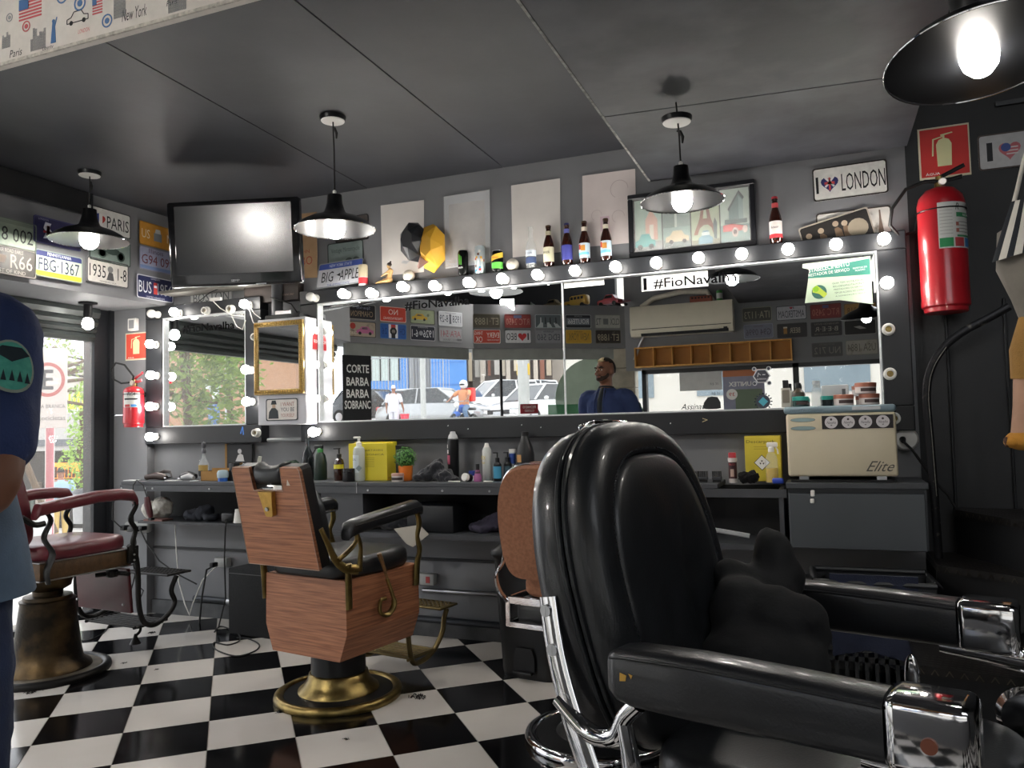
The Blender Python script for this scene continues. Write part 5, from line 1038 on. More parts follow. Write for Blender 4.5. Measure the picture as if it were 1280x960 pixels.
# yellow carton
def carton(px0, px1, y, h, col, label, txts, d=.09, rz=0, z=CT):
    x0, x1 = C_(px0, y), C_(px1, y); t = thing('carton', label, 'box', ((x0+x1)/2, y+d/2, z), rz=rz); w_ = x1-x0
    MB().rbox((0, 0, h/2), (w_, d, h), .002, 1).build('carton_body', flat(col, .5), t)
    for s, cx, cz, tw, th_, mt in txts: text(t, s, frame((cx*w_, -d/2-.0006, cz*h), X_, Z_), tw*w_, th_, mt)
    return t, w_
t, w_ = carton(436, 484, 3.93, .215, '#d5c531', 'yellow waste carton behind the clear gel bottle', [('DESCARTÁVEIS', .05, .82, .7, .014, flat('#6b6424')), ('SONICA', .2, .7, .45, .010, flat('#6b6424'))], d=.10)
MB().b2((-w_/2-.002, .02, .2), (w_/2+.002, .06, .222)).build('carton_flap', flat('#d5c531', .5), t)
polys(t, [rect(-.03, z, .045, z+.002) for z in (.13, .12, .11, .10, .09, .08)], frame((0, -.0508, 0), X_, Z_), flat('#8d842c'), 'printed_lines')
# side stripes too
MB().b2((w_/2, -.045, .01), (w_/2+.0008, .045, .02)).build('carton_edge', flat('#b8aa2c'), t)
# brown pump bottle with yellow label, black jar
x, y = on(424, 3.93); t = jar('pump_bottle', 'brown pump bottle with a yellow label left of the gel bottle', 'bottle', x, y, CT, [('bottle_body', [(.026, 0), (.03, .006), (.03, .10), (.024, .122), (.011, .132), (.011, .14)], BROWNG), ('pump_collar', [(.014, .135), (.014, .155), (.005, .158), (.005, .185), (0, .186)], BLACKP)])
label_patch(t, .03, .07, .095, -180, 0, GLYEL); MB().rbox((-.014, 0, .187), (.045, .012, .008), .003, 2).build('pump_head', BLACKP, t)
x, y = on(437, 3.86); jar('jar', 'black lidded jar in front of the brown pump bottle', 'jar', x-.005, y, CT, [('jar_body', [(.034, 0), (.036, .004), (.036, .05)], BLACKP), ('lid', [(.0375, .05), (.0375, .072), (.035, .075), (0, .075)], M('satin_black', '#1b1c1e', .25))])
x, y = on(497, 3.87); t = jar('jar', 'low pink and white cream jar left of the orange plant pot', 'jar', x, y, CT, [('jar_body', [(.032, 0), (.034, .003), (.034, .032)], flat('#c9c0bc', .3)), ('lid', [(.036, .032), (.036, .044), (.033, .047), (0, .047)], flat('#b98f82', .3))]); label_patch(t, .034, .010, .024, -170, -10, flat('#3b2e2c'), 'label')
# orange pot with clipped bush
x, y = on(507, 3.95); t = thing('potted_plant', 'small round clipped green bush in an orange pot', 'plant', (x, y, CT)); h = .085
MB().lathe([(.036, 0), (.037, .003), (.042, h), (.039, h), (.036, h-.012), (0, h-.012)], n=24).build('pot', flat('#d9762a', .35), t)
rr = random.Random(2); m = MB(); c0 = V((0, 0, h+.042))
for k in range(700):
    d = V((rr.gauss(0, 1), rr.gauss(0, 1), rr.gauss(0, 1))).normalized(); p = c0+d*rr.uniform(.042, .066); a = d.orthogonal().normalized(); a.rotate(Matrix.Rotation(rr.uniform(0, 6), 3, d)); b = d.cross(a); s = rr.uniform(.005, .009); e = d*.003
    m.add([p-a*s, p+b*s*.5+e, p+a*s+e*1.5, p-b*s*.5+e], [(0, 1, 2, 3)])
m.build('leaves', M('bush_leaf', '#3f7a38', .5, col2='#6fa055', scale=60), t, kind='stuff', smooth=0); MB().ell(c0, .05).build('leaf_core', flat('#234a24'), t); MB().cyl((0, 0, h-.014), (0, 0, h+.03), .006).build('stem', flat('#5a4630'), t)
# cloth heaps
def cloth(name, label, blobs, mat, vox=.008, disp=.03, ds=.05, cat='cloth', sm=3, w=True, rot=0):
    m = MB(); base = min(b[0][2]-b[1][2] for b in blobs)
    for c, r in blobs: m.ell(c, r, 16, 10)
    o = m.build(name, mat, None); centre(o); remesh(o, vox, sm, disp, ds); tag(o, label, cat); return o
BCL = M('black_cloth', '#1a1b22', .95, 0, .25, scale=20, bump=.5, bscale=140, sheen=.3); GCL = M('grey_blue_cloth', '#3c3f4c', .95, 0, .25, scale=20, bump=.5, bscale=140, sheen=.3)
x = C_(545, 3.92); cloth('crumpled_cloth', 'crumpled dark cloth heap on the counter right of the orange pot', [((x-.05, 3.92, CT+.035), (.06, .05, .035)), ((x, 3.93, CT+.06), (.055, .05, .06)), ((x+.05, 3.91, CT+.035), (.055, .055, .035)), ((x+.01, 3.95, CT+.09), (.03, .03, .035)), ((x-.09, 3.90, CT+.02), (.04, .04, .02)), ((x+.10, 3.90, CT+.014), (.05, .05, .014))], BCL, .005, .05, .055, sm=1)
x, y = on(567, 3.99); t = jar('spray_can', 'tall black spray can with a grey cap behind the dark cloth', 'spray can', x, y, CT, [('can_body', [(.03, 0), (.032, .003), (.032, .225), (.026, .232)], BLACKP), ('cap', [(.029, .232), (.024, .25), (.016, .262), (.014, .272), (0, .273)], flat('#b8b9bb', .35))]); label_patch(t, .032, .15, .17, -170, -120, WINK); label_patch(t, .032, .18, .20, -170, -130, WINK); label_patch(t, .032, .09, .14, -165, -100, flat('#b0506a')); 
x, y = on(583, 3.86); t = jar('jar', 'small white round tub lying on its side beside the dark cloth', 'jar', x, 3.875, CT+.022, [('jar_body', [(.020, -.02), (.022, -.018), (.022, .01)], BLACKP), ('lid', [(.0215, .01), (.0215, .028), (.019, .03), (0, .03)], WHITEP)], rx=R(80), rz=R(-15))
x, y = on(592, 3.97); jar('jar', 'small white jar with a blue lid behind the pink bottle', 'jar', x, y, CT, [('jar_body', [(.024, 0), (.025, .003), (.025, .028)], WHITEP), ('lid', [(.027, .028), (.027, .052), (.025, .054), (0, .054)], flat('#2f3f8c', .3))])
x, y = on(597, 3.89); jar('bottle', 'small pink bottle with a black cap', 'bottle', x, y, CT, [('bottle_body', [(.020, 0), (.021, .003), (.021, .028), (.014, .05), (.014, .06)], flat('#b06a9a', .25)), ('shoulder', [(.0145, .03), (.016, .045), (.012, .066)], flat('#5a3a4a', .3)), ('cap', [(.011, .066), (.011, .095), (0, .096)], BLACKP)])
x, y = on(609, 3.96); t = jar('spray_can', 'tall white spray can with yellow lettering', 'spray can', x, y, CT, [('can_body', [(.023, 0), (.025, .003), (.025, .165), (.018, .182)], flat('#c6cac6', .3)), ('cap', [(.016, .182), (.012, .195), (.010, .205), (0, .206)], WHITEP)]); ltext(t, 'FIX', .025, .125, -110, .03, .02, flat('#c9b02c')); ltext(t, 'hair', .025, .10, -110, .024, .014, flat('#c9b02c'))
for px, yy, la, cl in ((622, 3.93, 'small black pump bottle with a bright blue label', '#4a9fc4'), (635, 3.97, 'small black pump bottle with a dark label beside the blue one', '#3f5a66')):
    x, y = on(px, yy); t = jar('pump_bottle', la, 'bottle', x, y, CT, [('bottle_body', [(.020, 0), (.022, .003), (.022, .09), (.010, .105)], BLACKP), ('pump_collar', [(.012, .102), (.012, .125), (.004, .128), (.004, .15), (0, .15)], BLACKP)]); label_patch(t, .022, .015, .08, -175, -5, flat(cl), 'label'); MB().rbox((-.01, 0, .152), (.03, .008, .006), .002, 1).build('pump_head', BLACKP, t)
x, y = on(641, 4.0); t = jar('tube', 'blue and white cream tube standing before the big black bottle', 'tube', x, y, CT, [('tube_body', [(.016, 0), (.017, .02), (.018, .15)], flat('#c3cbd6', .35)), ('cap', [(.019, .15), (.019, .17), (0, .17)], WHITEP)]); label_patch(t, .018, .09, .145, -175, -5, flat('#34509c'), 'label')
x, y = on(657, 3.98); t = jar('bottle', 'large matt black bottle with a gold leaf print behind the brown chair', 'bottle', x, y, CT, [('bottle_body', [(.048, 0), (.05, .005), (.05, .14), (.042, .18), (.024, .22), (.018, .24)], M('matt_black', '#202123', .4)), ('cap', [(.02, .24), (.021, .262), (0, .263)], BLACKP)]); label_patch(t, .05, .10, .14, -130, -95, flat('#b98a52'), 'leaf_print')
for px0, px1, yy, la in ((560, 575, 3.84, 'white plastic spatula lying on the counter before the dark cloth'), (604, 616, 3.85, 'pale thin comb lying on the counter before the white spray can')):
    a, b = C_(px0, yy), C_(px1, yy); o = MB().rbox(((a+b)/2, yy, CT+.004), (b-a, .012, .006), .003, 2).build('comb' if 'comb' in la else 'spatula', WHITEP, None); centre(o); tag(o, la, 'tool')
# right half of the counter
for i, (px, la) in enumerate(((868, 'black clipper guard comb half behind the black chair back'), (879, 'black clipper guard comb in the middle of three'), (896, 'black clipper guard comb left of the red topped bottle'))):
    x, y = on(px, 3.90); t = thing('clipper_guard', la, 'comb', (x, y, CT))
    MB().rbox((0, 0, .02), (.045, .03, .016), .003, 1).build('comb_body', M('guard_grey', '#3a3c40', .4), t); MB().rbox((0, 0, .006), (.04, .028, .012), .002, 1).build('comb_clip', BLACKP, t)
    m = MB(); [m.rbox((-.02+.0066*k, -.002, .04), (.0028, .02, .028), .001, 1) for k in range(7)]; m.build('teeth', BLACKP, t, kind='stuff')
x, y = on(916, 3.88); t = jar('talc_bottle', 'red topped powder bottle with a portrait label left of the yellow carton', 'bottle', x, y, CT, [('bottle_body', [(.018, 0), (.019, .003), (.019, .10), (.021, .105), (.021, .118)], flat('#d4cdc8', .35)), ('cap', [(.018, .118), (.018, .14), (.016, .143), (0, .143)], flat('#b8303c', .35))]); label_patch(t, .019, .02, .098, -175, -5, flat('#43282a'), 'label'); ltext(t, 'TALCO', .019, .088, -95, .028, .010, flat('#c9484c')); label_patch(t, .019, .03, .065, -115, -70, flat('#b59a8c'), 'portrait', .0014)
x = C_(936, 3.85); o = cloth('neck_brush', 'black fluffy neck brush lying before the yellow carton', [((x-.02, 3.85, CT+.028), (.03, .03, .028)), ((x+.015, 3.85, CT+.03), (.032, .03, .03))], M('black_fluff', '#0c0c0e', 1, 0, .3, bump=1, bscale=300), .004, .02, .012, cat='brush', sm=0)
x, y = on(953, 3.94); t, w_ = carton(932, 977, 3.97, .215, '#d2bf3e', 'yellow sharps carton with a biohazard diamond beside the sterilizer', [('Descarpack', -.05, .88, .8, .018, flat('#5a5424'))], d=.11)
T = frame((-.005, -.0556, .09), X_, Z_); poly(t, [(0, .038), (.038, 0), (0, -.038), (-.038, 0)], T, INK, 'diamond_outline'); poly(t, [(0, .034), (.034, 0), (0, -.034), (-.034, 0)], T @ TR((0, 0, .001)), WINK, 'diamond_field')
polys(t, [[(.011*cos(a+b), .011*sin(a+b)) for b in (-.5, 0, .5)]+[(.003*cos(a), .003*sin(a))] for a in (pi/2, pi/2+2.09, pi/2+4.18)], T @ TR((0, 0, .002)), INK, 'biohazard_symbol'); polys(t, [rect(-.04, z, .03, z+.0016) for z in (.155, .165)], frame((0, -.0556, 0), X_, Z_), flat('#8d842c'), 'printed_lines')
MB().b2((-w_/2, -.05, .213), (w_/2, .03, .219)).build('torn_top', flat('#b5a634'), t)
x, y = on(965, 3.87); t = jar('spray_bottle', 'small clear spray bottle half full of yellow liquid', 'bottle', x, y, CT, [('bottle_body', [(.026, 0), (.028, .005), (.028, .10), (.024, .125), (.012, .145), (.012, .15)], BOTG), ('liquid', [(.0255, .004), (.0262, .01), (.0262, .07), (0, .071)], M('yellow_liquid', '#dcb81e', .1)), ('collar', [(.014, .145), (.014, .165), (.01, .17)], WHITEP)]); MB().rbox((.005, 0, .178), (.05, .018, .024), .006, 2).tube([(.018, 0, .17), (.028, 0, .155), (.03, 0, .135)], .004, 6).build('trigger', WHITEP, t)
x, y = on(973, 3.80); o = MB().rbox((x-.005, 3.83, CT+.013), (.05, .03, .026), .008, 3).build('plastic_cup', flat('#2c45a8', .35), None); centre(o); tag(o, 'bright blue plastic cup lying at the foot of the spray bottle', 'cup')
# sterilizer
x0, x1 = Yp(984, 560, 3.80).x, Yp(1122, 560, 3.80).x; zt_ = Yp(1050, 516, 3.80).z; zb_ = CT+.035
t = thing('sterilizer', 'cream metal sterilizer cabinet with four round emblems on the counter end', 'sterilizer', ((x0+x1)/2, 3.95, CT+.011)); CRE = M('cream_enamel', '#cfc4a9', .35, 0, .02, coat=.3)
w_ = x1-x0; cx = (x0+x1)/2
MB().rbox((cx, 3.95, (zb_+zt_)/2), (w_, .30, zt_-zb_), .012, 3).build('body', CRE, t, world=True)
MB().rbox((cx-.003, 3.95, zt_+.016), (w_+.012, .308, .034), .014, 3).build('blue_lid', M('blue_grey_lid', '#7d929c', .3, 0, .04, coat=.3), t, world=True)
MB().rbox((cx+.11, 3.7945, zt_+.018), (.115, .003, .016), .001, 1).build('name_plate', STEEL, t, world=True)
text(t, 'SterilTecOzonio', MW[t].inverted() @ frame((cx-.14, 3.7955, zt_+.016), X_, Z_), .14, .010, flat('#5a6c78'), shear=.3)
MB().b2((cx-.075, 3.797, zt_-.072), (cx+.215, 3.7995, zt_-.012)).build('dark_panel', M('panel_black', '#1d1517', .4), t, world=True)
for k in range(4):
    T = MW[t].inverted() @ frame((cx-.036+k*.070, 3.7965, zt_-.042), X_, Z_); o = poly(t, circ(.027, 26), T, flat('#cdc8ca', .5), 'round_emblem'); text(o, 'Navalha', T @ TR((0, -.001, .001)), .038, .011, flat('#4a4448'), shear=.5); poly(o, circ(.005, 10, 0, .013), T @ TR((0, 0, .001)), flat('#4a4448'), 'emblem_head'); poly(o, [(-.005, -.011), (.005, -.011), (0, -.016)], T @ TR((0, 0, .001)), flat('#4a4448'), 'emblem_mark')
for zz_ in (zt_-.028, zt_-.066): poly(t, circ(.052, 24, 0, 0, .0085), MW[t].inverted() @ frame((cx-.155, 3.7985, zz_), X_, Z_), M('vent_blue', '#8fa6a6', .3), 'oval_vent', .002)
for zz_ in (zt_-.028, zt_-.066): MB().tube([V((cx-.155+.052*cos(a), 3.7975, zz_+.0085*sin(a))) for a in (2*pi*k/32 for k in range(33))], .0012, 5, caps=False).build('vent_rim', flat('#4a4a44'), t, world=True)
text(t, 'Elite', MW[t].inverted() @ frame((cx+.155, 3.7993, zb_+.045), X_, Z_), .115, .045, flat('#5a5650'), shear=.6)
for sx in (-.16, .16): MB().b2((cx+sx-.02, 3.81, CT+.011), (cx+sx+.02, 4.08, zb_+.005)).build('foot', STEEL, t, world=True)
mt_ = MB().rbox((cx, 3.93, CT+.016), (w_-.02, .30, .01), .003, 1).build('tray_mat', BLACKP, t, world=True)
zl = zt_+.033
def tub(px, y_, body, lid, label, r=.032, h=.045, z=zl, lab=True, pyr=508):
    x = Yp(px, pyr, y_).x; t = jar('jar', label, 'jar', x, y_, z, [('jar_body', [(r*.92, 0), (r, .004), (r, h*.62)], body), ('lid', [(r*1.04, h*.62), (r*1.04, h*.96), (r*.98, h), (0, h)], lid)])
    if lab: label_patch(t, r, h*.2, h*.5, -120, -20, flat('#4a3a38'), 'label')
    return t
CPN = M('copper_lid', '#a96c58', .3, .3, .05); TEAL = flat('#2fa596', .35)
tub(1001, 3.90, M('dark_gel_jar', '#3f5a58', .15, alpha=.8), TEAL, 'teal lidded jar at the left on the sterilizer', .036, .048)
tub(1034, 3.93, M('black_gel_jar', '#1d2426', .2), TEAL, 'smaller teal lidded jar behind the glass bottle on the sterilizer', .028, .048, lab=False)
tub(1055, 3.88, flat('#cfc6c2', .3), CPN, 'white jar with copper lid, lower left of three on the sterilizer', .042, .05); tub(1083+4, 3.885, flat('#cfc6c2', .3), CPN, 'white jar with copper lid, lower right of three on the sterilizer', .042, .05)
tub(1083, 3.885, flat('#cfc6c2', .3), CPN, 'white jar with copper lid, topmost of the stack on the sterilizer', .044, .05, z=zl+.0505)
x = Yp(983, 505, 3.87).x; t = thing('cologne_bottle', 'square pale cologne bottle with a black cap at the left on the sterilizer', 'bottle', (x, 3.87, zl)); MB().rbox((0, 0, .045), (.042, .025, .09), .004, 2).build('bottle_body', flat('#bdb9ae', .2), t); MB().rbox((0, 0, .108), (.026, .022, .036), .002, 1).build('cap', BLACKP, t); MB().rbox((0, -.013, .05), (.03, .002, .06), .0005, 1).build('label', flat('#7d776a'), t)
x = Yp(996, 490, 3.94).x; jar('cologne_bottle', 'dark flask with a black cap behind the teal jar', 'bottle', x+.005, 3.98, zl, [('bottle_body', [(.026, 0), (.028, .004), (.028, .07), (.012, .09)], M('smoked_glass', '#4a4238', .1)), ('cap', [(.014, .09), (.014, .115), (0, .116)], BLACKP)])
x = Yp(1021, 500, 3.90).x; jar('glass_bottle', 'clear square shouldered glass bottle between the teal jars', 'bottle', x, 3.88, zl, [('bottle_body', [(.022, 0), (.024, .004), (.024, .08), (.016, .095), (.016, .10)], BOTG), ('cap', [(.017, .10), (.017, .118), (0, .118)], M('clear_cap', '#c9cccc', .1, alpha=.6))])
x = Yp(1041, 490, 3.99).x; t = thing('wipe_box', 'translucent white plastic box standing behind the jars on the sterilizer', 'box', (x+.01, 4.01, zl)); MB().rbox((0, 0, .05), (.12, .05, .10), .006, 2).build('box_body', M('milky_plastic', '#c6cacb', .3, alpha=.85), t); MB().b2((.03, -.0265, .01), (.045, -.0255, .08)).build('barcode', flat('#5a5c5e'), t)
# wall socket and cable right of the sterilizer
q = Yp(1130, 549, 4.06); t = thing('wall_socket', 'round white wall socket with a plugged black cable right of the sterilizer', 'socket', (q.x+.01, 4.115, q.z)); MB().lathe([(.055, 0), (.055, -.03), (.045, -.045), (0, -.045)], ax=(0, 1, 0), n=28).build('socket_body', WHITEP, t); MB().cyl((-.015, -.045, 0), (-.015, -.075, -.01), .014, .01).build('plug', BLACKP, t)
MB().tube([(-.015, -.075, -.01), (.02, -.09, -.05), (.06, -.10, -.12), (.10, -.10, -.19), (.15, -.11, -.25), (.19, -.1, -.33), (.19, -.09, -.45)], .006, 8).build('cable', BLACKR, t)
MB().tube([(-.10, -.09, -.17), (-.02, -.10, -.19), (.06, -.10, -.19), (.10, -.09, -.21)], .005, 8).build('cable', BLACKR, t)
# left part of the counter
x = C_(252, 3.93); t = jar('rum_bottle', 'tall clear bottle with a gold label and a figure stopper', 'bottle', x, 3.95, CT, [('bottle_body', [(.03, 0), (.032, .004), (.032, .10), (.02, .125), (.011, .14), (.010, .175)], BOTG), ('stopper', [(.013, .17), (.015, .185), (.008, .20), (.014, .215), (.012, .235), (0, .245)], M('stopper_grey', '#55565a', .3, .6))]); label_patch(t, .032, .03, .095, -180, 0, flat('#a58a4c'), 'label'); label_patch(t, .032, .025, .06, -130, -60, flat('#2c2a28'), 'label_picture', .0016)
KR = M('kraft_card', '#9a7440', .8, 0, .1); x0, x1 = C_(251, 3.86), C_(285, 3.86)
t = thing('card_box', 'low open brown cardboard box left of the wooden chair', 'box', ((x0+x1)/2, 3.91, CT)); w_ = x1-x0
MB().b2((-w_/2, -.05, 0), (w_/2, -.047, .06)).b2((-w_/2, .047, 0), (w_/2, .05, .075)).b2((-w_/2, -.05, 0), (-w_/2+.003, .05, .06)).b2((w_/2-.003, -.05, 0), (w_/2, .05, .06)).b2((-w_/2, -.05, 0), (w_/2, .05, .003)).build('box_walls', KR, t, smooth=0); MB().add([(w_/2, .05, .07), (w_/2, -.05, .06), (w_/2+.03, -.04, .10), (w_/2+.03, .05, .11)], [(0, 1, 2, 3)]).build('box_flap', KR, t, smooth=0)
q = Yp(296, 577, 4.06); t = thing('poster_board', 'dark framed board with a white figure and lettering standing against the wall', 'poster', (q.x, 4.09, CT)); MB().b2((-.10, -.006, 0), (.10, .006, .22)).build('board', flat('#26272a'), t); MB().b2((-.115, -.008, 0), (-.10, .01, .225)).build('wooden_edge', KR, t)
T = frame((0, -.0065, 0), X_, Z_); poly(t, [(-.03, .11), (.04, .11), (.03, .15), (.01, .16), (-.01, .15)], T, flat('#c9c9c9'), 'printed_figure'); poly(t, circ(.016, 12, .003, .175), T, flat('#c9c9c9'), 'printed_head')
for k, s in enumerate(('BARBER', 'SHOP', 'TEAM')): text(t, s, T @ TR((-.01, .09-.03*k, .001)), .11-.02*k, .016, WINK)
x = C_(277, 3.83); t = jar('tape_roll', 'pale cap with a bright blue base on the counter beside the wooden chair', 'container', x, 3.84, CT, [('base', [(.028, 0), (.028, .024)], flat('#2f5fae', .35)), ('top', [(.033, .022), (.035, .05), (.028, .066), (0, .07)], flat('#9fb4bd', .4))])
x = C_(288, 3.86); o = MB().rbox((x+.005, 3.89, CT+.055), (.035, .06, .11), .006, 2).build('black_box', BLACKP, None); centre(o); tag(o, 'upright black box between the blue based cap and the wooden chair', 'box')
# barber tools heaped at the left end
def tool(name, label, parts, cat='tool', z=CT):
    t = None
    for nm, fn, mt in parts:
        m = MB(); fn(m)
        if t is None: t = thing(name, label, cat, (sum(v.x for v in m.v)/len(m.v), sum(v.y for v in m.v)/len(m.v), z))
        m.build(nm, mt, t, world=True)
    return t
xa = C_(198, 3.88)
tool('hair_clipper', 'brown and silver hair clipper lying left on the counter', [('body', lambda m: m.tube([(xa-.09, 3.86, CT+.022), (xa-.02, 3.88, CT+.03), (xa+.05, 3.87, CT+.025), (xa+.08, 3.865, CT+.02)], [.014, .024, .022, .014], 12), M('clipper_brown', '#3b2c26', .3, .2)), ('blade', lambda m: m.rbox((xa+.09, 3.863, CT+.018), (.02, .04, .008), .002, 1), CHROME)])
tool('belt', 'coiled brown leather strap lying on the left of the counter', [('strap', lambda m: m.tube([(xa-.13, 3.90, CT+.008), (xa-.08, 3.93, CT+.03), (xa-.02, 3.95, CT+.055), (xa+.03, 3.95, CT+.05), (xa+.06, 3.93, CT+.02), (xa+.02, 3.92, CT+.01)], .005, 8, flat=2.2), M('strap_leather', '#2c211c', .5))])
xb = C_(222, 3.9)
tool('hair_clipper', 'black hair clipper behind the white one', [('body', lambda m: m.tube([(xb-.03, 3.96, CT+.02), (xb+.03, 3.96, CT+.032), (xb+.1, 3.95, CT+.022)], [.016, .024, .016], 12), BLACKP)])
xb = C_(236, 3.88)
tool('hair_clipper', 'white and grey hair clipper left of the tall gold label bottle', [('body', lambda m: m.tube([(xb-.05, 3.87, CT+.018), (xb, 3.88, CT+.026), (xb+.05, 3.87, CT+.018)], [.012, .021, .012], 12), flat('#9fa1a2', .35)), ('blade', lambda m: m.rbox((xb-.06, 3.87, CT+.014), (.02, .03, .008), .002, 1), CHROME)])
for px, yy, w_, d_, la, cl in ((165, 3.86, .09, .06, 'white paper slip at the left end of the counter', '#c9cac8'), (217, 3.85, .10, .05, 'white paper slip before the black clipper', '#c9cac8'), (243, 3.84, .05, .03, 'small clear plastic lid on the counter edge', '#b9c0c2')):
    x = C_(px, yy); o = MB().rbox((x, yy, CT+.0025), (w_, d_, .004), .001, 1).build('paper_slip', flat(cl), None); centre(o); tag(o, la, 'paper')
# things behind the wooden chair top
x = C_(385, 4.0); jar('wine_bottle', 'dark long necked bottle behind the wooden chair headrest', 'bottle', x, 4.0, CT, [('bottle_body', [(.034, 0), (.037, .005), (.037, .12), (.03, .16), (.014, .19), (.013, .26)], M('dark_green_glass', '#14181a', .1)), ('cap', [(.0145, .25), (.0145, .29), (0, .29)], BLACKP)])
x = C_(397, 3.98); t = jar('sprayer', 'green and black garden sprayer bottle behind the wooden chair', 'sprayer', x+.02, 3.98, CT, [('bottle_body', [(.038, 0), (.04, .005), (.04, .10), (.03, .15), (.014, .17)], M('dark_green_plastic', '#1f2e26', .3)), ('collar', [(.018, .165), (.018, .185), (.01, .19)], flat('#3f8a4a'))]); MB().rbox((-.01, 0, .198), (.06, .02, .024), .006, 2).tube([(-.03, 0, .19), (-.05, 0, .16), (-.07, 0, .13)], .004, 7).build('trigger', BLACKP, t)
x = C_(366, 4.0); cloth('leafy_sprig', 'dark green sprig behind the chair headrest', [((x, 4.0, CT+.09), (.05, .03, .025)), ((x-.02, 4.0, CT+.05), (.02, .02, .05))], flat('#27392c'), .004, .03, .012, cat='plant', sm=0)
x = C_(322, 3.95); t = thing('spray_nozzle', 'pale plastic sprayer head standing up behind the wooden chair back', 'tool', (x, 3.95, CT)); MB().tube([(0, 0, 0), (.005, 0, .08), (.02, 0, .145)], [.016, .018, .014], 10, flat=.6).build('handle', flat('#b5b8ad', .4), t)
q0, q1 = Yp(335, 550, 4.07), Yp(376, 552, 4.07); t = thing('paper_holder', 'narrow white paper rail under the white cabinet', 'rail', ((q0.x+q1.x)/2, 4.1, q0.z)); MB().cyl((q0.x, 4.07, q0.z), (q1.x+.04, 4.07, q0.z), .012).build('roller', flat('#8f9293', .4), t, world=True); MB().b2((q0.x+.01, 4.07, q0.z-.004), (q0.x+.02, WALL, q0.z+.006)).b2((q1.x+.02, 4.07, q0.z-.004), (q1.x+.03, WALL, q0.z+.006)).build('rail_arm', STEEL, t, world=True)
a = Yp(303, 538, FY); poly(mr2, [(-.018, -.02), (-.010, -.022), (.004, .024), (-.002, .024)], MW[mr2].inverted() @ frame((a.x, FY, a.z), X_, Z_), flat('#3f78c9'), 'blue_tape'); poly(mr2, [(.004, -.03), (.012, -.026), (.006, .024), (.0, .02)], MW[mr2].inverted() @ frame((a.x, FY, a.z), X_, Z_), flat('#3f78c9'), 'blue_tape')
# --- on the lower shelves
x = Yp(196, 632, 3.95).x; o = cloth('mask_head', 'white foam mask head with hollow eyes on the left lower shelf', [((x-.055, 3.95, SLz+.06), (.05, .05, .06)), ((x+.03, 3.97, SLz+.075), (.07, .06, .075)), ((x+.01, 3.91, SLz+.05), (.045, .03, .03))], M('foam_white', '#c2bfb6', .7, 0, .1, bump=.4), .005, .03, .05, cat='mask')
x = Yp(186, 630, 3.78).x; t = thing('hair_clipper', 'burgundy hair clipper hanging by its cord from the counter edge', 'hair clipper', (x, 3.775, .68)); MB().tube([(-.012, 0, .13), (-.004, 0, .08), (.012, 0, .03), (.022, 0, 0)], [.016, .022, .021, .014], 12).build('body', RPAINT, t); MB().rbox((.026, 0, -.008), (.03, .03, .016), .003, 1).build('blade', BLACKP, t); MB().tube([(-.012, 0, .13), (-.04, 0, .20), (-.09, -.005, .235), (-.125, 0, .20), (-.13, 0, .1), (-.12, 0, -.06), (-.10, 0, -.16), (-.12, 0, -.3), (-.11, .01, -.42), (-.06, .02, -.46), (-.09, .02, -.52)], .0035, 7).build('cord', BLACKR, t)
xx0 = Yp(250, 640, 3.95).x; cloth('crumpled_cloth', 'grey blue cloth heap on the left lower shelf beside the foam head', [((xx0-.04, 3.94, SLz+.035), (.07, .06, .035)), ((xx0+.04, 3.95, SLz+.05), (.06, .06, .05)), ((xx0+.10, 3.93, SLz+.025), (.05, .05, .025))], M('dim_cloth', '#33363d', .95, 0, .2, bump=.5, bscale=120), .006, .05, .06, sm=1)
x = Yp(284, 640, 3.88).x; t = thing('charger', 'small black charger with a cable on the left lower shelf', 'charger', (x, 3.9, SLz)); MB().rbox((0, 0, .03), (.09, .05, .06), .01, 2).build('body', BLACKP, t); MB().tube([(.0, -.03, .02), (.03, -.07, -.02), (.03, -.08, -.2), (.02, -.06, -.45), (-.0, -.1, -.62)], .0045, 7).build('cable', BLACKR, t)
x = Yp(292, 645, 3.86).x; jar('cup', 'white cup at the end of the left lower shelf beside the wooden chair', 'cup', x+.02, 3.88, SLz, [('cup_body', [(.025, 0), (.03, .003), (.02, .085), (0, .086)], WHITEP)])
q = Yp(545, 640, 3.93); t = thing('black_box', 'black box on the lower shelf right of the wooden chair', 'box', (q.x, 3.95, SHz)); MB().rbox((0, 0, .075), (.29, .2, .15), .012, 2).build('box_body', M('dark_box', '#1c1e22', .45, 0, .15), t)
x = Yp(612, 655, 3.95).x; cloth('crumpled_cloth', 'purplish grey towel heap on the lower shelf left of the brown chair', [((x-.04, 3.93, SHz+.03), (.07, .06, .03)), ((x+.03, 3.95, SHz+.05), (.07, .06, .05))], M('mauve_towel', '#444050', .95, 0, .2, bump=.5, bscale=120), .006, .05, .06, sm=1)
x = Yp(495, 650, 3.9).x; cloth('crumpled_cloth', 'dark cloth on the lower shelf behind the wooden chair armrest', [((x-.06, 3.93, SHz+.03), (.10, .06, .03)), ((x+.03, 3.95, SHz+.04), (.07, .06, .04))], BCL, .008, .05, .05, sm=1)
q = [Yp(*p, CF-.006) for p in ((492, 661), (524, 656), (536, 668), (516, 684), (508, 680))]; o = MB().prism([(p.x, p.z) for p in q][::-1], .003, frame((0, CF-.002, 0), X_, Z_)).build('paper_sheet', flat('#b3aea3'), None); centre(o); tag(o, 'creased grey paper hanging over the lower shelf edge beside the wooden chair', 'paper')
a, b = Yp(880, 660, 3.84), Yp(937, 670, 3.82); o = MB().tube([a, b], .007, 8, flat=1.6).build('steel_bar', M('pale_bar', '#a9abad', .4), None); centre(o); tag(o, 'pale flat bar lying on the lower shelf right of the big black chair', 'bar')
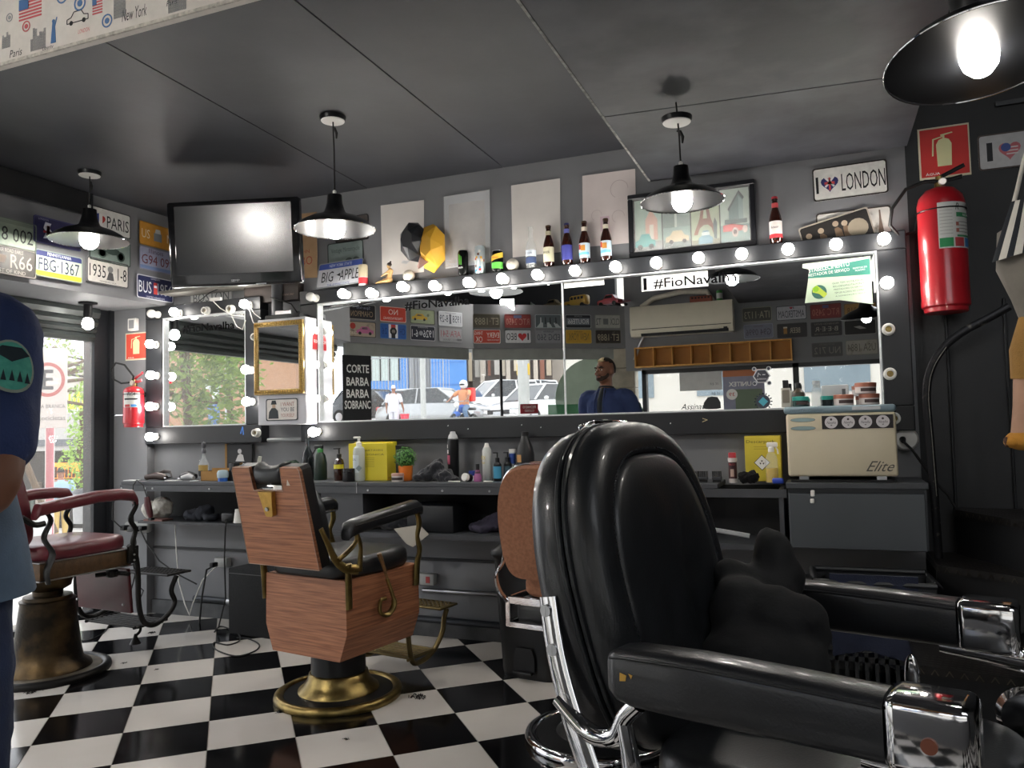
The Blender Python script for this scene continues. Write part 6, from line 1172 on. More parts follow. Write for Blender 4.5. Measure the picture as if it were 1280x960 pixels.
# power strip and cables on the wall strip
q = Yp(165, 660, 3.97); t = thing('power_strip', 'grey power strip with black plugs under the left end of the counter', 'power strip', (q.x, 4.02, q.z)); MB().rbox((0, 0, 0), (.22, .045, .07), .02, 3).build('strip_body', flat('#8f918e', .4), t)
MB().rbox((-.07, -.045, 0), (.04, .05, .035), .008, 2).build('plug', BLACKP, t); MB().rbox((.02, -.045, -.005), (.09, .05, .035), .01, 2).build('plug', BLACKP, t); MB().rbox((.09, -.045, 0), (.03, .05, .03), .008, 2).build('plug', BLACKP, t)
for pts in (((.09, -.07, 0), (.16, -.08, -.09), (.28, -.09, -.2), (.42, -.08, -.28), (.56, -.06, -.34)), ((.03, -.07, -.01), (.06, -.08, -.09), (.05, -.09, -.2), (.06, -.08, -.3), (.02, -.08, -.42)), ((-.07, -.07, 0), (-.12, -.1, .06), (-.14, -.08, .16), (-.13, -.05, .24))):
    MB().tube(pts, .0045, 7).build('cable', BLACKR, t)
q = Yp(277, 704, 4.07); t = thing('plug_cables', 'white and black cables looping from the grey outlet by the black cube', 'cable', (q.x, 4.04, q.z))
MB().tube([(0, 0, 0), (-.10, -.03, -.10), (-.18, -.03, -.25), (-.21, -.03, -.33), (-.25, -.03, -.26), (-.30, -.03, -.12), (-.33, -.02, .08), (-.36, .0, .24)], .004, 7).build('white_cable', WHITEP, t); MB().tube([(.0, -.01, 0), (-.05, -.05, -.03), (-.07, -.07, -.2), (-.08, -.09, -.42), (-.07, -.12, -.50)], .006, 7).build('black_cable', BLACKR, t); MB().rbox((-.01, -.03, 0), (.03, .05, .03), .006, 2).build('plug', BLACKP, t)
# small red box of shelf leaflets
x = Yp(190, 650, 3.86).x; o = MB().rbox((x+.02, 3.89, SLz+.006), (.16, .09, .012), .002, 1).build('folded_leaflet', flat('#6b4a44'), None); centre(o); tag(o, 'reddish brown folded leaflet on the left lower shelf before the foam head', 'paper')
# ================================================================ BARBER CHAIRS
def spl(P, n=6):
    P = [V(p) for p in P]; out = []
    for i in range(len(P)-1):
        a = P[max(i-1, 0)]; b = P[i]; c = P[i+1]; d = P[min(i+2, len(P)-1)]
        for k in range(n):
            t = k/n; out.append(.5*((2*b)+(c-a)*t+(2*a-5*b+4*c-d)*t*t+(3*b-a-3*c+d)*t**3))
    out.append(P[-1]); return out
def spr(P, rr, n=6):        # radii interpolated likewise
    o = []
    for i in range(len(rr)-1):
        for k in range(n): o.append(rr[i]+(rr[i+1]-rr[i])*k/n)
    o.append(rr[-1]); return o
def stube(m, P, r, n=6, seg=10, **k):
    rr = spr(P, r, n) if hasattr(r, '__len__') else r
    return m.tube(spl(P, n), rr, seg, **k)
def outline(a, zb, zt, zc, pt=.8, pb=.5, n=48, ab=None):
    o = []; ab = ab or a
    for k in range(n):
        f = 2*pi*k/n; c, s = cos(f), sin(f); sg = 1 if c >= 0 else -1
        if s >= 0: x = a*sg*abs(c)**pt; z = zc+(zt-zc)*abs(s)**.95
        else:
            x = a*sg*abs(c)**pb; z = zc-(zc-zb)*abs(s)**.75; x *= 1+(ab/a-1)*((zc-z)/(zc-zb))
        o.append((x, z))
    return o
def pillow(O, rings, cz, T, fold=None):
    """concentric scaled outlines pushed to given depths (towards +y)"""
    m = MB(T); R_ = []
    for s, d in rings:
        g = []
        for x, z in O:
            X, Z = x*s, cz+(z-cz)*s; y = d+(fold(X, Z, s) if fold else 0); g.append((X, y, Z))
        R_.append(g)
    m.rings(R_); return m
def cam_thing(name, label, cat, X, Y, az, z=0):
    p = cam2w(X, Y); return thing(name, label, cat, (p.x, p.y, z), rz=WA-R(az)-pi/2)
# ---------------- big black leather chair in front
t = cam_thing('barber_chair', 'large black leather barber chair with chrome arms, nearest the camera at the right', 'barber chair', .60, 1.57, 126.9)
bt = TR((0, -.385, .86)) @ Matrix.Rotation(R(13), 4, 'X')
O = outline(.295, -.34, .345, .02, .70, .42, 64, .28)
def fold(X, Z, s):
    if s > .74: return 0
    e = max(0, 1-(s/.74)**6)
    return -(.016*math.exp(-((X+.055+.02*Z)/.016)**2)+.010*math.exp(-((X-.075+.06*Z)/.03)**2))*e*max(0, min(1, (.18-Z)*5))+.006*sin(Z*9)*e
pillow(O, [(.985, 0), (1, .012), (1.0, .035), (.975, .058), (.93, .072), (.87, .079), (.80, .079), (.772, .077), (.762, .069), (.752, .078), (.72, .083), (.6, .088), (.45, .09), (.3, .091), (.15, .091), (.03, .091)], 0, bt, fold).build('backrest_cushion', BLEATH2, t, smooth=60)
pillow([(-x, z) for x, z in O], [(s, -d-.012) for s, d in ((.985, 0), (1.0, .012), (1.0, .05), (.97, .075), (.88, .09), (.6, .10), (.03, .103))], 0, bt).build('back_shell', BLEATH, t, smooth=60)
pp = MB(bt)
for yy in (.003, -.014): pp.tube([(x*1.0, yy, z) for x, z in O]+[(O[0][0], yy, O[0][1])], .0062, 7, caps=False)
pp.build('piping', BLEATH2, t)
st_ = MB(bt); 
for k in range(len(O)):
    for q in range(3):
        u = (k+q/3); i = int(u) % len(O); j = (i+1) % len(O); f = u-int(u); x = O[i][0]+(O[j][0]-O[i][0])*f; z = O[i][1]+(O[j][1]-O[i][1])*f
        st_.box((x*.79, .0798, z*.79), (.003, .002, .003))
st_.build('stitching', flat('#2c2e33'), t, kind='stuff', smooth=0)
MB(bt).rbox((-.02, -.03, .352), (.16, .05, .016), .006, 2).rbox((-.02, -.03, .362), (.03, .018, .008), .003, 1).build('headrest_slot', CHROME, t)
def seat(t, T, w_, d_, h_, mat, r=.035, name='seat'):
    O2 = outline(w_/2, -d_/2, d_/2, 0, .28, .28, 40); m = MB(T); g = []
    for s, z in ((.96, 0), (1, .015), (1, h_*.55), (.985, h_*.8), (.94, h_*.95), (.85, h_), (.6, h_*1.08), (.3, h_*1.12), (.02, h_*1.13)): g.append([(x*s, y*s, z) for x, y in O2])
    return m.rings(g).build(name, mat, t, smooth=60)
seat(t, TR((0, .03, .50)), .58, .60, .09, BLEATH2)
MB().rbox((0, .02, .43), (.56, .56, .14), .03, 2).build('seat_box', BLEATH, t)
for sx in (1, -1):
    ax = .35*sx
    arm = TR((ax, 0, 0))
    # padded arm, lofted with a rounded section
    g = []; 
    for y, hw, zt_, zb_ in ((-.275, .012, .775, .745), (-.268, .028, .79, .72), (-.25, .038, .80, .708), (-.22, .042, .805, .702), (-.1, .043, .808, .70), (.05, .043, .805, .70), (.19, .043, .80, .70)):
        cz = (zt_+zb_)/2; hz = (zt_-zb_)/2; sec = []
        for k in range(20):
            a = 2*pi*k/20; c, s = cos(a), sin(a); sec.append((hw*(abs(c)**.45)*(1 if c > 0 else -1), y, cz+hz*(abs(s)**.45)*(1 if s > 0 else -1)))
        g.append(sec)
    a_ = MB(arm).rings([list(reversed(q)) for q in g]).build('armrest', BLEATH, t, smooth=60)
    for e in (1, -1): MB(arm).tube(spl([(e*.03, -.262, .783), (e*.04, -.22, .79), (e*.0425, -.1, .793), (e*.0425, .05, .79), (e*.0425, .19, .786)], 4), .0028, 6).build('piping', BLEATH2, a_)
    if sx == 1: MB(arm).add([(.0432, -.235, .765), (.0432, -.222, .762), (.0432, -.224, .752), (.0432, -.236, .750)], [(0, 1, 2, 3)]).add([(.0434, -.218, .766), (.0434, -.210, .764), (.0434, -.213, .757)], [(0, 1, 2)]).build('worn_patch', flat('#b9903a'), a_, smooth=0)
    cp = MB(arm).rbox((0, .2475, .752), (.10, .115, .108), .016, 3).build('arm_cap', CHROME, t)
    MB(arm).cyl((sx*.048, .25, .748), (sx*.054, .25, .748), .011, n=16).build('cap_screw', STEEL if sx < 0 else M('rusty_screw', '#7a4a3a', .5, .6), cp)
    # support under the arm, curling down in front
    m = MB(arm); stube(m, [(0, .15, .695), (0, .26, .69), (0, .345, .675), (0, .395, .61), (0, .385, .53), (0, .32, .475), (0, .25, .46)], [.012, .018, .022, .026, .026, .022, .018], 6, 14, flat=1.3); m.build('arm_support', CHROME, t)
    MB(arm).lathe([(.0, -.02), (.05, -.018), (.062, 0), (.05, .018), (0, .02)], (0, .31, .57), (1, 0, 0), 28).build('arm_boss', CHROME, t)
    # rear bracket
    m = MB(); X0 = sx*.297
    m.tube(spl([(X0, -.415, .885), (X0+sx*.004, -.405, .80), (X0+sx*.008, -.385, .70), (X0+sx*.012, -.355, .60), (X0+sx*.016, -.31, .52), (X0+sx*.02, -.25, .47)], 5), spr([0]*6, [.016, .018, .02, .022, .024, .026], 5), 12, flat=.35, up=(1, 0, 0)) if 0 else None
    m.tube(spl([(X0, -.450, .855), (X0+sx*.004, -.436, .77), (X0+sx*.008, -.414, .69), (X0+sx*.012, -.38, .60), (X0+sx*.016, -.33, .50), (X0+sx*.02, -.25, .44)], 5), [(r_*1.05, .009) for r_ in spr([0]*6, [.020, .021, .022, .024, .024, .024], 5)], 12)
    m.tube(spl([(X0+sx*.01, -.425, .66), (X0+sx*.02, -.35, .615), (X0+sx*.035, -.285, .625), (X0+sx*.045, -.255, .67), (X0+sx*.05, -.225, .70)], 5), spr([0]*5, [.014, .018, .018, .017, .017], 5), 12)
    m.tube(spl([(X0+sx*.045, -.26, .665), (X0+sx*.045, -.245, .58), (X0+sx*.035, -.25, .50), (X0+sx*.02, -.25, .44)], 5), spr([0]*4, [.015, .017, .020, .022], 5), 12)
    br = m.build('back_bracket', CHROME, t, smooth=60)
    for yy, zz in ((-.446, .83), (-.433, .755), (-.405, .665)): MB().cyl((X0+sx*.010, yy, zz), (X0+sx*.017, yy, zz), .012, n=16).box((X0+sx*.0172, yy, zz), (.0012, .003, .02)).build('slotted_screw', STEEL, br)
MB().ell((-.30, .10, .63), (.008, .016, .05)).tube([(-.30, .10, .60), (-.29, .09, .50)], .007).build('side_lever', CHROME, t)
MB().lathe([(.28, 0), (.29, .01), (.28, .03), (.12, .05), (.09, .08), (.085, .36), (.14, .38), (0, .38)], n=36).build('pedestal', CHROME, t)
MB().rbox((0, .62, .30), (.34, .16, .02), .006, 2).tube(spl([(-.14, .3, .40), (-.14, .42, .34), (-.14, .56, .30)]), .014).tube(spl([(.14, .3, .40), (.14, .42, .34), (.14, .56, .30)]), .014).build('footrest', CHROME, t)
black_chair = t
# black cape heaped on the seat and far arm
o_ = MB()
for px, py, d, r in ((925, 770, 1.78, (.075, .08, .09)), (965, 785, 1.74, (.09, .08, .09)), (1005, 775, 1.72, (.06, .06, .055)), (1022, 792, 1.70, (.035, .035, .045)), (915, 725, 1.86, (.05, .05, .05)), (965, 745, 1.84, (.06, .06, .07)), (968, 706, 1.88, (.055, .05, .085)), (958, 678, 1.90, (.03, .03, .04)), (930, 735, 1.86, (.06, .05, .06)), (940, 830, 1.72, (.12, .12, .10)), (1000, 835, 1.68, (.07, .07, .07)), (990, 725, 1.86, (.035, .04, .05))): o_.ell(Dp(px, py, d), r)
o_ = o_.build('barber_cape', M('black_cape', '#0d0e10', .85, 0, .2, bump=.2, bscale=120), None)
centre(o_); remesh(o_, .008, 14, .03, .12); tag(o_, 'black barber cape heaped over the seat and far arm of the large black chair', 'cape')
p = V(MW[black_chair] @ V((.05, -.14, .603))); o = MB(Matrix.Translation(p)).add([(0, 0, 0), (.05, .02, .03), (.09, .0, .005), (.03, -.05, .0)], [(0, 1, 2, 3)]).add([(0, 0, -.002), (.05, .02, .028), (.09, .0, .003), (.03, -.05, -.002)], [(3, 2, 1, 0)]).build('paper_scrap', flat('#8f918f'), None); centre(o); tag(o, 'small grey paper scrap on the black seat behind the near armrest', 'paper')
# ---------------- wood veneer chair
WV = wood('oak_veneer', '#ad7453', '#7d4f37', 5, (1, 1, 26), .42)
t = cam_thing('barber_chair', 'brown wood veneered barber chair with brass fittings seen from behind', 'barber chair', -.82, 3.63, 32)
P = [(-.245, .565), (.245, .565), (.247, .34), (.205, .225), (-.205, .225), (-.247, .34)]
MB().prism([(x, z) for x, z in P][::-1], .48, frame((0, .28, 0), (1, 0, 0), (0, 0, 1)) ).build('seat_box', WV, t, smooth=0)
seat(t, TR((0, .035, .567)), .49, .50, .085, BLEATH2)
# backboard with a notch
bk = TR((0, -.27, .64)) @ Matrix.Rotation(R(13), 4, 'X')
NP = [(-.215, 0), (.215, 0), (.205, .42), (.195, .435), (.095, .435), (.088, .335), (-.088, .335), (-.095, .435), (-.195, .435), (-.205, .42)]
MB(bk).prism(NP, .016, frame((0, -.035, 0), (1, 0, 0), (0, 0, 1))).build('back_panel', WV, t, smooth=0)
ed = MB(bk); ed.tube([(x, -.052, z) for x, z in NP]+[(NP[0][0], -.052, NP[0][1])], .0016, 5, caps=False); ed.build('edge_banding', flat('#b0998a'), t)
m = MB(bk); m.rings([[(x*.97, y, z) for x, z in NP] for y in (-.034, .02)]); m.build('side_upholstery', BLEATH, t, smooth=20)
pillow(outline(.195, .02, .325, .17, .3, .3, 40), [(1, .02), (1.0, .05), (.95, .07), (.8, .08), (.4, .085), (.03, .085)], .17, bk).build('back_cushion', BLEATH2, t)
hr = MB(bk); g = []
for k in range(13):
    u = -1+2*k/12; rr_ = (.034+.010*u*u)*(1 if abs(u) < .95 else .8); g.append([(u*.088, -.02+.02*u*u+rr_*1.1*cos(a), .40+rr_*1.2*sin(a)-.008*(1-u*u)) for a in (2*pi*q/18 for q in range(18))])
hr.rings([list(reversed(q)) for q in g]); hr.build('headrest', BLEATH2, t, smooth=60)
bl_ = MB(bk).prism([(-.042, .335), (.042, .335), (.036, .31), (.022, .235), (.016, .228), (-.016, .228), (-.022, .235), (-.036, .31)], .022, frame((0, -.050, 0), (1, 0, 0), (0, 0, 1))).build('headrest_latch', GOLDP, t, smooth=0)
MB(bk).cyl((-.002, -.072, .262), (-.002, -.078, .262), .009, n=14).build('latch_screw', STEEL, bl_); MB(bk).rbox((0, -.05, .345), (.06, .014, .014), .004, 1).build('latch_top', CHROME, bl_)
MB(bk).prism([(.118, .36), (.138, .36), (.128, .385)], .001, frame((0, -.0515, 0), (1, 0, 0), (0, 0, 1))).build('chipped_veneer', flat('#c9bfb4'), t, smooth=0)
for sx in (1, -1):
    X0 = sx*.272
    g = []
    for y, zt_ in ((-.225, .795), (-.21, .815), (-.17, .825), (0, .845), (.22, .868), (.25, .862), (.26, .85)):
        hw = .034 if -.215 < y < .24 else .026; cz = zt_-.032; hz = .032 if -.215 < y < .24 else .022
        g.append([(X0+hw*(abs(cos(a))**.5)*(1 if cos(a) > 0 else -1), y, cz+hz*(abs(sin(a))**.5)*(1 if sin(a) > 0 else -1)) for a in (2*pi*q/18 for q in range(18))])
    a_ = MB().rings([list(reversed(q)) for q in g]).build('armrest', BLEATH, t, smooth=60)
    MB().tube([(X0-.03*sx, -.2, .762), (X0-.03*sx, .24, .80)], .004, 6).tube([(X0+.034*sx, -.2, .80), (X0+.034*sx, .24, .838)], .002, 6).build('piping', BLACKR, a_)
    m = MB()
    m.tube(spl([(X0-sx*.04, -.325, .80), (X0-sx*.03, -.30, .74), (X0-sx*.018, -.27, .67), (X0-sx*.01, -.22, .625), (X0, -.155, .61)], 5), [(r_, r_*.45) for r_ in spr([0]*5, [.012, .014, .018, .020, .022], 5)], 10)
    m.tube(spl([(X0-sx*.01, -.26, .665), (X0, -.20, .70), (X0, -.16, .735), (X0, -.17, .775), (X0, -.20, .78)], 5), [(r_, r_*.6) for r_ in spr([0]*5, [.016, .014, .012, .012, .010], 5)], 10)
    m.tube(spl([(X0, -.155, .76), (X0, -.135, .70), (X0, -.14, .65), (X0, -.145, .60)], 5), [(r_, r_*.6) for r_ in spr([0]*4, [.010, .011, .014, .016], 5)], 10)
    m.build('rear_arm_bracket', BRASS, t, smooth=60)
    m = MB(); m.tube(spl([(X0, .235, .83), (X0+sx*.004, .255, .76), (X0+sx*.008, .235, .70), (X0+sx*.008, .25, .64), (X0, .25, .60)], 5), [(r_, r_*.6) for r_ in spr([0]*5, [.013, .017, .012, .016, .014], 5)], 10); m.build('front_arm_support', BRASS, t, smooth=60)
    for y0, z0, z1 in ((-.205, .45, .64), (.262, .47, .61)):
        MB().tube(spl([(X0-sx*.006, y0, z1), (X0-sx*.012, y0+(.006 if y0 < 0 else -.006), (z0+z1)/2+.03), (X0-sx*.016, y0+(.012 if y0 < 0 else -.01), z0)], 4), [(.018, .010)]*9, 10).build('corner_bracket', BRASS, t, smooth=60)
# lever on the right side
m = MB(); m.tube(spl([(.262, -.01, .655), (.268, .01, .60), (.272, .035, .53)], 5), [.010, .011, .0105, .010, .009, .008, .008, .007, .007, .006, .006], 10); lv = m.build('lever_handle', wood('turned_handle', '#6a4a2c', '#8c6a3c', 6, (1, 1, 6)), t)
MB().tube(spl([(.27, .03, .54), (.278, .055, .47), (.28, .065, .42), (.276, .03, .385), (.27, -.015, .40), (.268, -.01, .45), (.27, .02, .455)], 5), [.008]*8+[.012]*10+[.009]*13, 10, flat=1.2).build('lever_loop', BRASS, t)
# pedestal
def base(t, r, prof_col, rim, top, colmat, flare=None, flaremat=None):
    MB().lathe([(r*.84, .012), (r*.86, .030), (r*.93, .036), (r*.985, .028), (r, .012), (r*.985, 0), (r*.9, 0)], n=56).build('base_ring', rim, t, smooth=60)
    MB().lathe([(r*.85, .014), (r*.84, .026), (r*.55, .032), (0, .034)], n=48).build('base_plate', top, t, smooth=60)
    MB().lathe(prof_col, n=40).build('column', colmat, t, smooth=60)
    if flare: MB().lathe(flare, n=44).build('column_foot', flaremat, t, smooth=60)
base(t, .287, [(.122, .09), (.122, .24), (0, .24)], BRASS, M('scuffed_black', '#16171a', .3, .2, col2='#3c3d3e', scale=5, contrast=(.55, .7)), BLACKM, [(.182, .031), (.180, .038), (.155, .058), (.138, .085), (.132, .108), (.124, .112), (0, .112)], BRASS)
MB().b2((-.06, -.23, .034), (-.02, -.17, .037), frame((0, 0, 0), (1, 0, 0), (0, 1, 0))).build('worn_strip', flat('#b9b2a0'), t) if 0 else None
# footrest with pierced plates
def footrest(t, mat, y0=.62, z0=.285, y1=.40, z1=.10, w_=.34):
    m = MB(); m.rbox((0, y0, z0), (w_, .15, .012), .004, 1)
    for i in range(11):
        for j in range(4): m.ell((-w_/2+.03+i*(w_-.06)/10, y0-.045+j*.03, z0+.008), (.008, .008, .005), 8, 4)
    m.build('foot_plate', mat, t)
    m = MB()
    for j in range(7): m.rbox((0, y1-.08+j*.03, z1), (w_*.95, .016, .010), .003, 1)
    m.rbox((-w_*.47, y1, z1), (.014, .22, .016), .004, 1).rbox((w_*.47, y1, z1), (.014, .22, .016), .004, 1); m.build('lower_grille', mat, t)
    for sx in (-1, 1):
        X0 = sx*w_*.47
        MB().tube(spl([(X0, .28, .33), (X0, .30, .24), (X0, .31, .14), (X0, .34, .075), (X0, .42, .07), (X0, .50, .10), (X0, .57, .17), (X0, .585, .23), (X0, .61, .275)], 5), .013, 10).build('footrest_frame', mat, t)
OLDB = M('dull_brass', '#5e5238', .42, .85, col2='#7d6d48', scale=12, bump=.2)
footrest(t, OLDB)
# ---------------- burgundy antique chair at the left
t = cam_thing('barber_chair', 'antique burgundy leather barber chair with black iron frame at the left', 'barber chair', -2.40, 4.06, 27)
BRT = M('carved_brown_trim', '#4f3a24', .5, .2, .25, scale=40, bump=.5, bscale=90)
seat(t, TR((0, .06, .60)), .50, .50, .075, RLEATH)
m = MB().rbox((0, .05, .555), (.50, .50, .085), .01, 2); m.build('seat_frame', BRT, t)
MB().rbox((0, .05, .600), (.51, .51, .006), .002, 1).rbox((0, .05, .512), (.51, .51, .006), .002, 1).build('metal_beading', STEEL, t)
pillow(outline(.22, .0, .50, .22, .4, .3, 40), [(1, 0), (1, .04), (.95, .06), (.5, .07), (.03, .07)], .22, TR((0, -.24, .66)) @ Matrix.Rotation(R(12), 4, 'X')).build('backrest', RLEATH, t)
MB(TR((0, -.24, .66)) @ Matrix.Rotation(R(12), 4, 'X')).rbox((0, -.02, .25), (.42, .03, .48), .02, 2).build('back_board', RPAINT, t)
for sx in (1, -1):
    X0 = sx*.27; g = []
    for y, zt_ in ((-.24, .86), (-.225, .888), (-.1, .905), (.08, .925), (.20, .925), (.27, .915), (.295, .895), (.30, .88)):
        hw = .036 if -.23 < y < .28 else .026; hz = .030 if -.23 < y < .28 else .018; cz = zt_-.032
        g.append([(X0+hw*(abs(cos(a))**.6)*(1 if cos(a) > 0 else -1), y, cz+hz*(abs(sin(a))**.6)*(1 if sin(a) > 0 else -1)) for a in (2*pi*q/18 for q in range(18))])
    MB().rings([list(reversed(q)) for q in g]).build('armrest', RLEATH, t, smooth=60)
    m = MB(); m.tube(spl([(X0, .28, .88), (X0, .305, .83), (X0, .27, .76), (X0, .30, .70), (X0, .285, .63), (X0, .30, .56)], 5), .013, 9); m.build('front_arm_support', IRON, t)
    m = MB(); m.tube(spl([(X0, -.19, .85), (X0, -.16, .80), (X0-.004*sx, -.19, .72), (X0, -.15, .64), (X0, -.18, .56), (X0, -.17, .50)], 5), [(r_, .008) for r_ in spr([0]*6, [.014, .020, .022, .028, .03, .02], 5)], 9)
    m.tube(spl([(X0, -.30, .83), (X0, -.24, .79), (X0, -.19, .79)], 4), .014, 9); m.build('rear_arm_bracket', IRON, t)
    MB().tube(spl([(X0-.01*sx, .27, .62), (X0-.01*sx, .31, .56), (X0-.01*sx, .325, .45), (X0-.01*sx, .33, .30), (X0-.01*sx, .36, .20), (X0-.01*sx, .43, .17), (X0-.03*sx, .53, .20), (X0-.06*sx, .60, .25), (X0-.07*sx, .585, .32), (X0-.07*sx, .62, .395)], 5), .014, 9).build('footrest_frame', IRON, t)
    MB().rbox((X0-.005*sx, .29, .57), (.02, .06, .09), .006, 2).build('corner_plate', IRON, t)
    for zz in (.54, .57, .60): MB().ell((X0+.007*sx, .29, zz), .006, 8, 6).build('rivet', STEEL, t)
MB(TR((0, .30, .50)) @ Matrix.Rotation(R(5), 4, 'X')).rbox((0, 0, -.13), (.44, .02, .24), .004, 1).build('calf_board', RPAINT, t)
for sx in (-.19, .19):
    for zz in (.30, .46): MB().ell((sx, .288, zz), .007, 8, 6).build('rivet', STEEL, t)
m = MB().rbox((0, .66, .40), (.36, .17, .012), .004, 1)
for i in range(12):
    for j in range(5): m.ell((-.15+i*.027, .60+j*.03, .407), (.007, .007, .003), 6, 4)
m.build('foot_plate', IRON, t)
m = MB(); [m.rbox((0, .36+j*.03, .165), (.44, .016, .010), .003, 1) for j in range(7)]; m.rbox((-.2, .45, .165), (.014, .22, .016), .004, 1).rbox((.2, .45, .165), (.014, .22, .016), .004, 1); m.build('lower_grille', IRON, t)
m = MB(); m.tube(spl([(.05, .5, .16), (.05, .5, .10), (.05, .47, .08)]), .008, 8); m.lathe([(.03, .035), (.012, .07), (.006, .09), (0, .09)], (.05, .47, 0), n=14); m.build('hanging_foot', IRON, t)
MB().tube(spl([(.12, .18, .47), (.2, .24, .475), (.26, .27, .47)]), .012, 8).rbox((.18, .23, .475), (.05, .05, .04), .01, 2).build('tilt_lever', IRON, t)
base(t, .295, [(.205, .03), (.20, .045), (.165, .07), (.155, .12), (.125, .36), (.13, .375), (.115, .38), (.112, .395), (.07, .40), (.07, .42), (.105, .44), (.115, .48), (.115, .53), (0, .53)], IRON, M('worn_cream_base', '#8d8474', .4, .2, col2='#4a443c', scale=6), OLDBR)
# ---------------- brown suede chair behind the black one
t = cam_thing('barber_chair', 'brown suede barber chair with chrome trim, half hidden behind the large black chair', 'barber chair', .30, 3.07, 32)
bk = TR((0, -.24, .64)) @ Matrix.Rotation(R(10), 4, 'X'); O = outline(.235, 0, .43, .20, .45, .2, 44)
pillow([(-x, z) for x, z in O], [(1, -.0), (1.0, -.03), (.97, -.045), (.8, -.05), (.03, -.052)], .20, bk).build('back_panel', SUEDE, t)
pillow(O, [(1, .002), (1.0, .04), (.95, .06), (.5, .075), (.03, .075)], .20, bk).build('backrest', SUEDE, t)
MB(bk).tube([(x*1.01, -.012, .20+(z-.2)*1.01) for x, z in O]+[(O[0][0]*1.01, -.012, O[0][1])], .006, 8, caps=False).build('chrome_trim', CHROME, t)
seat(t, TR((0, .03, .56)), .46, .50, .085, SUEDE)
m = MB().rbox((0, -.23, .545), (.50, .012, .03), .003, 1).rbox((0, .27, .545), (.50, .012, .03), .003, 1).rbox((-.25, .02, .545), (.012, .50, .03), .003, 1).rbox((.25, .02, .545), (.012, .50, .03), .003, 1)
m.rbox((0, -.23, .455), (.50, .012, .022), .003, 1).rbox((-.25, -.23, .50), (.022, .014, .11), .003, 1).rbox((.25, -.23, .50), (.022, .014, .11), .003, 1).rbox((-.25, .02, .455), (.012, .50, .022), .003, 1).rbox((.25, .02, .455), (.012, .50, .022), .003, 1); m.build('chrome_frame', CHROME, t)
MB().rbox((0, .02, .50), (.46, .46, .10), .02, 2).build('seat_box', BLEATH, t)
for sx in (1, -1):
    MB().tube(spl([(sx*.245, -.26, .80), (sx*.25, -.255, .70), (sx*.275, -.27, .64), (sx*.275, -.25, .58), (sx*.25, -.235, .54)], 5), [(.011, .006)]*21, 8).build('back_bracket', CHROME, t)
    MB().tube(spl([(sx*.26, .25, .55), (sx*.27, .26, .70), (sx*.27, .22, .78), (sx*.27, .0, .80), (sx*.27, -.18, .79)], 5), .013, 10).build('arm_frame', CHROME, t); MB().rbox((sx*.27, .03, .815), (.06, .38, .035), .015, 3).build('armrest', SUEDE, t)
base(t, .285, [(.165, .03), (.15, .045), (.10, .09), (.085, .15), (.078, .44), (0, .44)], CHROME, BLACKM, BLACKM)
footrest(t, CHROME)
# ================================================================ STAIR CORNER, BASKET, BINS
TREAD = M('worn_tread_metal', '#232120', .45, .6, .4, bump=.3)
t = thing('staircase', 'black iron stair with diamond plate treads in the dark right corner', 'stairs', (1.2, 3.7, 0))
def tread(za, pa, pb, ext=.5):
    a, b = Zp(*pa, za), Zp(*pb, za); d = (b-a).normalized(); b2 = b+d*ext; nn = V((-d.y, d.x, 0)); 
    if nn.y < 0: nn = -nn
    yb = 4.07
    m = MB().prism([(a.x, a.y), (b2.x, b2.y), (2.55, b2.y), (2.55, yb), (a.x, yb)], .03, TR((0, 0, za-.03))); o = m.build('tread', TREAD, t, world=True, smooth=0)
    m = MB(); L = (b2-a).length; n = int(L/.022)
    for k in range(n):
        p = a+d*(k*.022+.01); s_ = 1 if k % 2 else -1
        m.add([p+V((0, 0, -.026))-nn*.001, p+d*.004+V((0, 0, -.026))-nn*.001, p+d*(.004+.012*s_)+V((0, 0, -.006))-nn*.004, p+d*(.012*s_)+V((0, 0, -.006))-nn*.004], [(0, 1, 2, 3)])
        for q in range(5):
            c = p+nn*(.02+q*.03)+V((0, 0, .001)); m.add([c-d*.007*s_-nn*.003, c-d*.006*s_, c+d*.007*s_+nn*.003, c+d*.006*s_], [(0, 1, 2, 3)])
    m.build('diamond_pattern', M('bright_worn_steel', '#5a554c', .3, .9, .3), o, world=True, kind='stuff', smooth=0)
    MB().prism([(a.x, a.y+.03), (b2.x, b2.y+.03), (b2.x, b2.y+.04), (a.x, a.y+.04)], .17, TR((0, 0, za-.20))).build('riser', M('riser_black', '#0f1012', .5, .2), t, world=True, smooth=0)
tread(.78, (1194, 637), (1280, 652)); tread(.58, (1171, 706), (1280, 722))
tread(.34, (1150, 832), (1275, 848))
# battens on the black wall
t = thing('wall_panel', 'black painted boarding with thin upright battens beside the stair', 'panel', (.9, 4.10, .7))
for px in (1188, 1262): x = Yp(px, 500, 4.10).x; MB().rbox((x, 4.105, 1.15), (.012, .018, 1.15), .003, 1).build('batten', BLACKM, t, world=True)
MB().b2((.80, 4.10, 2.61), (1.6, 4.115, 2.63)).build('ledge_strip', BLACKM, t, world=True)
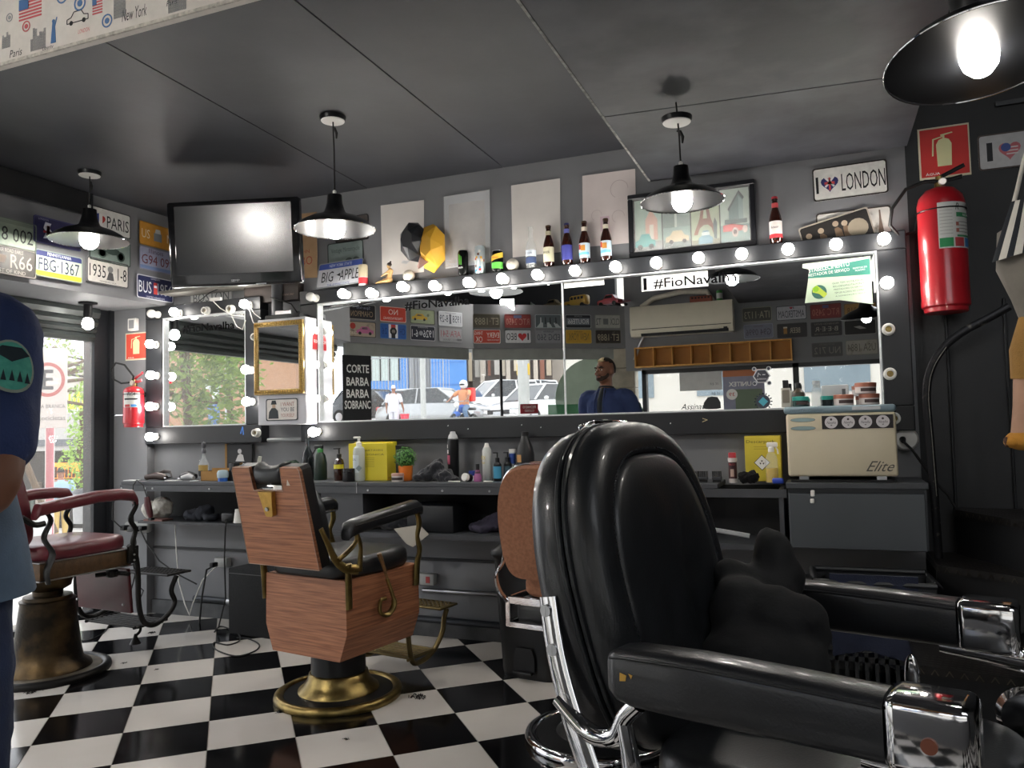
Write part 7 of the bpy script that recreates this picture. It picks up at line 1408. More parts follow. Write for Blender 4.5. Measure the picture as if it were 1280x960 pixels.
# curved worn rail
t = thing('stair_rail', 'curved flat black stair rail with worn edges right of the mirror', 'rail', (Yp(1178, 745, 3.86).x, 3.86, .3))
pts = [Yp(px, py, 3.88) for px, py in ((1262, 383), (1235, 398), (1205, 414), (1180, 434), (1164, 460), (1158, 492), (1162, 545), (1168, 620), (1173, 690), (1178, 760), (1184, 850))]
MB().tube(spl(pts, 5), [(.017, .004)]*51, 8, up=(0, 1, 0)).build('rail_bar', M('worn_black_bar', '#17171a', .35, .5, col2='#55524c', scale=22, contrast=(.6, .75)), t, world=True)
MB().tube(spl([p+V((.008, -.006, 0)) for p in pts[3:8]], 5), .0014, 5).build('worn_edge', M('bare_steel_edge', '#8d8a84', .35, .9, .3, scale=60), t, world=True)
# laundry basket with towels
pa = cam2w(1.66, 3.05); t = thing('laundry_basket', 'black slotted plastic basket of navy towels under the grey cabinet', 'basket', (pa.x, 3.60, .06)); 
bx, by = .16, 3.60; w_, d_, z0, z1 = .44, .30, .06, .54
BK = M('basket_black', '#1c1e21', .45)
m = MB()
def side(a, b, nh):
    a = V(a); b = V(b); L = (b-a).length; d = (b-a)/L; T = Matrix(((d.x, 0, d.y, a.x), (d.y, 0, -d.x, a.y), (0, 1, 0, 0), (0, 0, 0, 1)))
    for zz, hh in ((z0, .05), (z0+.17, .02), (z0+.29, .02), (z0+.40, .08)): m.b2((0, zz, -.002), (L, zz+hh, .002), T)
    for k in range(nh+1): x = L*k/nh; m.b2((max(0, x-.007), z0, -.002), (min(L, x+.007), z1-.03, .002), T)
cs_ = [(bx-w_/2, by-d_/2), (bx+w_/2, by-d_/2), (bx+w_/2, by+d_/2), (bx-w_/2, by+d_/2)]
for k in range(4): side(cs_[k]+(0,), cs_[(k+1) % 4]+(0,), 12 if k % 2 == 0 else 8)
m.b2((bx-w_/2, by-d_/2, z0), (bx+w_/2, by+d_/2, z0+.01)); m.build('slotted_sides', BK, t, world=True, smooth=0)
MB().tube([c+(z1,) for c in cs_]+[cs_[0]+(z1,)], .012, 8, caps=False).build('rim', BK, t, world=True)
MB().tube(spl([(bx+w_/2, by-.10, z1), (bx+w_/2+.03, by-.04, z1-.03), (bx+w_/2+.03, by+.04, z1-.03), (bx+w_/2, by+.10, z1)]), .010, 8).build('handle', BK, t, world=True)
MB().tube(spl([(bx-w_/2, by-.10, z1), (bx-w_/2-.01, by-.04, z1+.02), (bx-w_/2-.01, by+.04, z1+.02), (bx-w_/2, by+.10, z1)]), .010, 8).build('handle', BK, t, world=True)
for x in (-.15, .15): MB().b2((bx+x-.03, by-.1, 0), (bx+x+.03, by+.1, z0)).build('foot', BK, t, world=True)
NV = M('navy_towel', '#20263a', .95, 0, .2, bump=.4, bscale=150, sheen=.2)
m = MB()
for c, r in (((bx-.06, by, .30), (.12, .11, .10)), ((bx+.07, by-.02, .28), (.11, .11, .10)), ((bx-.02, by, .42), (.14, .10, .06)), ((bx+.08, by, .40), (.08, .09, .06))): m.ell(c, r)
o = m.build('towel_heap', NV, None); centre(o); remesh(o, .01, 3, .04, .06); tag(o, 'navy towels heaped inside the black slotted basket', 'towel')
m = MB().rings([[(bx-.16+.32*u, by-d_/2-.008-.004*sin(u*20+z*9), z-.08*abs(u-.4)*(z < .3)) for u in [k/16 for k in range(17)]]+[(bx-.16+.32*u, by-d_/2-.002-.004*sin(u*20+z*9), z-.08*abs(u-.4)*(z < .3)) for u in [k/16 for k in range(16, -1, -1)]] for z in (.575, .5, .42, .34, .28)])
o = m.build('towel', NV, None); centre(o); tag(o, 'navy towel hanging over the front of the black basket', 'towel')
# black pedal bin behind the suede chair
p = Zp(655, 852, 0); t = thing('pedal_bin', 'tall black plastic bin standing behind the brown chair', 'bin', (p.x+.02, p.y+.16, 0), rz=R(-8)); 
def sq(w_, d_, z, n=24, r=.3): return [(w_*(abs(cos(a))**r)*(1 if cos(a) > 0 else -1), d_*(abs(sin(a))**r)*(1 if sin(a) > 0 else -1), z) for a in (2*pi*k/n for k in range(n))]
MB().rings([sq(.14, .13, 0), sq(.145, .135, .03), sq(.175, .155, .56)]).build('bin_body', BLACKP, t); MB().rings([sq(.185, .165, .56), sq(.19, .17, .58), sq(.185, .165, .60), sq(.14, .12, .64), sq(.02, .02, .65)]).build('lid', BLACKP, t)
MB().prism([(-.055, .03), (.055, .03), (.055, .11), (.04, .15), (-.04, .15), (-.055, .11)], .004, frame((0, -.150, 0), X_, Z_)).build('pedal_recess', INK, t); MB().rbox((0, -.16, .04), (.10, .04, .015), .005, 2).build('pedal', BLACKP, t)
# black cube beside the wooden chair
a, b = Zp(272, 793, 0), Zp(330, 800, 0); t = thing('sound_box', 'black carpet covered cube box on the floor left of the wooden chair', 'box', ((a.x+b.x)/2+.10, a.y+.19, 0), rz=R(-6)); MB().rbox((0, 0, .195), (.42, .36, .39), .008, 2).build('box_body', M('black_carpet', '#1b1c1e', .95, 0, .4, scale=160, bump=.6, bscale=300), t); MB().tube([(-.21, -.18, .36), (.21, -.18, .36)], .002, 5).build('seam', flat('#4a4b4c'), t)
# cable loops on the floor
def floor_cable(pts, label, r=.004):
    P = [Zp(px, py, r+.001) for px, py in pts]; o = MB().tube(spl(P, 6), r, 7).build('floor_cable', BLACKR, None); centre(o); tag(o, label, 'cable')
floor_cable(((268, 790), (276, 783), (295, 790), (300, 800), (285, 806), (268, 803), (270, 812), (295, 820), (318, 814), (324, 806), (312, 799), (296, 797)), 'black cable looped on the tiles left of the wooden chair')
floor_cable(((88, 800), (110, 800), (128, 792), (140, 780), (160, 776)), 'thin black cable on the floor under the burgundy chair', .003)
# tufts of cut hair and dust
HAIR = M('cut_hair', '#15110f', .9)
for k, (px, py, s, la) in enumerate(((523, 871, 1.5, 'dark tuft of cut hair right of the brass base ring'), (350, 890, .8, 'small dark tuft of hair left of the brass base ring'), (433, 924, .5, 'tiny tuft of hair on the white tile in front of the brass base'), (190, 791, .9, 'small hair tuft near the wall below the burgundy chair footrest'), (155, 829, .6, 'small hair scrap on a white tile right of the burgundy chair base'), (196, 837, .5, 'tiny hair scrap on a white tile further right of the burgundy base'), (38, 866, 1.1, 'dark grit beside the burgundy chair base ring'))):
    p = Zp(px, py, .0); rr = random.Random(k); m = MB()
    for q in range(26):
        a = rr.uniform(0, 6.3); c = p+V((rr.gauss(0, .011*s), rr.gauss(0, .011*s), 0)); e = V((cos(a), sin(a), 0))*.012*s
        m.tube([c+V((0, 0, .001)), c+e*.5+V((0, 0, .006*s)), c+e+V((0, 0, .001))], .0012*s, 4)
    o = m.build('hair_tuft', HAIR, None); centre(o); tag(o, la, 'hair', kind=None)
# hanging cloth puppet at the top right
pD = 2.35
t = thing('cloth_puppet', 'striped cloth puppet hanging by a white strap at the right edge', 'puppet', Dp(1275, 200, pD))
WC = M('off_white_cloth', '#b9b5ab', .9, 0, .1, bump=.3); DC = M('dark_stripe_cloth', '#1c1f24', .9, 0, .15, bump=.3)
def pt2(px, py, dd=0): return Dp(px, py, pD+dd)
MB().tube(spl([pt2(1300, 150), pt2(1283, 190), pt2(1272, 235), pt2(1265, 262)], 5), [(.014, .006)]*16, 10).build('strap', WC, t, world=True)
top = [pt2(1262, 250), pt2(1275, 240), pt2(1300, 235)]
def row(f, n=14):
    L_ = [(1264, 252), (1253, 285), (1240, 328)]; Rr = [(1320, 240), (1325, 280), (1330, 300)]
    q = f*2; i = min(int(q), 1); u = q-i; a = V(L_[i]).lerp(V(L_[i+1]), u); b = V(Rr[i]).lerp(V(Rr[i+1]), u); return a, b
cols = [(0, .09, DC), (.09, .20, WC), (.20, .30, DC), (.30, .42, WC), (.42, .55, DC), (.55, .75, WC), (.75, 1, DC)]
for c0_, c1_, mt in cols:
    m = MB(); g = []
    for k in range(9):
        f = k/8; a, b = row(f); ring = []
        for cc in (c0_, (c0_+c1_)/2, c1_): P = a.lerp(b, cc); ring.append(pt2(P.x, P.y-10*cc*0, -.09*sin(pi*(cc*.8+.1))*(.5+f*.5)))
        for cc in (c1_, (c0_+c1_)/2, c0_): P = a.lerp(b, cc); ring.append(pt2(P.x, P.y, .02))
        g.append(ring)
    m.rings(g); m.build('sleeve_stripe', mt, t, world=True, smooth=60)
m = MB(); m.tube([pt2(1310, 300), pt2(1300, 340), pt2(1298, 375), pt2(1296, 400)], [.135, .115, .07, .045], 20); m.build('grey_trousers', M('taupe_cloth', '#6f6a62', .9, 0, .12, bump=.3), t, world=True, smooth=60)
m = MB(); m.tube([pt2(1296, 395), pt2(1290, 440), pt2(1287, 475)], [.045, .06, .05], 16); m.build('mustard_cuff', M('mustard_plush', '#8f6a34', .9, 0, .15, bump=.5, bscale=250), t, world=True, smooth=60)
m = MB(); m.tube([pt2(1288, 470), pt2(1284, 510), pt2(1280, 545)], [.045, .038, .035], 16); m.build('shin', M('puppet_skin', '#a5806a', .8, 0, .08), t, world=True, smooth=60)
m = MB(); m.ell(pt2(1282, 550), (.055, .055, .032)).ell(pt2(1266, 552), (.025, .03, .02)); o = m.build('plush_foot', M('mustard_plush2', '#a87428', .9, 0, .15, bump=.5, bscale=250), t, world=True); 
MB().ell(pt2(1258, 551), (.008, .012, .012)).ell(pt2(1259, 556), (.007, .01, .008)).build('toe_marks', M('dark_toe', '#4a3020', .8), t, world=True)
# chrome bright item between arms: ring handle of a second chair at the right edge
# ================================================================ PEOPLE
SKIN = M('brown_skin', '#734c39', .5, 0, .08, scale=20, bump=.08, bscale=200)
def limb(m, P, rr, seg=14, n=4, flat=1): m.tube(spl(P, n), spr(P, rr, n), seg, flat=flat); m.ell(P[0], rr[0]*1.0, 12, 8); m.ell(P[-1], rr[-1]*1.0, 12, 8)
def hand(m, w, d, side, palm, s=1, curl=.5):
    """hand at wrist w pointing along d; palm normal"""
    w = V(w); d = V(d).normalized(); pn = V(palm); pn = (pn-d*pn.dot(d)).normalized(); sd = d.cross(pn)*side
    c = w+d*.05*s
    m.tube([w-d*.01, w+d*.03*s, w+d*.075*s, w+d*.09*s], [(.024*s, .017*s), (.036*s, .017*s), (.04*s, .015*s), (.036*s, .012*s)], 12, up=pn)
    for k, (o_, L) in enumerate(((-.029, .065), (-.010, .078), (.010, .073), (.028, .058))):
        b = w+d*.083*s+sd*o_*s; p1 = b+(d*(1-curl*.3)+pn*curl*.4).normalized()*L*.45*s; p2 = p1+(d*(1-curl*.8)+pn*curl*.9).normalized()*L*.33*s; p3 = p2+(d*(1-curl*1.3)+pn*curl*1.2).normalized()*L*.24*s
        m.tube([b-d*.015*s, b, p1, p2, p3], [.0095*s, .0095*s, .009*s, .0082*s, .0065*s], 8)
    b = w+d*.025*s-sd*.028*s; p1 = b+(d*.6-sd*.8+pn*.2).normalized()*.035*s; p2 = p1+(d*.9-sd*.35+pn*.3).normalized()*.03*s; p3 = p2+(d+pn*.4).normalized()*.02*s
    m.tube([b, p1, p2, p3], [.013*s, .011*s, .010*s, .008*s], 8)
def face(t, hc, s, hair, skin, beard=None, ht=None, tilt=0):
    """head details around head centre hc, facing +y"""
    def P(x, y, z): return V(hc)+V((x, y, z))*s
    e = MB()
    for sx in (-1, 1): e.ell(P(sx*.031, .083, .008), (.0125*s, .009*s, .0075*s), 12, 8)
    ey = e.build('eyes', flat('#cfc6bd', .3), t)
    i_ = MB(); [i_.ell(P(sx*.031, .0905, .008), (.0055*s, .003*s, .0055*s), 10, 6) for sx in (-1, 1)]; i_.build('irises', flat('#241a15', .2), ey)
    b = MB()
    for sx in (-1, 1): b.tube([P(sx*.014, .094, .024), P(sx*.032, .094, .031), P(sx*.050, .080, .024)], [.0035*s, .0045*s, .002*s], 8)
    b.build('eyebrows', hair, t)
    l = MB().tube([P(-.024, .089, -.045), P(-.009, .098, -.042), (P(0, .098, -.043)), P(.009, .098, -.042), P(.024, .089, -.045)], [.002*s, .004*s, .004*s, .004*s, .002*s], 8).tube([P(-.02, .090, -.051), P(0, .098, -.053), P(.02, .090, -.051)], [.002*s, .0055*s, .002*s], 8); l.build('lips', flat('#6b3f36', .5), t)
def man_body(t, h, arms, legs, name='body', skin=SKIN, headturn=0, vox=.008, sh=.195, hip=.095):
    s = h/1.75; m = MB()
    Hc = V((0, .015, 1.625))*s; RH = Matrix.Rotation(headturn, 3, 'Z')
    def hp(x, y, z): return Hc+RH @ (V((x, y, z))*s)
    m.ell(Hc+RH @ V((0, -.012, .022))*s, (.076*s, .096*s, .098*s), 20, 14, rot=RH); m.ell(hp(0, .020, -.035), (.058*s, .066*s, .078*s), 18, 12, rot=RH)
    m.ell(hp(0, .045, -.082), (.032*s, .035*s, .026*s), 12, 8, rot=RH); m.tube([hp(0, .08, .022), hp(0, .102, -.008), hp(0, .108, -.018)], [.007*s, .011*s, .012*s], 8); m.ell(hp(.011, .095, -.020), .008*s, 8, 6).ell(hp(-.011, .095, -.020), .008*s, 8, 6)
    m.ell(hp(.04, .062, -.022), (.022*s, .022*s, .022*s)).ell(hp(-.04, .062, -.022), (.022*s, .022*s, .022*s)); m.tube([hp(-.045, .078, .03), hp(0, .09, .032), hp(.045, .078, .03)], [.009*s, .010*s, .009*s], 8)
    for sx in (-1, 1): m.ell(hp(sx*.078, -.012, -.005), (.012*s, .022*s, .032*s), 10, 8, rot=RH)
    m.tube([V((0, -.01, 1.38))*s, V((0, 0, 1.47))*s, hp(0, -.01, -.06)], [(.075*s, .07*s), (.056*s, .058*s), (.052*s, .056*s)], 16)
    # torso
    rg = []
    for z, a, b_, y in ((.86, .14, .10, 0), (.95, .168, .115, 0), (1.05, .152, .105, 0), (1.15, .155, .108, 0), (1.27, .175, .118, .0), (1.36, .178, .112, -.005), (1.42, .15, .09, -.01), (1.46, .08, .06, -.01)):
        rg.append([(a*s*cos(q), y*s+b_*s*sin(q), z*s) for q in (2*pi*k/22 for k in range(22))])
    m.rings(rg)
    for sx, A in arms.items():
        P = [V((sx*.16, -.005, 1.405))*s]+[V(p)*s for p in A['pts']]
        limb(m, [V((sx*.12, -.005, 1.40))*s, V((sx*sh, -.005, 1.385))*s, (V((sx*sh, -.005, 1.385))*s).lerp(P[1], .5), P[1], P[1].lerp(P[2], .3), P[2]], [.06*s, .062*s, .05*s, .041*s, .042*s, .027*s])
        hand(m, P[2], A['dir'], sx, A['palm'], s, A.get('curl', .5))
    for sx, L in legs.items():
        k_, a_ = V(L[0])*s, V(L[1])*s; hp_ = V((sx*hip, 0, .9))*s
        limb(m, [hp_, hp_.lerp(k_, .4), k_, k_.lerp(a_, .3), a_], [.088*s, .078*s, .054*s, .056*s, .038*s])
        m.tube([a_+V((0, -.03, -.05))*s, a_+V((0, .05, -.055))*s, a_+V((0, .15, -.068))*s], [.04*s, .042*s, .03*s], 10)
    o = m.build(name, skin, t); remesh(o, vox, 4); return Hc, hp, s
# --- barber standing at the left frame edge, seen whole only in the mirror
t = cam_thing('person', 'man in navy short sleeved shirt with teal arm patch, standing at the left edge', 'person', -1.30, 1.71, 8)
HT = R(12)
arms = {1: {'pts': [(.295, -.12, 1.075), (.12, -.26, .90)], 'dir': (-.75, .05, -.25), 'palm': (0, -1, .2), 'curl': .6}, -1: {'pts': [(-.285, -.10, 1.13), (-.05, -.185, .93)], 'dir': (.8, -.02, -.15), 'palm': (0, -1, .1), 'curl': .7}}
Hc, hp, s = man_body(t, 1.81, arms, {1: ((.11, .03, .50), (.12, 0, .09)), -1: ((-.11, .02, .50), (-.13, -.02, .09))}, headturn=HT)
RHm = Matrix.Rotation(HT, 3, 'Z')
fe = thing('x', None, None) if 0 else None
class _F: pass
def facep(T, hc, s, hair, par):
    def P(x, y, z): return V(hc)+T @ (V((x, y, z))*s)
    e = MB(); [e.ell(P(sx*.030, .0855, .010), (.0125*s, .008*s, .0065*s), 12, 8) for sx in (-1, 1)]; ey = e.build('eyes', flat('#b9aea4', .3), par)
    i_ = MB(); [i_.ell(P(sx*.030, .0925, .010), (.0052*s, .003*s, .0056*s), 10, 6) for sx in (-1, 1)]; i_.build('irises', flat('#1d1512', .2), ey)
    b = MB(); [b.tube([P(sx*.012, .097, .026), P(sx*.032, .096, .033), P(sx*.052, .078, .026)], [.0035*s, .005*s, .002*s], 8) for sx in (-1, 1)]; b.build('eyebrows', hair, par)
    l = MB().tube([P(-.022, .087, -.050), P(0, .1, -.047), P(.022, .087, -.050)], [.002*s, .0042*s, .002*s], 8).tube([P(-.018, .088, -.055), P(0, .099, -.057), P(.018, .088, -.055)], [.002*s, .005*s, .002*s], 8); l.build('lips', flat('#7a4a40', .5), par)
HAIRD = M('short_dark_hair', '#17120f', .85, 0, .3, scale=80, bump=.8, bscale=300); BEARD = M('stubble_beard', '#2e2019', .85, 0, .3, scale=90, bump=.6, bscale=300)
facep(RHm, Hc, s, HAIRD, t)
def cap_(parent, T, hc, s, mat, name, zmin, grow=1.06, front=None):
    m = MB(); m.ell((0, 0, 0), 1, 24, 18); vs = []; c0 = V(hc)+T @ (V((0, -.012, .022))*s)
    keep = []
    for i, v in enumerate(m.v):
        p = V((v.x*.076*grow, v.y*.096*grow, v.z*.098*grow)); vs.append(c0+T @ (p*s)); keep.append(v.z > zmin(v))
    fs = [f for f in m.f if all(keep[i] for i in f)]
    q = MB().add(vs, fs); o = q.build(name, mat, parent); md = o.modifiers.new('thickness', 'SOLIDIFY'); md.thickness = .012*s; md.offset = -1; return o
cap_(t, RHm, Hc, s, HAIRD, 'hair', lambda v: (.42+.35*max(0, v.y)) if v.y > -.15 else -.35, 1.075)
cap_(t, RHm, Hc, s, M('bleached_forelock', '#c9b48c', .8, 0, .15, bump=.6, bscale=300), 'bleached_forelock', lambda v: .58 if v.y > .28 and v.x < .45 else 2, 1.11)
bd = MB(); 
for a in range(-80, 81, 10): r_ = R(a); bd.ell(hp(.055*sin(r_), .018+.062*cos(r_)*(1 if abs(a) < 60 else .9), -.070+.035*(abs(a)/80)**2), (.014*s, .014*s, .022*s), 8, 6)
bd.tube([hp(-.028, .086, -.044), hp(-.012, .1, -.036), hp(0, .101, -.037), hp(.012, .1, -.036), hp(.028, .086, -.044)], .0052*s, 8)
bo = bd.build('beard', BEARD, t); remesh(bo, .006, 3)
# clothes
NAVY = M('navy_shirt_cloth', '#26355e', .85, 0, .12, scale=10, bump=.3, bscale=180); TEE = M('dark_tee_cloth', '#23282c', .9, 0, .1, bump=.3)
def torso_rings(grow, z0, z1, s, op=None, y0=0):
    rg = []
    prof = [(.80, .185, .135, 0), (.86, .18, .13, 0), (.95, .178, .128, 0), (1.05, .170, .120, 0), (1.15, .172, .122, 0), (1.27, .19, .13, 0), (1.36, .193, .124, -.005), (1.42, .165, .102, -.01), (1.455, .10, .08, -.01), (1.475, .078, .072, -.005)]
    for z, a, b_, y in prof:
        if z0 <= z <= z1: rg.append([((a+grow)*s*cos(q), y*s+(b_+grow)*s*sin(q), z*s) for q in (2*pi*k/26 for k in range(26))])
    return rg
m = MB(); m.rings(torso_rings(.0, .8, 1.48, s)); 
for sx in (1, -1):
    e = V(arms[sx]['pts'][0])*s; sh_ = V((sx*.195, -.005, 1.385))*s
    limb(m, [V((sx*.10, -.005, 1.39))*s, sh_, sh_.lerp(e, .45), sh_.lerp(e, .74)], [.072*s, .078*s, .073*s, .072*s])
o = m.build('shirt', NAVY, t); remesh(o, .009, 3, .012, .06)
m = MB().prism([(-.035, 1.47*s), (.035, 1.47*s), (.055, 1.30*s), (.06, .86*s), (-.02, .86*s), (-.03, 1.30*s)], .015, frame((0, .148*s, 0), (-1, 0, 0), (0, 0, 1))); 
rg = []
for z, xa, xb, yy in ((1.478, -.03, .03, .062), (1.44, -.036, .036, .085), (1.38, -.04, .04, .118), (1.30, -.036, .036, .135), (1.15, -.035, .04, .132), (1.0, -.03, .05, .133), (.86, -.03, .055, .142)):
    rg.append([(-(xa+(xb-xa)*k/6)*s, (yy+.006-.02*abs(k/3-1)**2)*s, z*s) for k in range(7)]+[(-(xa+(xb-xa)*k/6)*s, (yy-.02)*s, z*s) for k in range(6, -1, -1)])
MB().rings([list(reversed(q)) for q in rg]).build('tee', TEE, t)
MB().tube([(.064*s*cos(a), -.004+.064*s*sin(a), 1.483*s+.008*sin(a)) for a in (2*pi*k/24 for k in range(25))], .008, 8, caps=False).build('tee_collar', TEE, t)
m = MB(); 
for sx, xs_ in ((1, [.03, .036, .04, .036, .038]), (-1, [.03, .038, .045, .05, .055])): m.tube([(sx*x, y+.012, z*s) for x, y, z in zip(xs_, (.075, .10, .132, .147, .147), (1.475, 1.43, 1.36, 1.2, .88))], .006, 6)
m.build('shirt_placket', NAVY, t)
# arm patch (embroidered oval on the right sleeve)
sh_ = V((.195, -.005, 1.385))*s; e = V(arms[1]['pts'][0])*s; c = sh_.lerp(e, .38); ax = (e-sh_).normalized(); out = V((.82, -.57, 0)); out = (out-ax*out.dot(ax)).normalized(); sdv = out.cross(ax)
def patch(sa, sb, off, mat, nm, zf=None):
    m = MB(); n = 28; g = []
    for q in (1, .66, .33, .01):
        g.append([c+ax*(sb*q*sin(a))+(out*cos(sa*q*cos(a)/.082)+sdv*sin(sa*q*cos(a)/.082))*(.0815+off) for a in (2*pi*k/n for k in range(n))])
    m.rings(g, caps=False); return m.build(nm, mat, t, smooth=60)
p_ = patch(.046, .062, .002, M('patch_border', '#8d978c', .8, 0, .1), 'arm_patch'); patch(.040, .056, .0035, M('patch_teal', '#3f9484', .8, 0, col2='#57ab98', scale=60), 'patch_field')
m = MB(); 
for k in range(5): q = -.028+.014*k; a0 = c+(out*cos(q/.082)+sdv*sin(q/.082))*.0868+ax*.022; m.add([a0-sdv*.005+ax*.014, a0+sdv*.005+ax*.014, a0-ax*.012], [(0, 1, 2)])
a0 = c+out*.0868-ax*.022; m.add([a0-sdv*.032-ax*.004, a0-sdv*.018-ax*.022, a0+sdv*.018-ax*.022, a0+sdv*.032-ax*.004, a0+ax*.014], [(0, 1, 2, 3, 4)])
m.build('patch_drawing', flat('#1d2b33'), t, smooth=0)
# jeans and denim apron
m = MB()
rg = [[(a*s*cos(q), b_*s*sin(q), z*s) for q in (2*pi*k/22 for k in range(22))] for z, a, b_ in ((.80, .155, .12), (.86, .172, .125), (.95, .176, .125), (1.0, .165, .115))]; m.rings(rg)
for sx, (kx, ax_) in ((1, (.11, .12)), (-1, (-.11, -.13))): limb(m, [V((sx*.095, 0, .86))*s, V((kx*1.0, .01, .68))*s, V((kx, .03, .5))*s, V((ax_, .0, .3))*s, V((ax_, 0, .08))*s], [.1*s, .092*s, .072*s, .066*s, .062*s])
o = m.build('jeans', M('dark_denim', '#27334f', .85, 0, .15, bump=.4, bscale=200), t); remesh(o, .01, 3, .012, .05)
m = MB().rings([[(a*s*cos(q), b_*s*sin(q)-.01, z*s) for q in (2*pi*k/30 for k in range(30))] for z, a, b_ in ((.835, .235, .19), (.835, .242, .198), (.95, .222, .18), (1.08, .195, .15), (1.08, .188, .142), (.95, .214, .172), (.835, .235, .19))], caps=False)
o = m.build('denim_apron', M('washed_denim', '#54677c', .85, 0, .15, scale=12, bump=.4, bscale=220), t, smooth=60)
for sx, x in ((1, .12), (-1, -.13)): MB().rings([[(x*s+.055*cos(q), .06+.135*sin(q) if k_ == 0 else .055+.13*sin(q), z) for q in (2*pi*k/20 for k in range(20))] for k_, z in enumerate((0, .05))]+[[(x*s+.045*cos(q), .04+.09*sin(q), .09) for q in (2*pi*k/20 for k in range(20))]]).build('shoe', BLACKR, t, smooth=60)
# --- small street figures
def street_person(name_label, X, y, z, rz, h, top, legs_c, extra=None, skin=SKIN, hairc='#1d1713', arms_=None, legs_=None, cat='person'):
    t = thing('person', name_label, cat, (X, y, z), rz=rz); s = h/1.75
    arms_ = arms_ or {1: {'pts': [(.27, .02, 1.14), (.25, .12, .92)], 'dir': (0, .3, -1), 'palm': (-1, 0, 0)}, -1: {'pts': [(-.27, .02, 1.14), (-.25, .12, .92)], 'dir': (0, .3, -1), 'palm': (1, 0, 0)}}
    legs_ = legs_ or {1: ((.10, .05, .5), (.10, -.02, .09)), -1: ((-.10, .02, .5), (-.10, .0, .09))}
    Hc, hp, s = man_body(t, h, arms_, legs_, skin=skin, vox=.014)
    m = MB().rings([[(a*s*cos(q), b_*s*sin(q), zz*s) for q in (2*pi*k/18 for k in range(18))] for zz, a, b_ in ((.85, .185, .14), (1.0, .18, .135), (1.25, .2, .14), (1.38, .2, .13), (1.45, .1, .08))])
    for sx in (1, -1): e = V(arms_[sx]['pts'][0])*s; sh_ = V((sx*.195, 0, 1.38))*s; limb(m, [V((sx*.12, 0, 1.37))*s, sh_, sh_.lerp(e, .75)], [.07*s, .076*s, .068*s], 10, 3)
    m.build('shirt', flat(top, .85), t)
    m = MB().rings([[(a*s*cos(q), b_*s*sin(q), zz*s) for q in (2*pi*k/18 for k in range(18))] for zz, a, b_ in ((.82, .17, .13), (1.0, .175, .13))])
    for sx in (1, -1): L = legs_[sx]; limb(m, [V((sx*.095, 0, .88))*s, V(L[0])*s, V(L[1])*s], [.105*s, .08*s, .06*s], 10, 3)
    m.build('trousers', flat(legs_c, .85), t)
    if hairc: cap_(t, Matrix.Identity(3), Hc, s, flat(hairc, .8), 'hair', lambda v: .35 if v.y > 0 else -.3, 1.08)
    facep(Matrix.Identity(3), Hc, s, flat('#1d1713', .8), t)
    return t, Hc, hp, s
# ================================================================ STREET AND SHOP-FRONT GRAPHICS
def gz(y):
    P = sorted([(60, -4.4), (20, -1.4), (3.0, -.02), (1.0, 0), (-2, .12), (-10, .72), (-20, 1.5), (-60, 4.0)])
    for (a, za), (b, zb) in zip(P, P[1:]):
        if a <= y <= b: return za+(zb-za)*(y-a)/(b-a)-.13
    return -.13
def mray(px, py): r = ray(px, py); return V((0, 2*MIR, H)), V((r.x, -r.y, r.z))
def Spl(px, py, a, b, off=0):
    d = (b-a); nn = V((d.y, -d.x, 0)).normalized()
    if nn.x+nn.y > 0: nn = -nn
    o, r = mray(px, py); p0 = a+nn*off; return o+r*((p0-o).dot(nn)/r.dot(nn))
def glass_T(seg, px, py, off=.118):
    a, b = (C2, CK) if seg == 0 else (CK, C3); p = Spl(px, py, a, b, off); d = (b-a).normalized()
    # reads correctly in the mirror: seen from outside; right (outside reader) runs from C2 to C3
    out = V((d.y, -d.x, 0)); out = out if out.x+out.y < 0 else -out
    return p, d, out
# black vinyl panel with service lettering on the first sheet
t = thing('window_graphic', 'black window panel with white lettering of services, seen through the mirror', 'sign', glass_T(0, 445, 480)[0])
pa, d, out = glass_T(0, 431, 441); pb, _, _ = glass_T(0, 460, 520); T = frame((0, 0, 0), d, Z_)
c = (pa+pb)/2; w_, h_ = abs((pb-pa).dot(d)), 1.95-.55
inv = MW[t].inverted()
def GT(seg, px, py, off=.117):
    p, d, out = glass_T(seg, px, py, off); return inv0 @ frame(p, d, Z_)
inv0 = inv
TT = inv @ frame((c.x, c.y, 1.95-h_/2), d, Z_)
poly(t, rect(-w_/2-.03, -h_/2, w_/2+.04, h_/2), TT @ TR((0, 0, -.002)), flat('#17181b'), 'black_vinyl', .002)
for s_, py in (('CORTE', 461), ('BARBA', 477), ('BARBA', 492), ('SOBRANC', 506)):
    p = glass_T(0, 447, py)[0]; q = inv @ frame((c.x+(p-c).dot(d)*d.x, c.y+(p-c).dot(d)*d.y, p.z), -d, Z_); w2_ = .25 if s_ != 'SOBRANC' else .29
    text(t, s_, q @ TR((0, 0, .003)) if 0 else inv @ frame(p-glass_T(0, 447, py)[2]*.006, d*1, Z_), w2_, .085, VINW, stroke=.02)
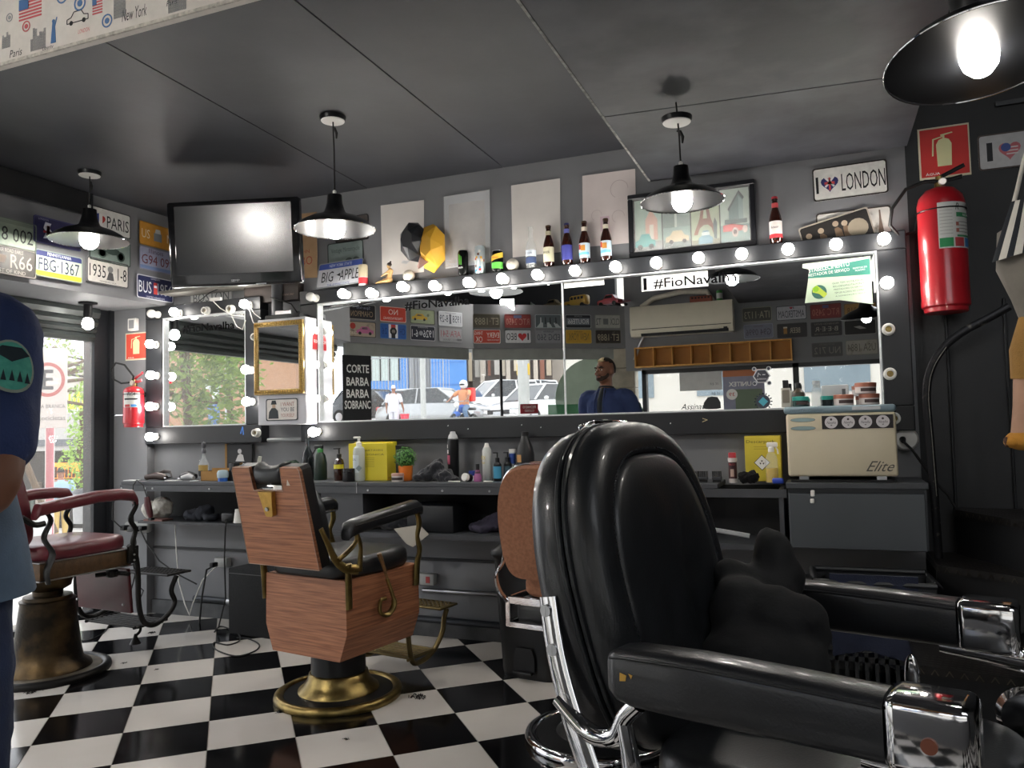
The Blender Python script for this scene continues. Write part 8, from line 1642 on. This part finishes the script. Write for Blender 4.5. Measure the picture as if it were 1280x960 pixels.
# large pale green disc on the second sheet, with lettering
p, d, out = glass_T(1, 745, 500); r_ = abs((glass_T(1, 695, 480)[0]-glass_T(1, 795, 480)[0]).dot(d))/2
t = thing('window_graphic', 'large pale green disc graphic on the shop glass, behind the barber in the mirror', 'sign', p); inv0 = MW[t].inverted()
cz = glass_T(1, 745, 447)[0].z-r_; GRN = M('green_vinyl', '#8fa890', .6, 0, .05, alpha=.75)
MB().prism(circ(r_, 48), .002, frame((p.x, p.y, cz), d, Z_)).build('green_disc', GRN, t, world=True, smooth=0)
text(t, 'CONTA NO\nINSTAGRAM', inv0 @ frame((p.x, p.y, glass_T(1, 745, 497)[0].z), d, Z_) @ TR((-.1, 0, .004)), .26, .10, INK)
for k, cl in enumerate(('#c9535c', '#4a7fc0')): poly(t, circ(.02, 16), inv0 @ frame((p.x, p.y, glass_T(1, 716, 506+7*k)[0].z), d, Z_) @ TR((-.26, 0, .004)), flat(cl), 'round_icon')
pl_ = glass_T(1, 685, 506)[0]; L_ = (pl_-p).dot(d)
t = thing('window_graphic', 'green translucent strip low on the shop glass under the pale disc', 'sign', (p.x, p.y, .6)); MB().b2((min(L_, .5), .9, -.001), (max(L_, .5), pl_.z, .001), frame((p.x, p.y, 0), d, Z_)).build('green_strip', M('green_strip', '#4f9a6b', .5, 0, .05, alpha=.7), t, world=True)
p, d, out = glass_T(1, 661, 511); t = thing('hanging_sign', 'small dark red OPEN CLOSED hanging sign on the shop glass', 'sign', p-out*.02); MB().rbox((0, 0, 0), (.21, .11, .006), .02, 2, frame((0, 0, 0), d, Z_)).build('sign_board', flat('#8e2732', .4), t)
text(t, 'FECHADO', frame((0, 0, .02), -d, Z_) @ TR((0, 0, .004)), .15, .03, WINK); text(t, 'CLOSED', frame((0, 0, -.022), -d, Z_) @ TR((0, 0, .004)), .11, .024, WINK)
# window behind: stickers
def Tg(px, py): return Mp(px, py, TY-.043)
def tpanel(px0, py0, px1, py1, mat, label, name='window_graphic'):
    a, b = Tg(px0, py0), Tg(px1, py1); t = thing(name, label, 'sign', ((a.x+b.x)/2, TY-.042, min(a.z, b.z))); MB().b2((a.x, TY-.0435, a.z), (b.x, TY-.0405, b.z)).build('vinyl_sheet', mat, t, world=True, smooth=0); return t
OUTF = lambda px, py: frame(Tg(px, py)+V((0, .006, 0)), (1, 0, 0), (0, 0, 1))
t = tpanel(849, 463, 903, 487, M('white_board', '#c9cac8', .5), 'white board on the rear window glass with price figures'); text(t, 'R$ 35', MW[t].inverted() @ frame(Tg(893, 480)+V((0, .004, 0)), (1, 0, 0), (0, 0, 1)), .09, .03, flat('#7d7f80')) 
text(t, 'R$ 35', MW[t].inverted() @ frame(Tg(895, 492)+V((0, .004, 0)), (1, 0, 0), (0, 0, 1)), .09, .03, INK)
t = tpanel(903, 462, 957, 515, M('poster_lilac', '#8d8fa3', .5, 0, .1), 'lilac and orange advertising poster on the rear window glass')
a, b = Tg(903, 462), Tg(957, 469); MB().b2((a.x, TY-.040, a.z), (b.x, TY-.0385, b.z)).build('orange_band', flat('#b8734e'), t, world=True, smooth=0); a, b = Tg(919, 487), Tg(954, 513); MB().b2((a.x, TY-.040, a.z), (b.x, TY-.0385, b.z)).build('green_field', flat('#6d7d68'), t, world=True, smooth=0)
text(t, 'UNITEX', MW[t].inverted() @ frame(Tg(925, 480)+V((0, .006, 0)), (-1, 0, 0), (0, 0, 1)), .24, .05, WINK, stroke=.02); poly(t, circ(.06, 20), MW[t].inverted() @ frame(Tg(915, 493)+V((0, .006, 0)), (-1, 0, 0), (0, 0, 1)), WINK, 'white_disc'); text(t, '39', MW[t].inverted() @ frame(Tg(915, 493)+V((0, .0075, 0)), (-1, 0, 0), (0, 0, 1)), .06, .04, RINK)
# ---- cars
CARW = M('white_car_paint', '#dcdcda', .2, 0, .02, coat=.6); CARS = M('silver_car_paint', '#a3a5a6', .25, .4, .03, coat=.5); CARD = M('dark_car_paint', '#2d3033', .25, .3, .03, coat=.5); CGL = M('car_window', '#20262a', .08, 0, .1, coat=.4)
def car(px, d, head, paint, label, L=4.2, wd=1.75, ht=1.45, suv=0, shift=0):
    p = Md(px, 500, d); z = gz(p.y); hv = cam2w(sin(R(head)), cos(R(head))); a = math.atan2(-hv.y, hv.x)
    t = thing('car', label, 'car', (p.x, p.y, z), rz=a)
    hw = wd/2; st = [(-L/2, .30, .62, .86), (-L/2+.12, .24, .80, .95), (-L*.3, .22, .92, 1), (0, .22, .92, 1), (L*.2, .22, .90, 1), (L*.36, .22, .80+.08*suv, .97), (L/2-.14, .24, .66+.1*suv, .92), (L/2, .34, .54+.1*suv, .80)]
    g = []
    for x, z0, z1, k in st:
        q = hw*k; g.append([(x, -q*.94, z0), (x, q*.94, z0), (x, q, z0+.12), (x, q, (z0+z1)/2), (x, q*.95, z1-.03), (x, q*.85, z1), (x, -q*.85, z1), (x, -q*.95, z1-.03), (x, -q, (z0+z1)/2), (x, -q, z0+.12)])
    MB().rings(g).build('car_body', paint, t, smooth=50)
    cab = [(-L*.44+.15*suv, .88, .80), (-L*.33, ht-.06, .66), (-L*.15, ht, .66), (L*.06, ht-.01, .66), (L*.24, .90, .80)]
    g = [[(x, -hw*k, .85), (x, hw*k, .85), (x, hw*(k if zz < 1 else .66), zz), (x, -hw*(k if zz < 1 else .66), zz)] for x, zz, k in cab]
    g = [[(x, -hw*.86, .84), (x, hw*.86, .84), (x, hw*k, zz), (x, -hw*k, zz)] for x, zz, k in cab]
    MB().rings(g).build('cabin_glass', CGL, t, smooth=20)
    r = MB().rings([[(x, -hw*.67, ht-.05), (x, hw*.67, ht-.05), (x, hw*.62, ht+.02), (x, -hw*.62, ht+.02)] for x in (-L*.33, L*.07)])
    for sy in (-1, 1):
        for (x0, z0, y0), (x1, z1, y1) in (((L*.24, .90, .80), (L*.06, ht, .66)), ((-L*.12, .9, .87), (-L*.12, ht, .67)), ((-L*.44+.15*suv, .9, .80), (-L*.33, ht, .66))): r.tube([(x0, sy*hw*y0, z0), (x1, sy*hw*y1, z1)], .035, 6)
    r.build('roof', paint, t, smooth=30)
    for sx in (-L*.31, L*.31):
        for sy in (-1, 1):
            w = MB().lathe([(.12, -.02), (.24, -.03), (.315, -.02), (.32, .05), (.32, .18), (0, .18)], (sx, sy*hw*1.01, .315), (0, -sy, 0), 22).build('wheel', BLACKR, t); MB().lathe([(0, -.035), (.19, -.03), (.2, .0)], (sx, sy*hw*1.01, .315), (0, -sy, 0), 12).build('wheel_rim', STEEL, w)
    for sy in (-1, 1): MB().ell((L/2-.14, sy*hw*.68, .62+.08*suv), (.13, .22, .08), 12, 8).build('headlight', M('headlight', '#c9ccce', .1, 0, .02), t); MB().ell((-L/2+.06, sy*hw*.72, .74), (.06, .16, .10), 10, 6).build('tail_light', flat('#9c2a28', .2), t); MB().ell((L*.17, sy*(hw+.08), .95), (.06, .1, .07), 10, 6).build('side_mirror', paint, t)
    MB().rbox((L/2-.04, 0, .50+.06*suv), (.10, 1.0, .16), .03, 2).rbox((L/2-.02, 0, .33), (.08, 1.2, .10), .03, 2).build('grille', INK, t); MB().rbox((L/2+.02, 0, .46), (.02, .42, .12), .005, 1).build('number_plate', flat('#b9bcbf'), t)
    return t
car(672, 27, 222, CARW, 'white hatchback facing the shop, right of the motorcycle in the mirror', 4.0)
car(622, 33, 238, CARW, 'white pickup parked behind the motorcycle rider in the mirror', 4.6, suv=1, ht=1.6)
car(655, 36, 235, CARW, 'white estate car parked furthest back under the arcade', 4.3, suv=1, ht=1.55)
car(548, 29, 112, CARS, 'silver sedan side on behind the motorcycle in the mirror', 4.5)
car(470, 34, 118, CARD, 'dark grey car behind the woman with the red bucket', 4.2)
# street people
def mput(px, d, head): p = Md(px, 500, d); hv = cam2w(sin(R(head)), cos(R(head))); return p.x, p.y, gz(p.y), math.atan2(-hv.y, hv.x)-pi/2
x, y, z, rz = mput(492, 25, 10); SK2 = M('warm_skin', '#8d5f49', .55, 0, .08)
t, Hc, hp, s = street_person('woman in white vest and white cap carrying a red bucket in the street', x, y, z+.1, rz, 1.62, '#d5d4dc', '#c9c8d0', skin=SK2, hairc='#d9d8d6', arms_={1: {'pts': [(.26, .0, 1.14), (.28, .06, .90)], 'dir': (0, .1, -1), 'palm': (-1, 0, 0)}, -1: {'pts': [(-.28, .02, 1.14), (-.33, .06, .90)], 'dir': (0, .1, -1), 'palm': (1, 0, 0)}})
bp = MW[t] @ V((-.34, .06, .42)); b = jar('bucket', 'bright pink red bucket in the hand of the woman in white', 'bucket', bp.x, bp.y, bp.z, [('bucket_body', [(.11, 0), (.15, .26), (.155, .27), (.145, .265)], flat('#d63a50', .4))]); MB().tube([(.148*cos(a), 0, .26+.13*sin(a)) for a in (pi*k/12 for k in range(13))], .006, 6).build('bucket_handle', STEEL, b)
# motorcycle and rider
x, y, z, rz = mput(580, 26, 205)
t = thing('motorcycle', 'blue and black motorcycle with its rider, between the silver sedan and the white cars', 'motorcycle', (x, y, z), rz=rz)
for yy in (-.62, .66): w = MB().tube([(0, yy+.29*cos(a), .31+.29*sin(a)) for a in (2*pi*k/28 for k in range(29))], .045, 8, caps=False).build('wheel', BLACKR, t); MB().lathe([(.06, -.05), (.06, .05)], (0, yy, .31), (1, 0, 0), 14).build('hub', STEEL, w)
MB().tube(spl([(0, .62, .32), (.0, .48, .72), (0, .38, 1.0)]), .035, 8).tube([(-.34, .28, 1.04), (0, .38, 1.03), (.34, .28, 1.04)], .018, 8).build('fork', STEEL, t); MB().ell((0, .12, .80), (.14, .26, .14)).ell((0, .5, .62), (.09, .2, .09)).build('tank', flat('#2f5fb0', .25), t); MB().rbox((0, -.35, .80), (.24, .62, .09), .04, 3).build('saddle', BLACKP, t); MB().ell((0, 0, .45), (.17, .25, .2)).build('engine', IRON, t); MB().ell((0, .52, .93), (.09, .07, .09)).build('headlamp', WHITEP, t); MB().rbox((0, .0, .30), (.10, 1.0, .06), .02, 2).build('frame', IRON, t)
Rt, Hc, hp, s = street_person('motorcycle rider in white helmet, orange shirt and jeans', x, y, z, rz, 1.72, '#c98a63', '#5f7896', skin=SK2, hairc=None, arms_={1: {'pts': [(.30, .22, 1.24), (.33, .46, 1.08)], 'dir': (0, .9, -.2), 'palm': (0, 0, -1)}, -1: {'pts': [(-.30, .22, 1.24), (-.33, .46, 1.08)], 'dir': (0, .9, -.2), 'palm': (0, 0, -1)}}, legs_={1: ((.24, .40, .72), (.24, .15, .33)), -1: ((-.30, .25, .55), (-.34, .1, .09))})
hm = MB().ell(Hc+V((0, 0, .01)), (.14, .155, .15)).build('helmet', flat('#d6d7d6', .25), Rt); MB().ell(Hc+V((0, .07, .0)), (.11, .10, .05)).build('visor', INK, hm)
bp = MW[Rt] @ V((0, -.27, 1.05)); bg = thing('delivery_bag', 'bright red delivery box on the back of the motorcycle rider', 'bag', bp, rz=rz); MB().rbox((0, -.03, .21), (.42, .34, .44), .04, 3).build('bag_body', flat('#d0322c', .6), bg); MB().rbox((0, -.03, .435), (.40, .32, .02), .008, 1).build('bag_lid', flat('#b52a26', .6), bg)
# buildings beyond, standing square to the street
def fac(px, d, wd, h, mat, name, label, th=.8, tz=0, az=0):
    p = Md(px, 500, d); rv = cam2w(cos(R(az)), -sin(R(az))); rv.y = -rv.y; rv.normalize(); back = V((rv.y, -rv.x, 0))
    if (p+back-V((0, 0, 0))).length < (p-back).length: back = -back
    z = gz(p.y)-.3; t = thing(name, label, 'building', (p.x, p.y, z)); T = Matrix(((rv.x, back.x, 0, 0), (rv.y, back.y, 0, 0), (0, 0, 1, 0), (0, 0, 0, 1)))
    MB(T).b2((-wd/2, 0, 0), (wd/2, th, h)).build('wall', mat, t, smooth=0); return t, T
BLW = M('blue_wall_paint', '#4f86c6', .7, 0, .06); GRP = M('grey_panel_wall', '#a8a6a0', .7, 0, .06)
t, T = fac(515, 44, 5.6, 7, GRP, 'building', 'pale grey building with upright panels between the two blue walls')
for k in range(9): MB(T).b2((-2.7+k*.65, -.10, .5), (-2.5+k*.65, 0, 7)).build('upright_panel', M('light_panel', '#bfbdb6', .7), t, smooth=0)
t, T = fac(482, 42, 2.3, 7, BLW, 'building', 'blue building with a glazed entrance at the left of the mirror view')
MB(T).b2((-.75, -.03, 2.2), (.75, 0, 3.6)).build('entrance_glass', M('pale_window', '#b5c4bf', .2), t, smooth=0)
for k in range(4): MB(T).b2((-.75+k*.5-.03, -.07, 2.2), (-.75+k*.5+.03, 0, 3.6)).build('glazing_bar', BLACKM, t, smooth=0)
MB(T).b2((-1.0, -.25, 3.65), (1.0, 0, 3.95)).build('canopy', flat('#3a6fb0'), t, smooth=0)
t, T = fac(561, 42, 1.9, 7, BLW, 'building', 'plain blue building wall right of the grey panels')
MB(T).b2((-.9, -.02, 1.8), (.9, 0, 1.86)).b2((-.9, -.02, 3.0), (.9, 0, 3.06)).build('wall_moulding', flat('#3d72b4'), t, smooth=0)
t, T = fac(634, 46, 5.4, 7, M('arcade_dark', '#4b4039', .8, 0, .25, scale=2), 'building', 'dark open arcade of market stalls behind the white cars'); rr = random.Random(9)
for k in range(14): x0 = -2.6+k*.38; MB(T).b2((x0, -.3, rr.uniform(1.9, 2.6)), (x0+rr.uniform(.12, .3), 0, rr.uniform(3.2, 4.2))).build('stall_goods', flat(rr.choice(['#a89a84', '#7d4a34', '#c9bca6', '#3a332e', '#9c6a3c', '#b8b2a8'])), t, smooth=0)
for x0 in (-1.4, .1, 1.7): MB(T).b2((x0-.12, -.6, 0), (x0+.12, -.3, 6)).build('column', M('arcade_column', '#b5aa9b', .7), t, smooth=0)
MB(T).b2((-2.7, -.8, .3), (2.7, -.5, 1.5)).build('low_wall', M('brown_low_wall', '#857264', .8), t, smooth=0)
t, T = fac(740, 48, 9, 8, M('taupe_wall', '#9b9185', .8, 0, .1), 'building', 'taupe building behind the pale green disc')
MB(T).b2((-3.6, -.1, 1.4), (-3.4, 0, 6)).b2((-3.1, -.1, 1.4), (-2.7, 0, 6)).build('red_pillar', flat('#a5503c'), t, smooth=0)
# railings
def rail(px0, px1, d, h, label):
    a, b = Md(px0, 500, d), Md(px1, 500, d+1.5); a.z = gz(a.y); b.z = gz(b.y); t = thing('railing', label, 'railing', (a+b)/2); GR = M('galvanised', '#a9abac', .4, .6)
    m = MB(); [m.tube([a+V((0, 0, zz)), b+V((0, 0, zz))], .03, 6) for zz in (.3, h)]; m.build('rail_bar', GR, t, world=True)
    n = 26
    for k in range(n+1): p = a.lerp(b, k/n); MB().cyl(p, p+V((0, 0, h)), .03 if k % 6 == 0 else .014, n=6).build('post' if k % 6 == 0 else 'baluster', GR, t, world=True, smooth=0)
rail(462, 562, 36, 2.9, 'tall grey street railing before the blue and grey buildings')
def pole(P, h, r, label, mat, cat='pole', name='street_pole'):
    t = thing(name, label, cat, P); MB().lathe([(r*1.6, 0), (r*1.6, .15), (r*1.1, .2), (r, h)], n=12).build('pole_shaft', mat, t); return t
for px, d, r, la in ((529, 22, .07, 'pale slim street pole in front of the silver sedan'), (655, 20, .14, 'thick pale concrete street pole before the white cars')):
    p = Md(px, 500, d); t = pole((p.x, p.y, gz(p.y)), 6, r, la, M('concrete_pole', '#a9aaa6', .8))
    if d == 20: MB().rbox((.0, 0, 2.0), (.34, .10, .3), .02, 1).build('yellow_box', flat('#c9a832'), t); MB().rbox((.0, 0, 1.6), (.24, .10, .24), .02, 1).build('blue_label', flat('#9ab8c9'), t)
# facades that close the view of the other windows
t = thing('building', 'pale building across the side street behind the rear window', 'building', (2.0, -14, gz(-14))); MB().b2((-9, -1, -.5), (9, 0, 5.4)).build('wall', M('cream_wall', '#c3beb4', .8, 0, .06, scale=.6), t, smooth=0)
for k in range(6): MB().b2((-8+k*2.8, 0, 1.0), (-6.4+k*2.8, .04, 2.6)).build('window', M('shop_window', '#6f7d84', .15), t, smooth=0)
for k in range(6): MB().b2((-8.1+k*2.8, 0, 2.65), (-6.3+k*2.8, .5, 2.75)).build('awning', flat(['#b8734e', '#8d8fa3', '#6f8a6d'][k % 3]), t, smooth=0)
# ---- trees
LEAF = M('street_leaf', '#4c6b2c', .6, 0, col2='#8fa64c', scale=8); LEAF2 = M('bright_leaf', '#6f9a34', .6, 0, col2='#a3c25a', scale=8)
BARK = M('bark', '#5a4a38', .9, 0, .2, bump=.5)
def tree(loc, blobs, label, leaf, n=2600, ls=.07, seed=1, trunk=None, cat='tree', name='street_tree'):
    t = thing(name, label, cat, loc); rr = random.Random(seed); m = MB(); tot = sum(b[1]**2 for b in blobs); vs = []; fs = []
    for c, r in blobs:
        for k in range(int(n*r*r/tot)):
            d = V((rr.gauss(0, 1), rr.gauss(0, 1), rr.gauss(0, 1))).normalized(); p = V(c)+d*r*rr.uniform(.35, 1.05); a = V((rr.gauss(0, 1), rr.gauss(0, 1), rr.gauss(0, 1))).normalized(); b = a.orthogonal().normalized(); s = ls*rr.uniform(.7, 1.4); i = len(vs)
            vs += [p-a*s, p+b*s*.45, p+a*s, p-b*s*.45]; fs.append((i, i+1, i+2, i+3))
    m.add(vs, fs); m.build('foliage', leaf, t, kind='stuff', smooth=0)
    m = MB(); top = V(blobs[0][0]); 
    if trunk: m.tube(spl([(0, 0, 0), tuple(top*.5+V((.05, 0, 0))), tuple(top)]), [trunk*(1-.03*k) for k in range(13)], 9)
    for c, r in blobs[1:]: m.tube([top*.7, V(c)], [.05, .02], 6)
    m.build('trunk', BARK, t); return t
def ml(px, d): p = Md(px, 500, d); return V((p.x, p.y, gz(p.y)))
P = ml(232, 13); tree(P, [((0, 0, 2.6), 1.1), ((-.6, .4, 2.0), .9), ((.5, -.3, 1.7), .9), ((0, .2, 3.3), .9), ((.2, .0, 1.1), .6)], 'leafy dark green tree filling the left of the small bulb-framed mirror', LEAF, 3400, .075, 3, .09)
P = ml(285, 15); tree(P, [((0, 0, 2.9), .9), ((.6, .2, 2.4), .7), ((-.5, 0, 2.2), .7), ((.1, 0, .8), .55)], 'lighter green tree at the right of the small bulb-framed mirror', LEAF2, 1500, .07, 4, .07)
P = ml(262, 26); t, T = fac(262, 30, 7, 6, M('terracotta_wall', '#a07a5e', .8, 0, .12), 'building', 'brown street building behind the trees in the small mirror')
p = ml(266, 20); x, y, z, rz = mput(266, 20, 100); street_person('pedestrian in white tee and blue jeans seen in the small mirror', x, y, z+.75, rz, 1.72, '#d0d5d8', '#5a78a3', skin=SK2)
p = ml(283, 17); t = pole(p, 2.9, .03, 'thin pole with a torn blue canopy seen in the small mirror', STEEL, 'canopy', 'blue_canopy'); MB().add([(-.4, 0, 2.8), (0, .1, 2.95), (.4, 0, 2.75), (.3, -.1, 2.6), (0, 0, 2.72), (-.3, -.1, 2.55)], [(0, 1, 4, 5), (1, 2, 3, 4)]).build('canopy_cloth', flat('#3f8fc0'), t, smooth=0)
# ---- straight view through the left glazing
def dput(px, py, d): p = Dp(px, py, d); return p
rv = cam2w(1, 0)
p = Dp(60, 485, 9.4); zb = -.13
t = thing('street_sign', 'white parking sign with a red ring around a black E, on a pole', 'sign', (p.x, p.y, zb))
TS_ = frame((0, 0, p.z-zb), cam2w(1, .25), Z_); MB(TS_).rbox((0, 0, 0), (.42, .96, .01), .004, 1).build('sign_plate', flat('#b8afa8', .6), t)
n = 36; ring = MB(TS_); ring.rings([[(r_*cos(a), .10+r_*1.12*sin(a), .0065) for a in (2*pi*k/n for k in range(n))] for r_ in (.185, .148)], caps=False); ring.build('red_ring', flat('#9c4c48'), t, smooth=0)
text(t, 'E', TS_ @ TR((0, .10, .0065)), .12, .24, flat('#33363a'), stroke=.02); text(t, 'LINHA BRANCA', TS_ @ TR((0, -.22, .0065)), .38, .045, flat('#5f5c5c')); text(t, 'motocicletas', TS_ @ TR((0, -.36, .0065)), .38, .055, flat('#5f5c5c'))
MB().cyl((0, .03, 0), (0, .03, p.z-zb-.45), .05, n=14).build('pole_shaft', flat('#b8b2ac'), t); MB().cyl((.02, .015, .02), (.02, .015, p.z-zb-.48), .042, n=14).build('pole_red_side', flat('#a8656a'), t)
# building across the street
c = Dp(60, 560, 19); T = frame((0, 0, 0), rv, Z_); T = Matrix(((rv.x, -rv.y, 0, 0), (rv.y, rv.x, 0, 0), (0, 0, 1, 0), (0, 0, 0, 1)))
t = thing('building', 'pale shop building across the street with a yellow lettered fascia', 'building', (c.x, c.y, -.13)); k_ = 19/FP
def fx(px): return (px-60)*k_
def fz(py): return 1.2+(545-py)*k_+.13
MB(T).b2((fx(-200), .6, -1.6), (fx(170), 2.5, fz(447))).build('wall', M('shop_white_wall', '#b9b5ae', .8, 0, .05), t, smooth=0)
MB(T).b2((fx(-200), 0, fz(562)), (fx(170), .7, fz(505))).build('fascia', M('fascia_grey', '#aaa8a4', .6, 0, .05), t, smooth=0); MB(T).b2((fx(-200), -.05, fz(556)), (fx(170), 0, fz(548))).build('fascia_strip', flat('#5a5e63'), t, smooth=0)
MB(T).b2((fx(-200), .55, -1.6), (fx(170), .62, fz(562))).build('dark_opening', flat('#26231f'), t, smooth=0)
ORG = emis('lit_menu_board', '#d07a26', 1.2); MB(T).b2((fx(52), .50, fz(598)), (fx(92), .56, fz(578))).build('lit_menu', ORG, t, smooth=0)
for k in range(8): MB(T).b2((fx(54+k*4.6), .46, fz(597)), (fx(56.6+k*4.6), .5, fz(583+(k*7) % 9))).build('menu_item', flat('#4a2c16'), t, smooth=0)
for k in range(6): MB(T).b2((fx(20+k*6), .4, -1.6), (fx(24+k*6), .55, fz(612-(k*5) % 14))).build('shop_goods', flat(['#7a6a5a', '#3f4a44', '#8d8378', '#5a3a34', '#6d7d58', '#9a948c'][k]), t, smooth=0)
for k in range(4): MB(T).b2((fx(-200), .55, fz(500-13*k)), (fx(170), .59, fz(499-13*k))).build('wall_line', flat('#8f8b84'), t, smooth=0)
TT = T @ frame((0, 0, 0), (1, 0, 0), (0, 0, 1)); YS = emis('yellow_sign_letters', '#e6e020', 1.0)
text(t, 'Auto', TT @ TR((fx(93), fz(497), .05)), 44*k_, 28*k_, YS, stroke=.02); text(t, 'Açaí', TT @ TR((fx(90), fz(513), .05)), 20*k_, 9*k_, WINK, stroke=.02)
t = thing('power_lines', 'thin dark overhead wires across the street', 'wire', Dp(100, 460, 14)); m = MB()
for (x0, y0), (x1, y1) in (((60, 440), (160, 462)), ((60, 448), (160, 472)), ((40, 462), (160, 478))): m.tube([Dp(x0, y0, 14), Dp(x1, y1, 14)], .02, 5)
m.build('wire', BLACKR, t, world=True)
p = Dp(100, 600, 13); P = V((p.x, p.y, -.13)); sc_ = 13/FP
tree(P, [((0, 0, 1.75), .30), ((.12, 0, 1.35), .30), ((-.05, 0, .95), .28), ((.1, 0, .6), .25), ((.15, 0, 2.1), .2)], 'narrow bright green street tree beside the dark door post', LEAF2, 1100, .035, 6, .03)
p = Dp(70, 452, 11); P = V((p.x, p.y, -.13)); q = p.z+.13
br = []
for dx, dz, r in ((-.25, .05, .22), (.1, .06, .22), (.4, 0, .16), (.5, -.25, .14), (.28, -.42, .10), (.42, -.62, .10), (.0, .22, .25), (-.6, .1, .25), (.3, -.15, .12), (.62, -.05, .14)): v = rv*dx; br.append(((v.x, v.y, q+dz), r))
tree(P, [((rv*-1.2).x and ((rv*-1.0).x, (rv*-1.0).y, q+.4), .5)]+br if 0 else [(((rv*-1.3).x, (rv*-1.3).y, q+.5), .6)]+br, 'overhanging leafy branches above the parking sign', LEAF, 1000, .035, 8, .05, name='overhanging_tree')
pp_ = Dp(76, 600, 17); street_person('pedestrian in light blue shirt and yellow trousers across the street', pp_.x, pp_.y, gz(pp_.y)-.15, math.atan2(rv.y, rv.x)+.6, 1.60, '#8fa9bf', '#b59a5a', skin=SK2)
for px, py, la, cl in ((24, 640, 'bright green litter bin on the pavement', '#6fb04a'), (47, 640, 'white litter bin beside the green one', '#c9ccc9')):
    p = Zp(px, 672, -.13); p = Dp(px, 672, 9.0); jar('litter_bin', la, 'bin', p.x, p.y, -.13, [('bin_body', [(.09, 0), (.13, .05), (.15, .42)], flat(cl)), ('bin_rim', [(.155, .41), (.155, .45), (.0, .46)], flat(cl))])
p = Dp(106, 640, 12.2); jar('rubbish_bin', 'grey metal rubbish bin at the foot of the bright green tree', 'bin', p.x+.1, p.y, -.13, [('bin_body', [(.22, 0), (.24, .45)], STEEL), ('bin_lid', [(.25, .45), (.2, .52), (0, .54)], GREYB)])
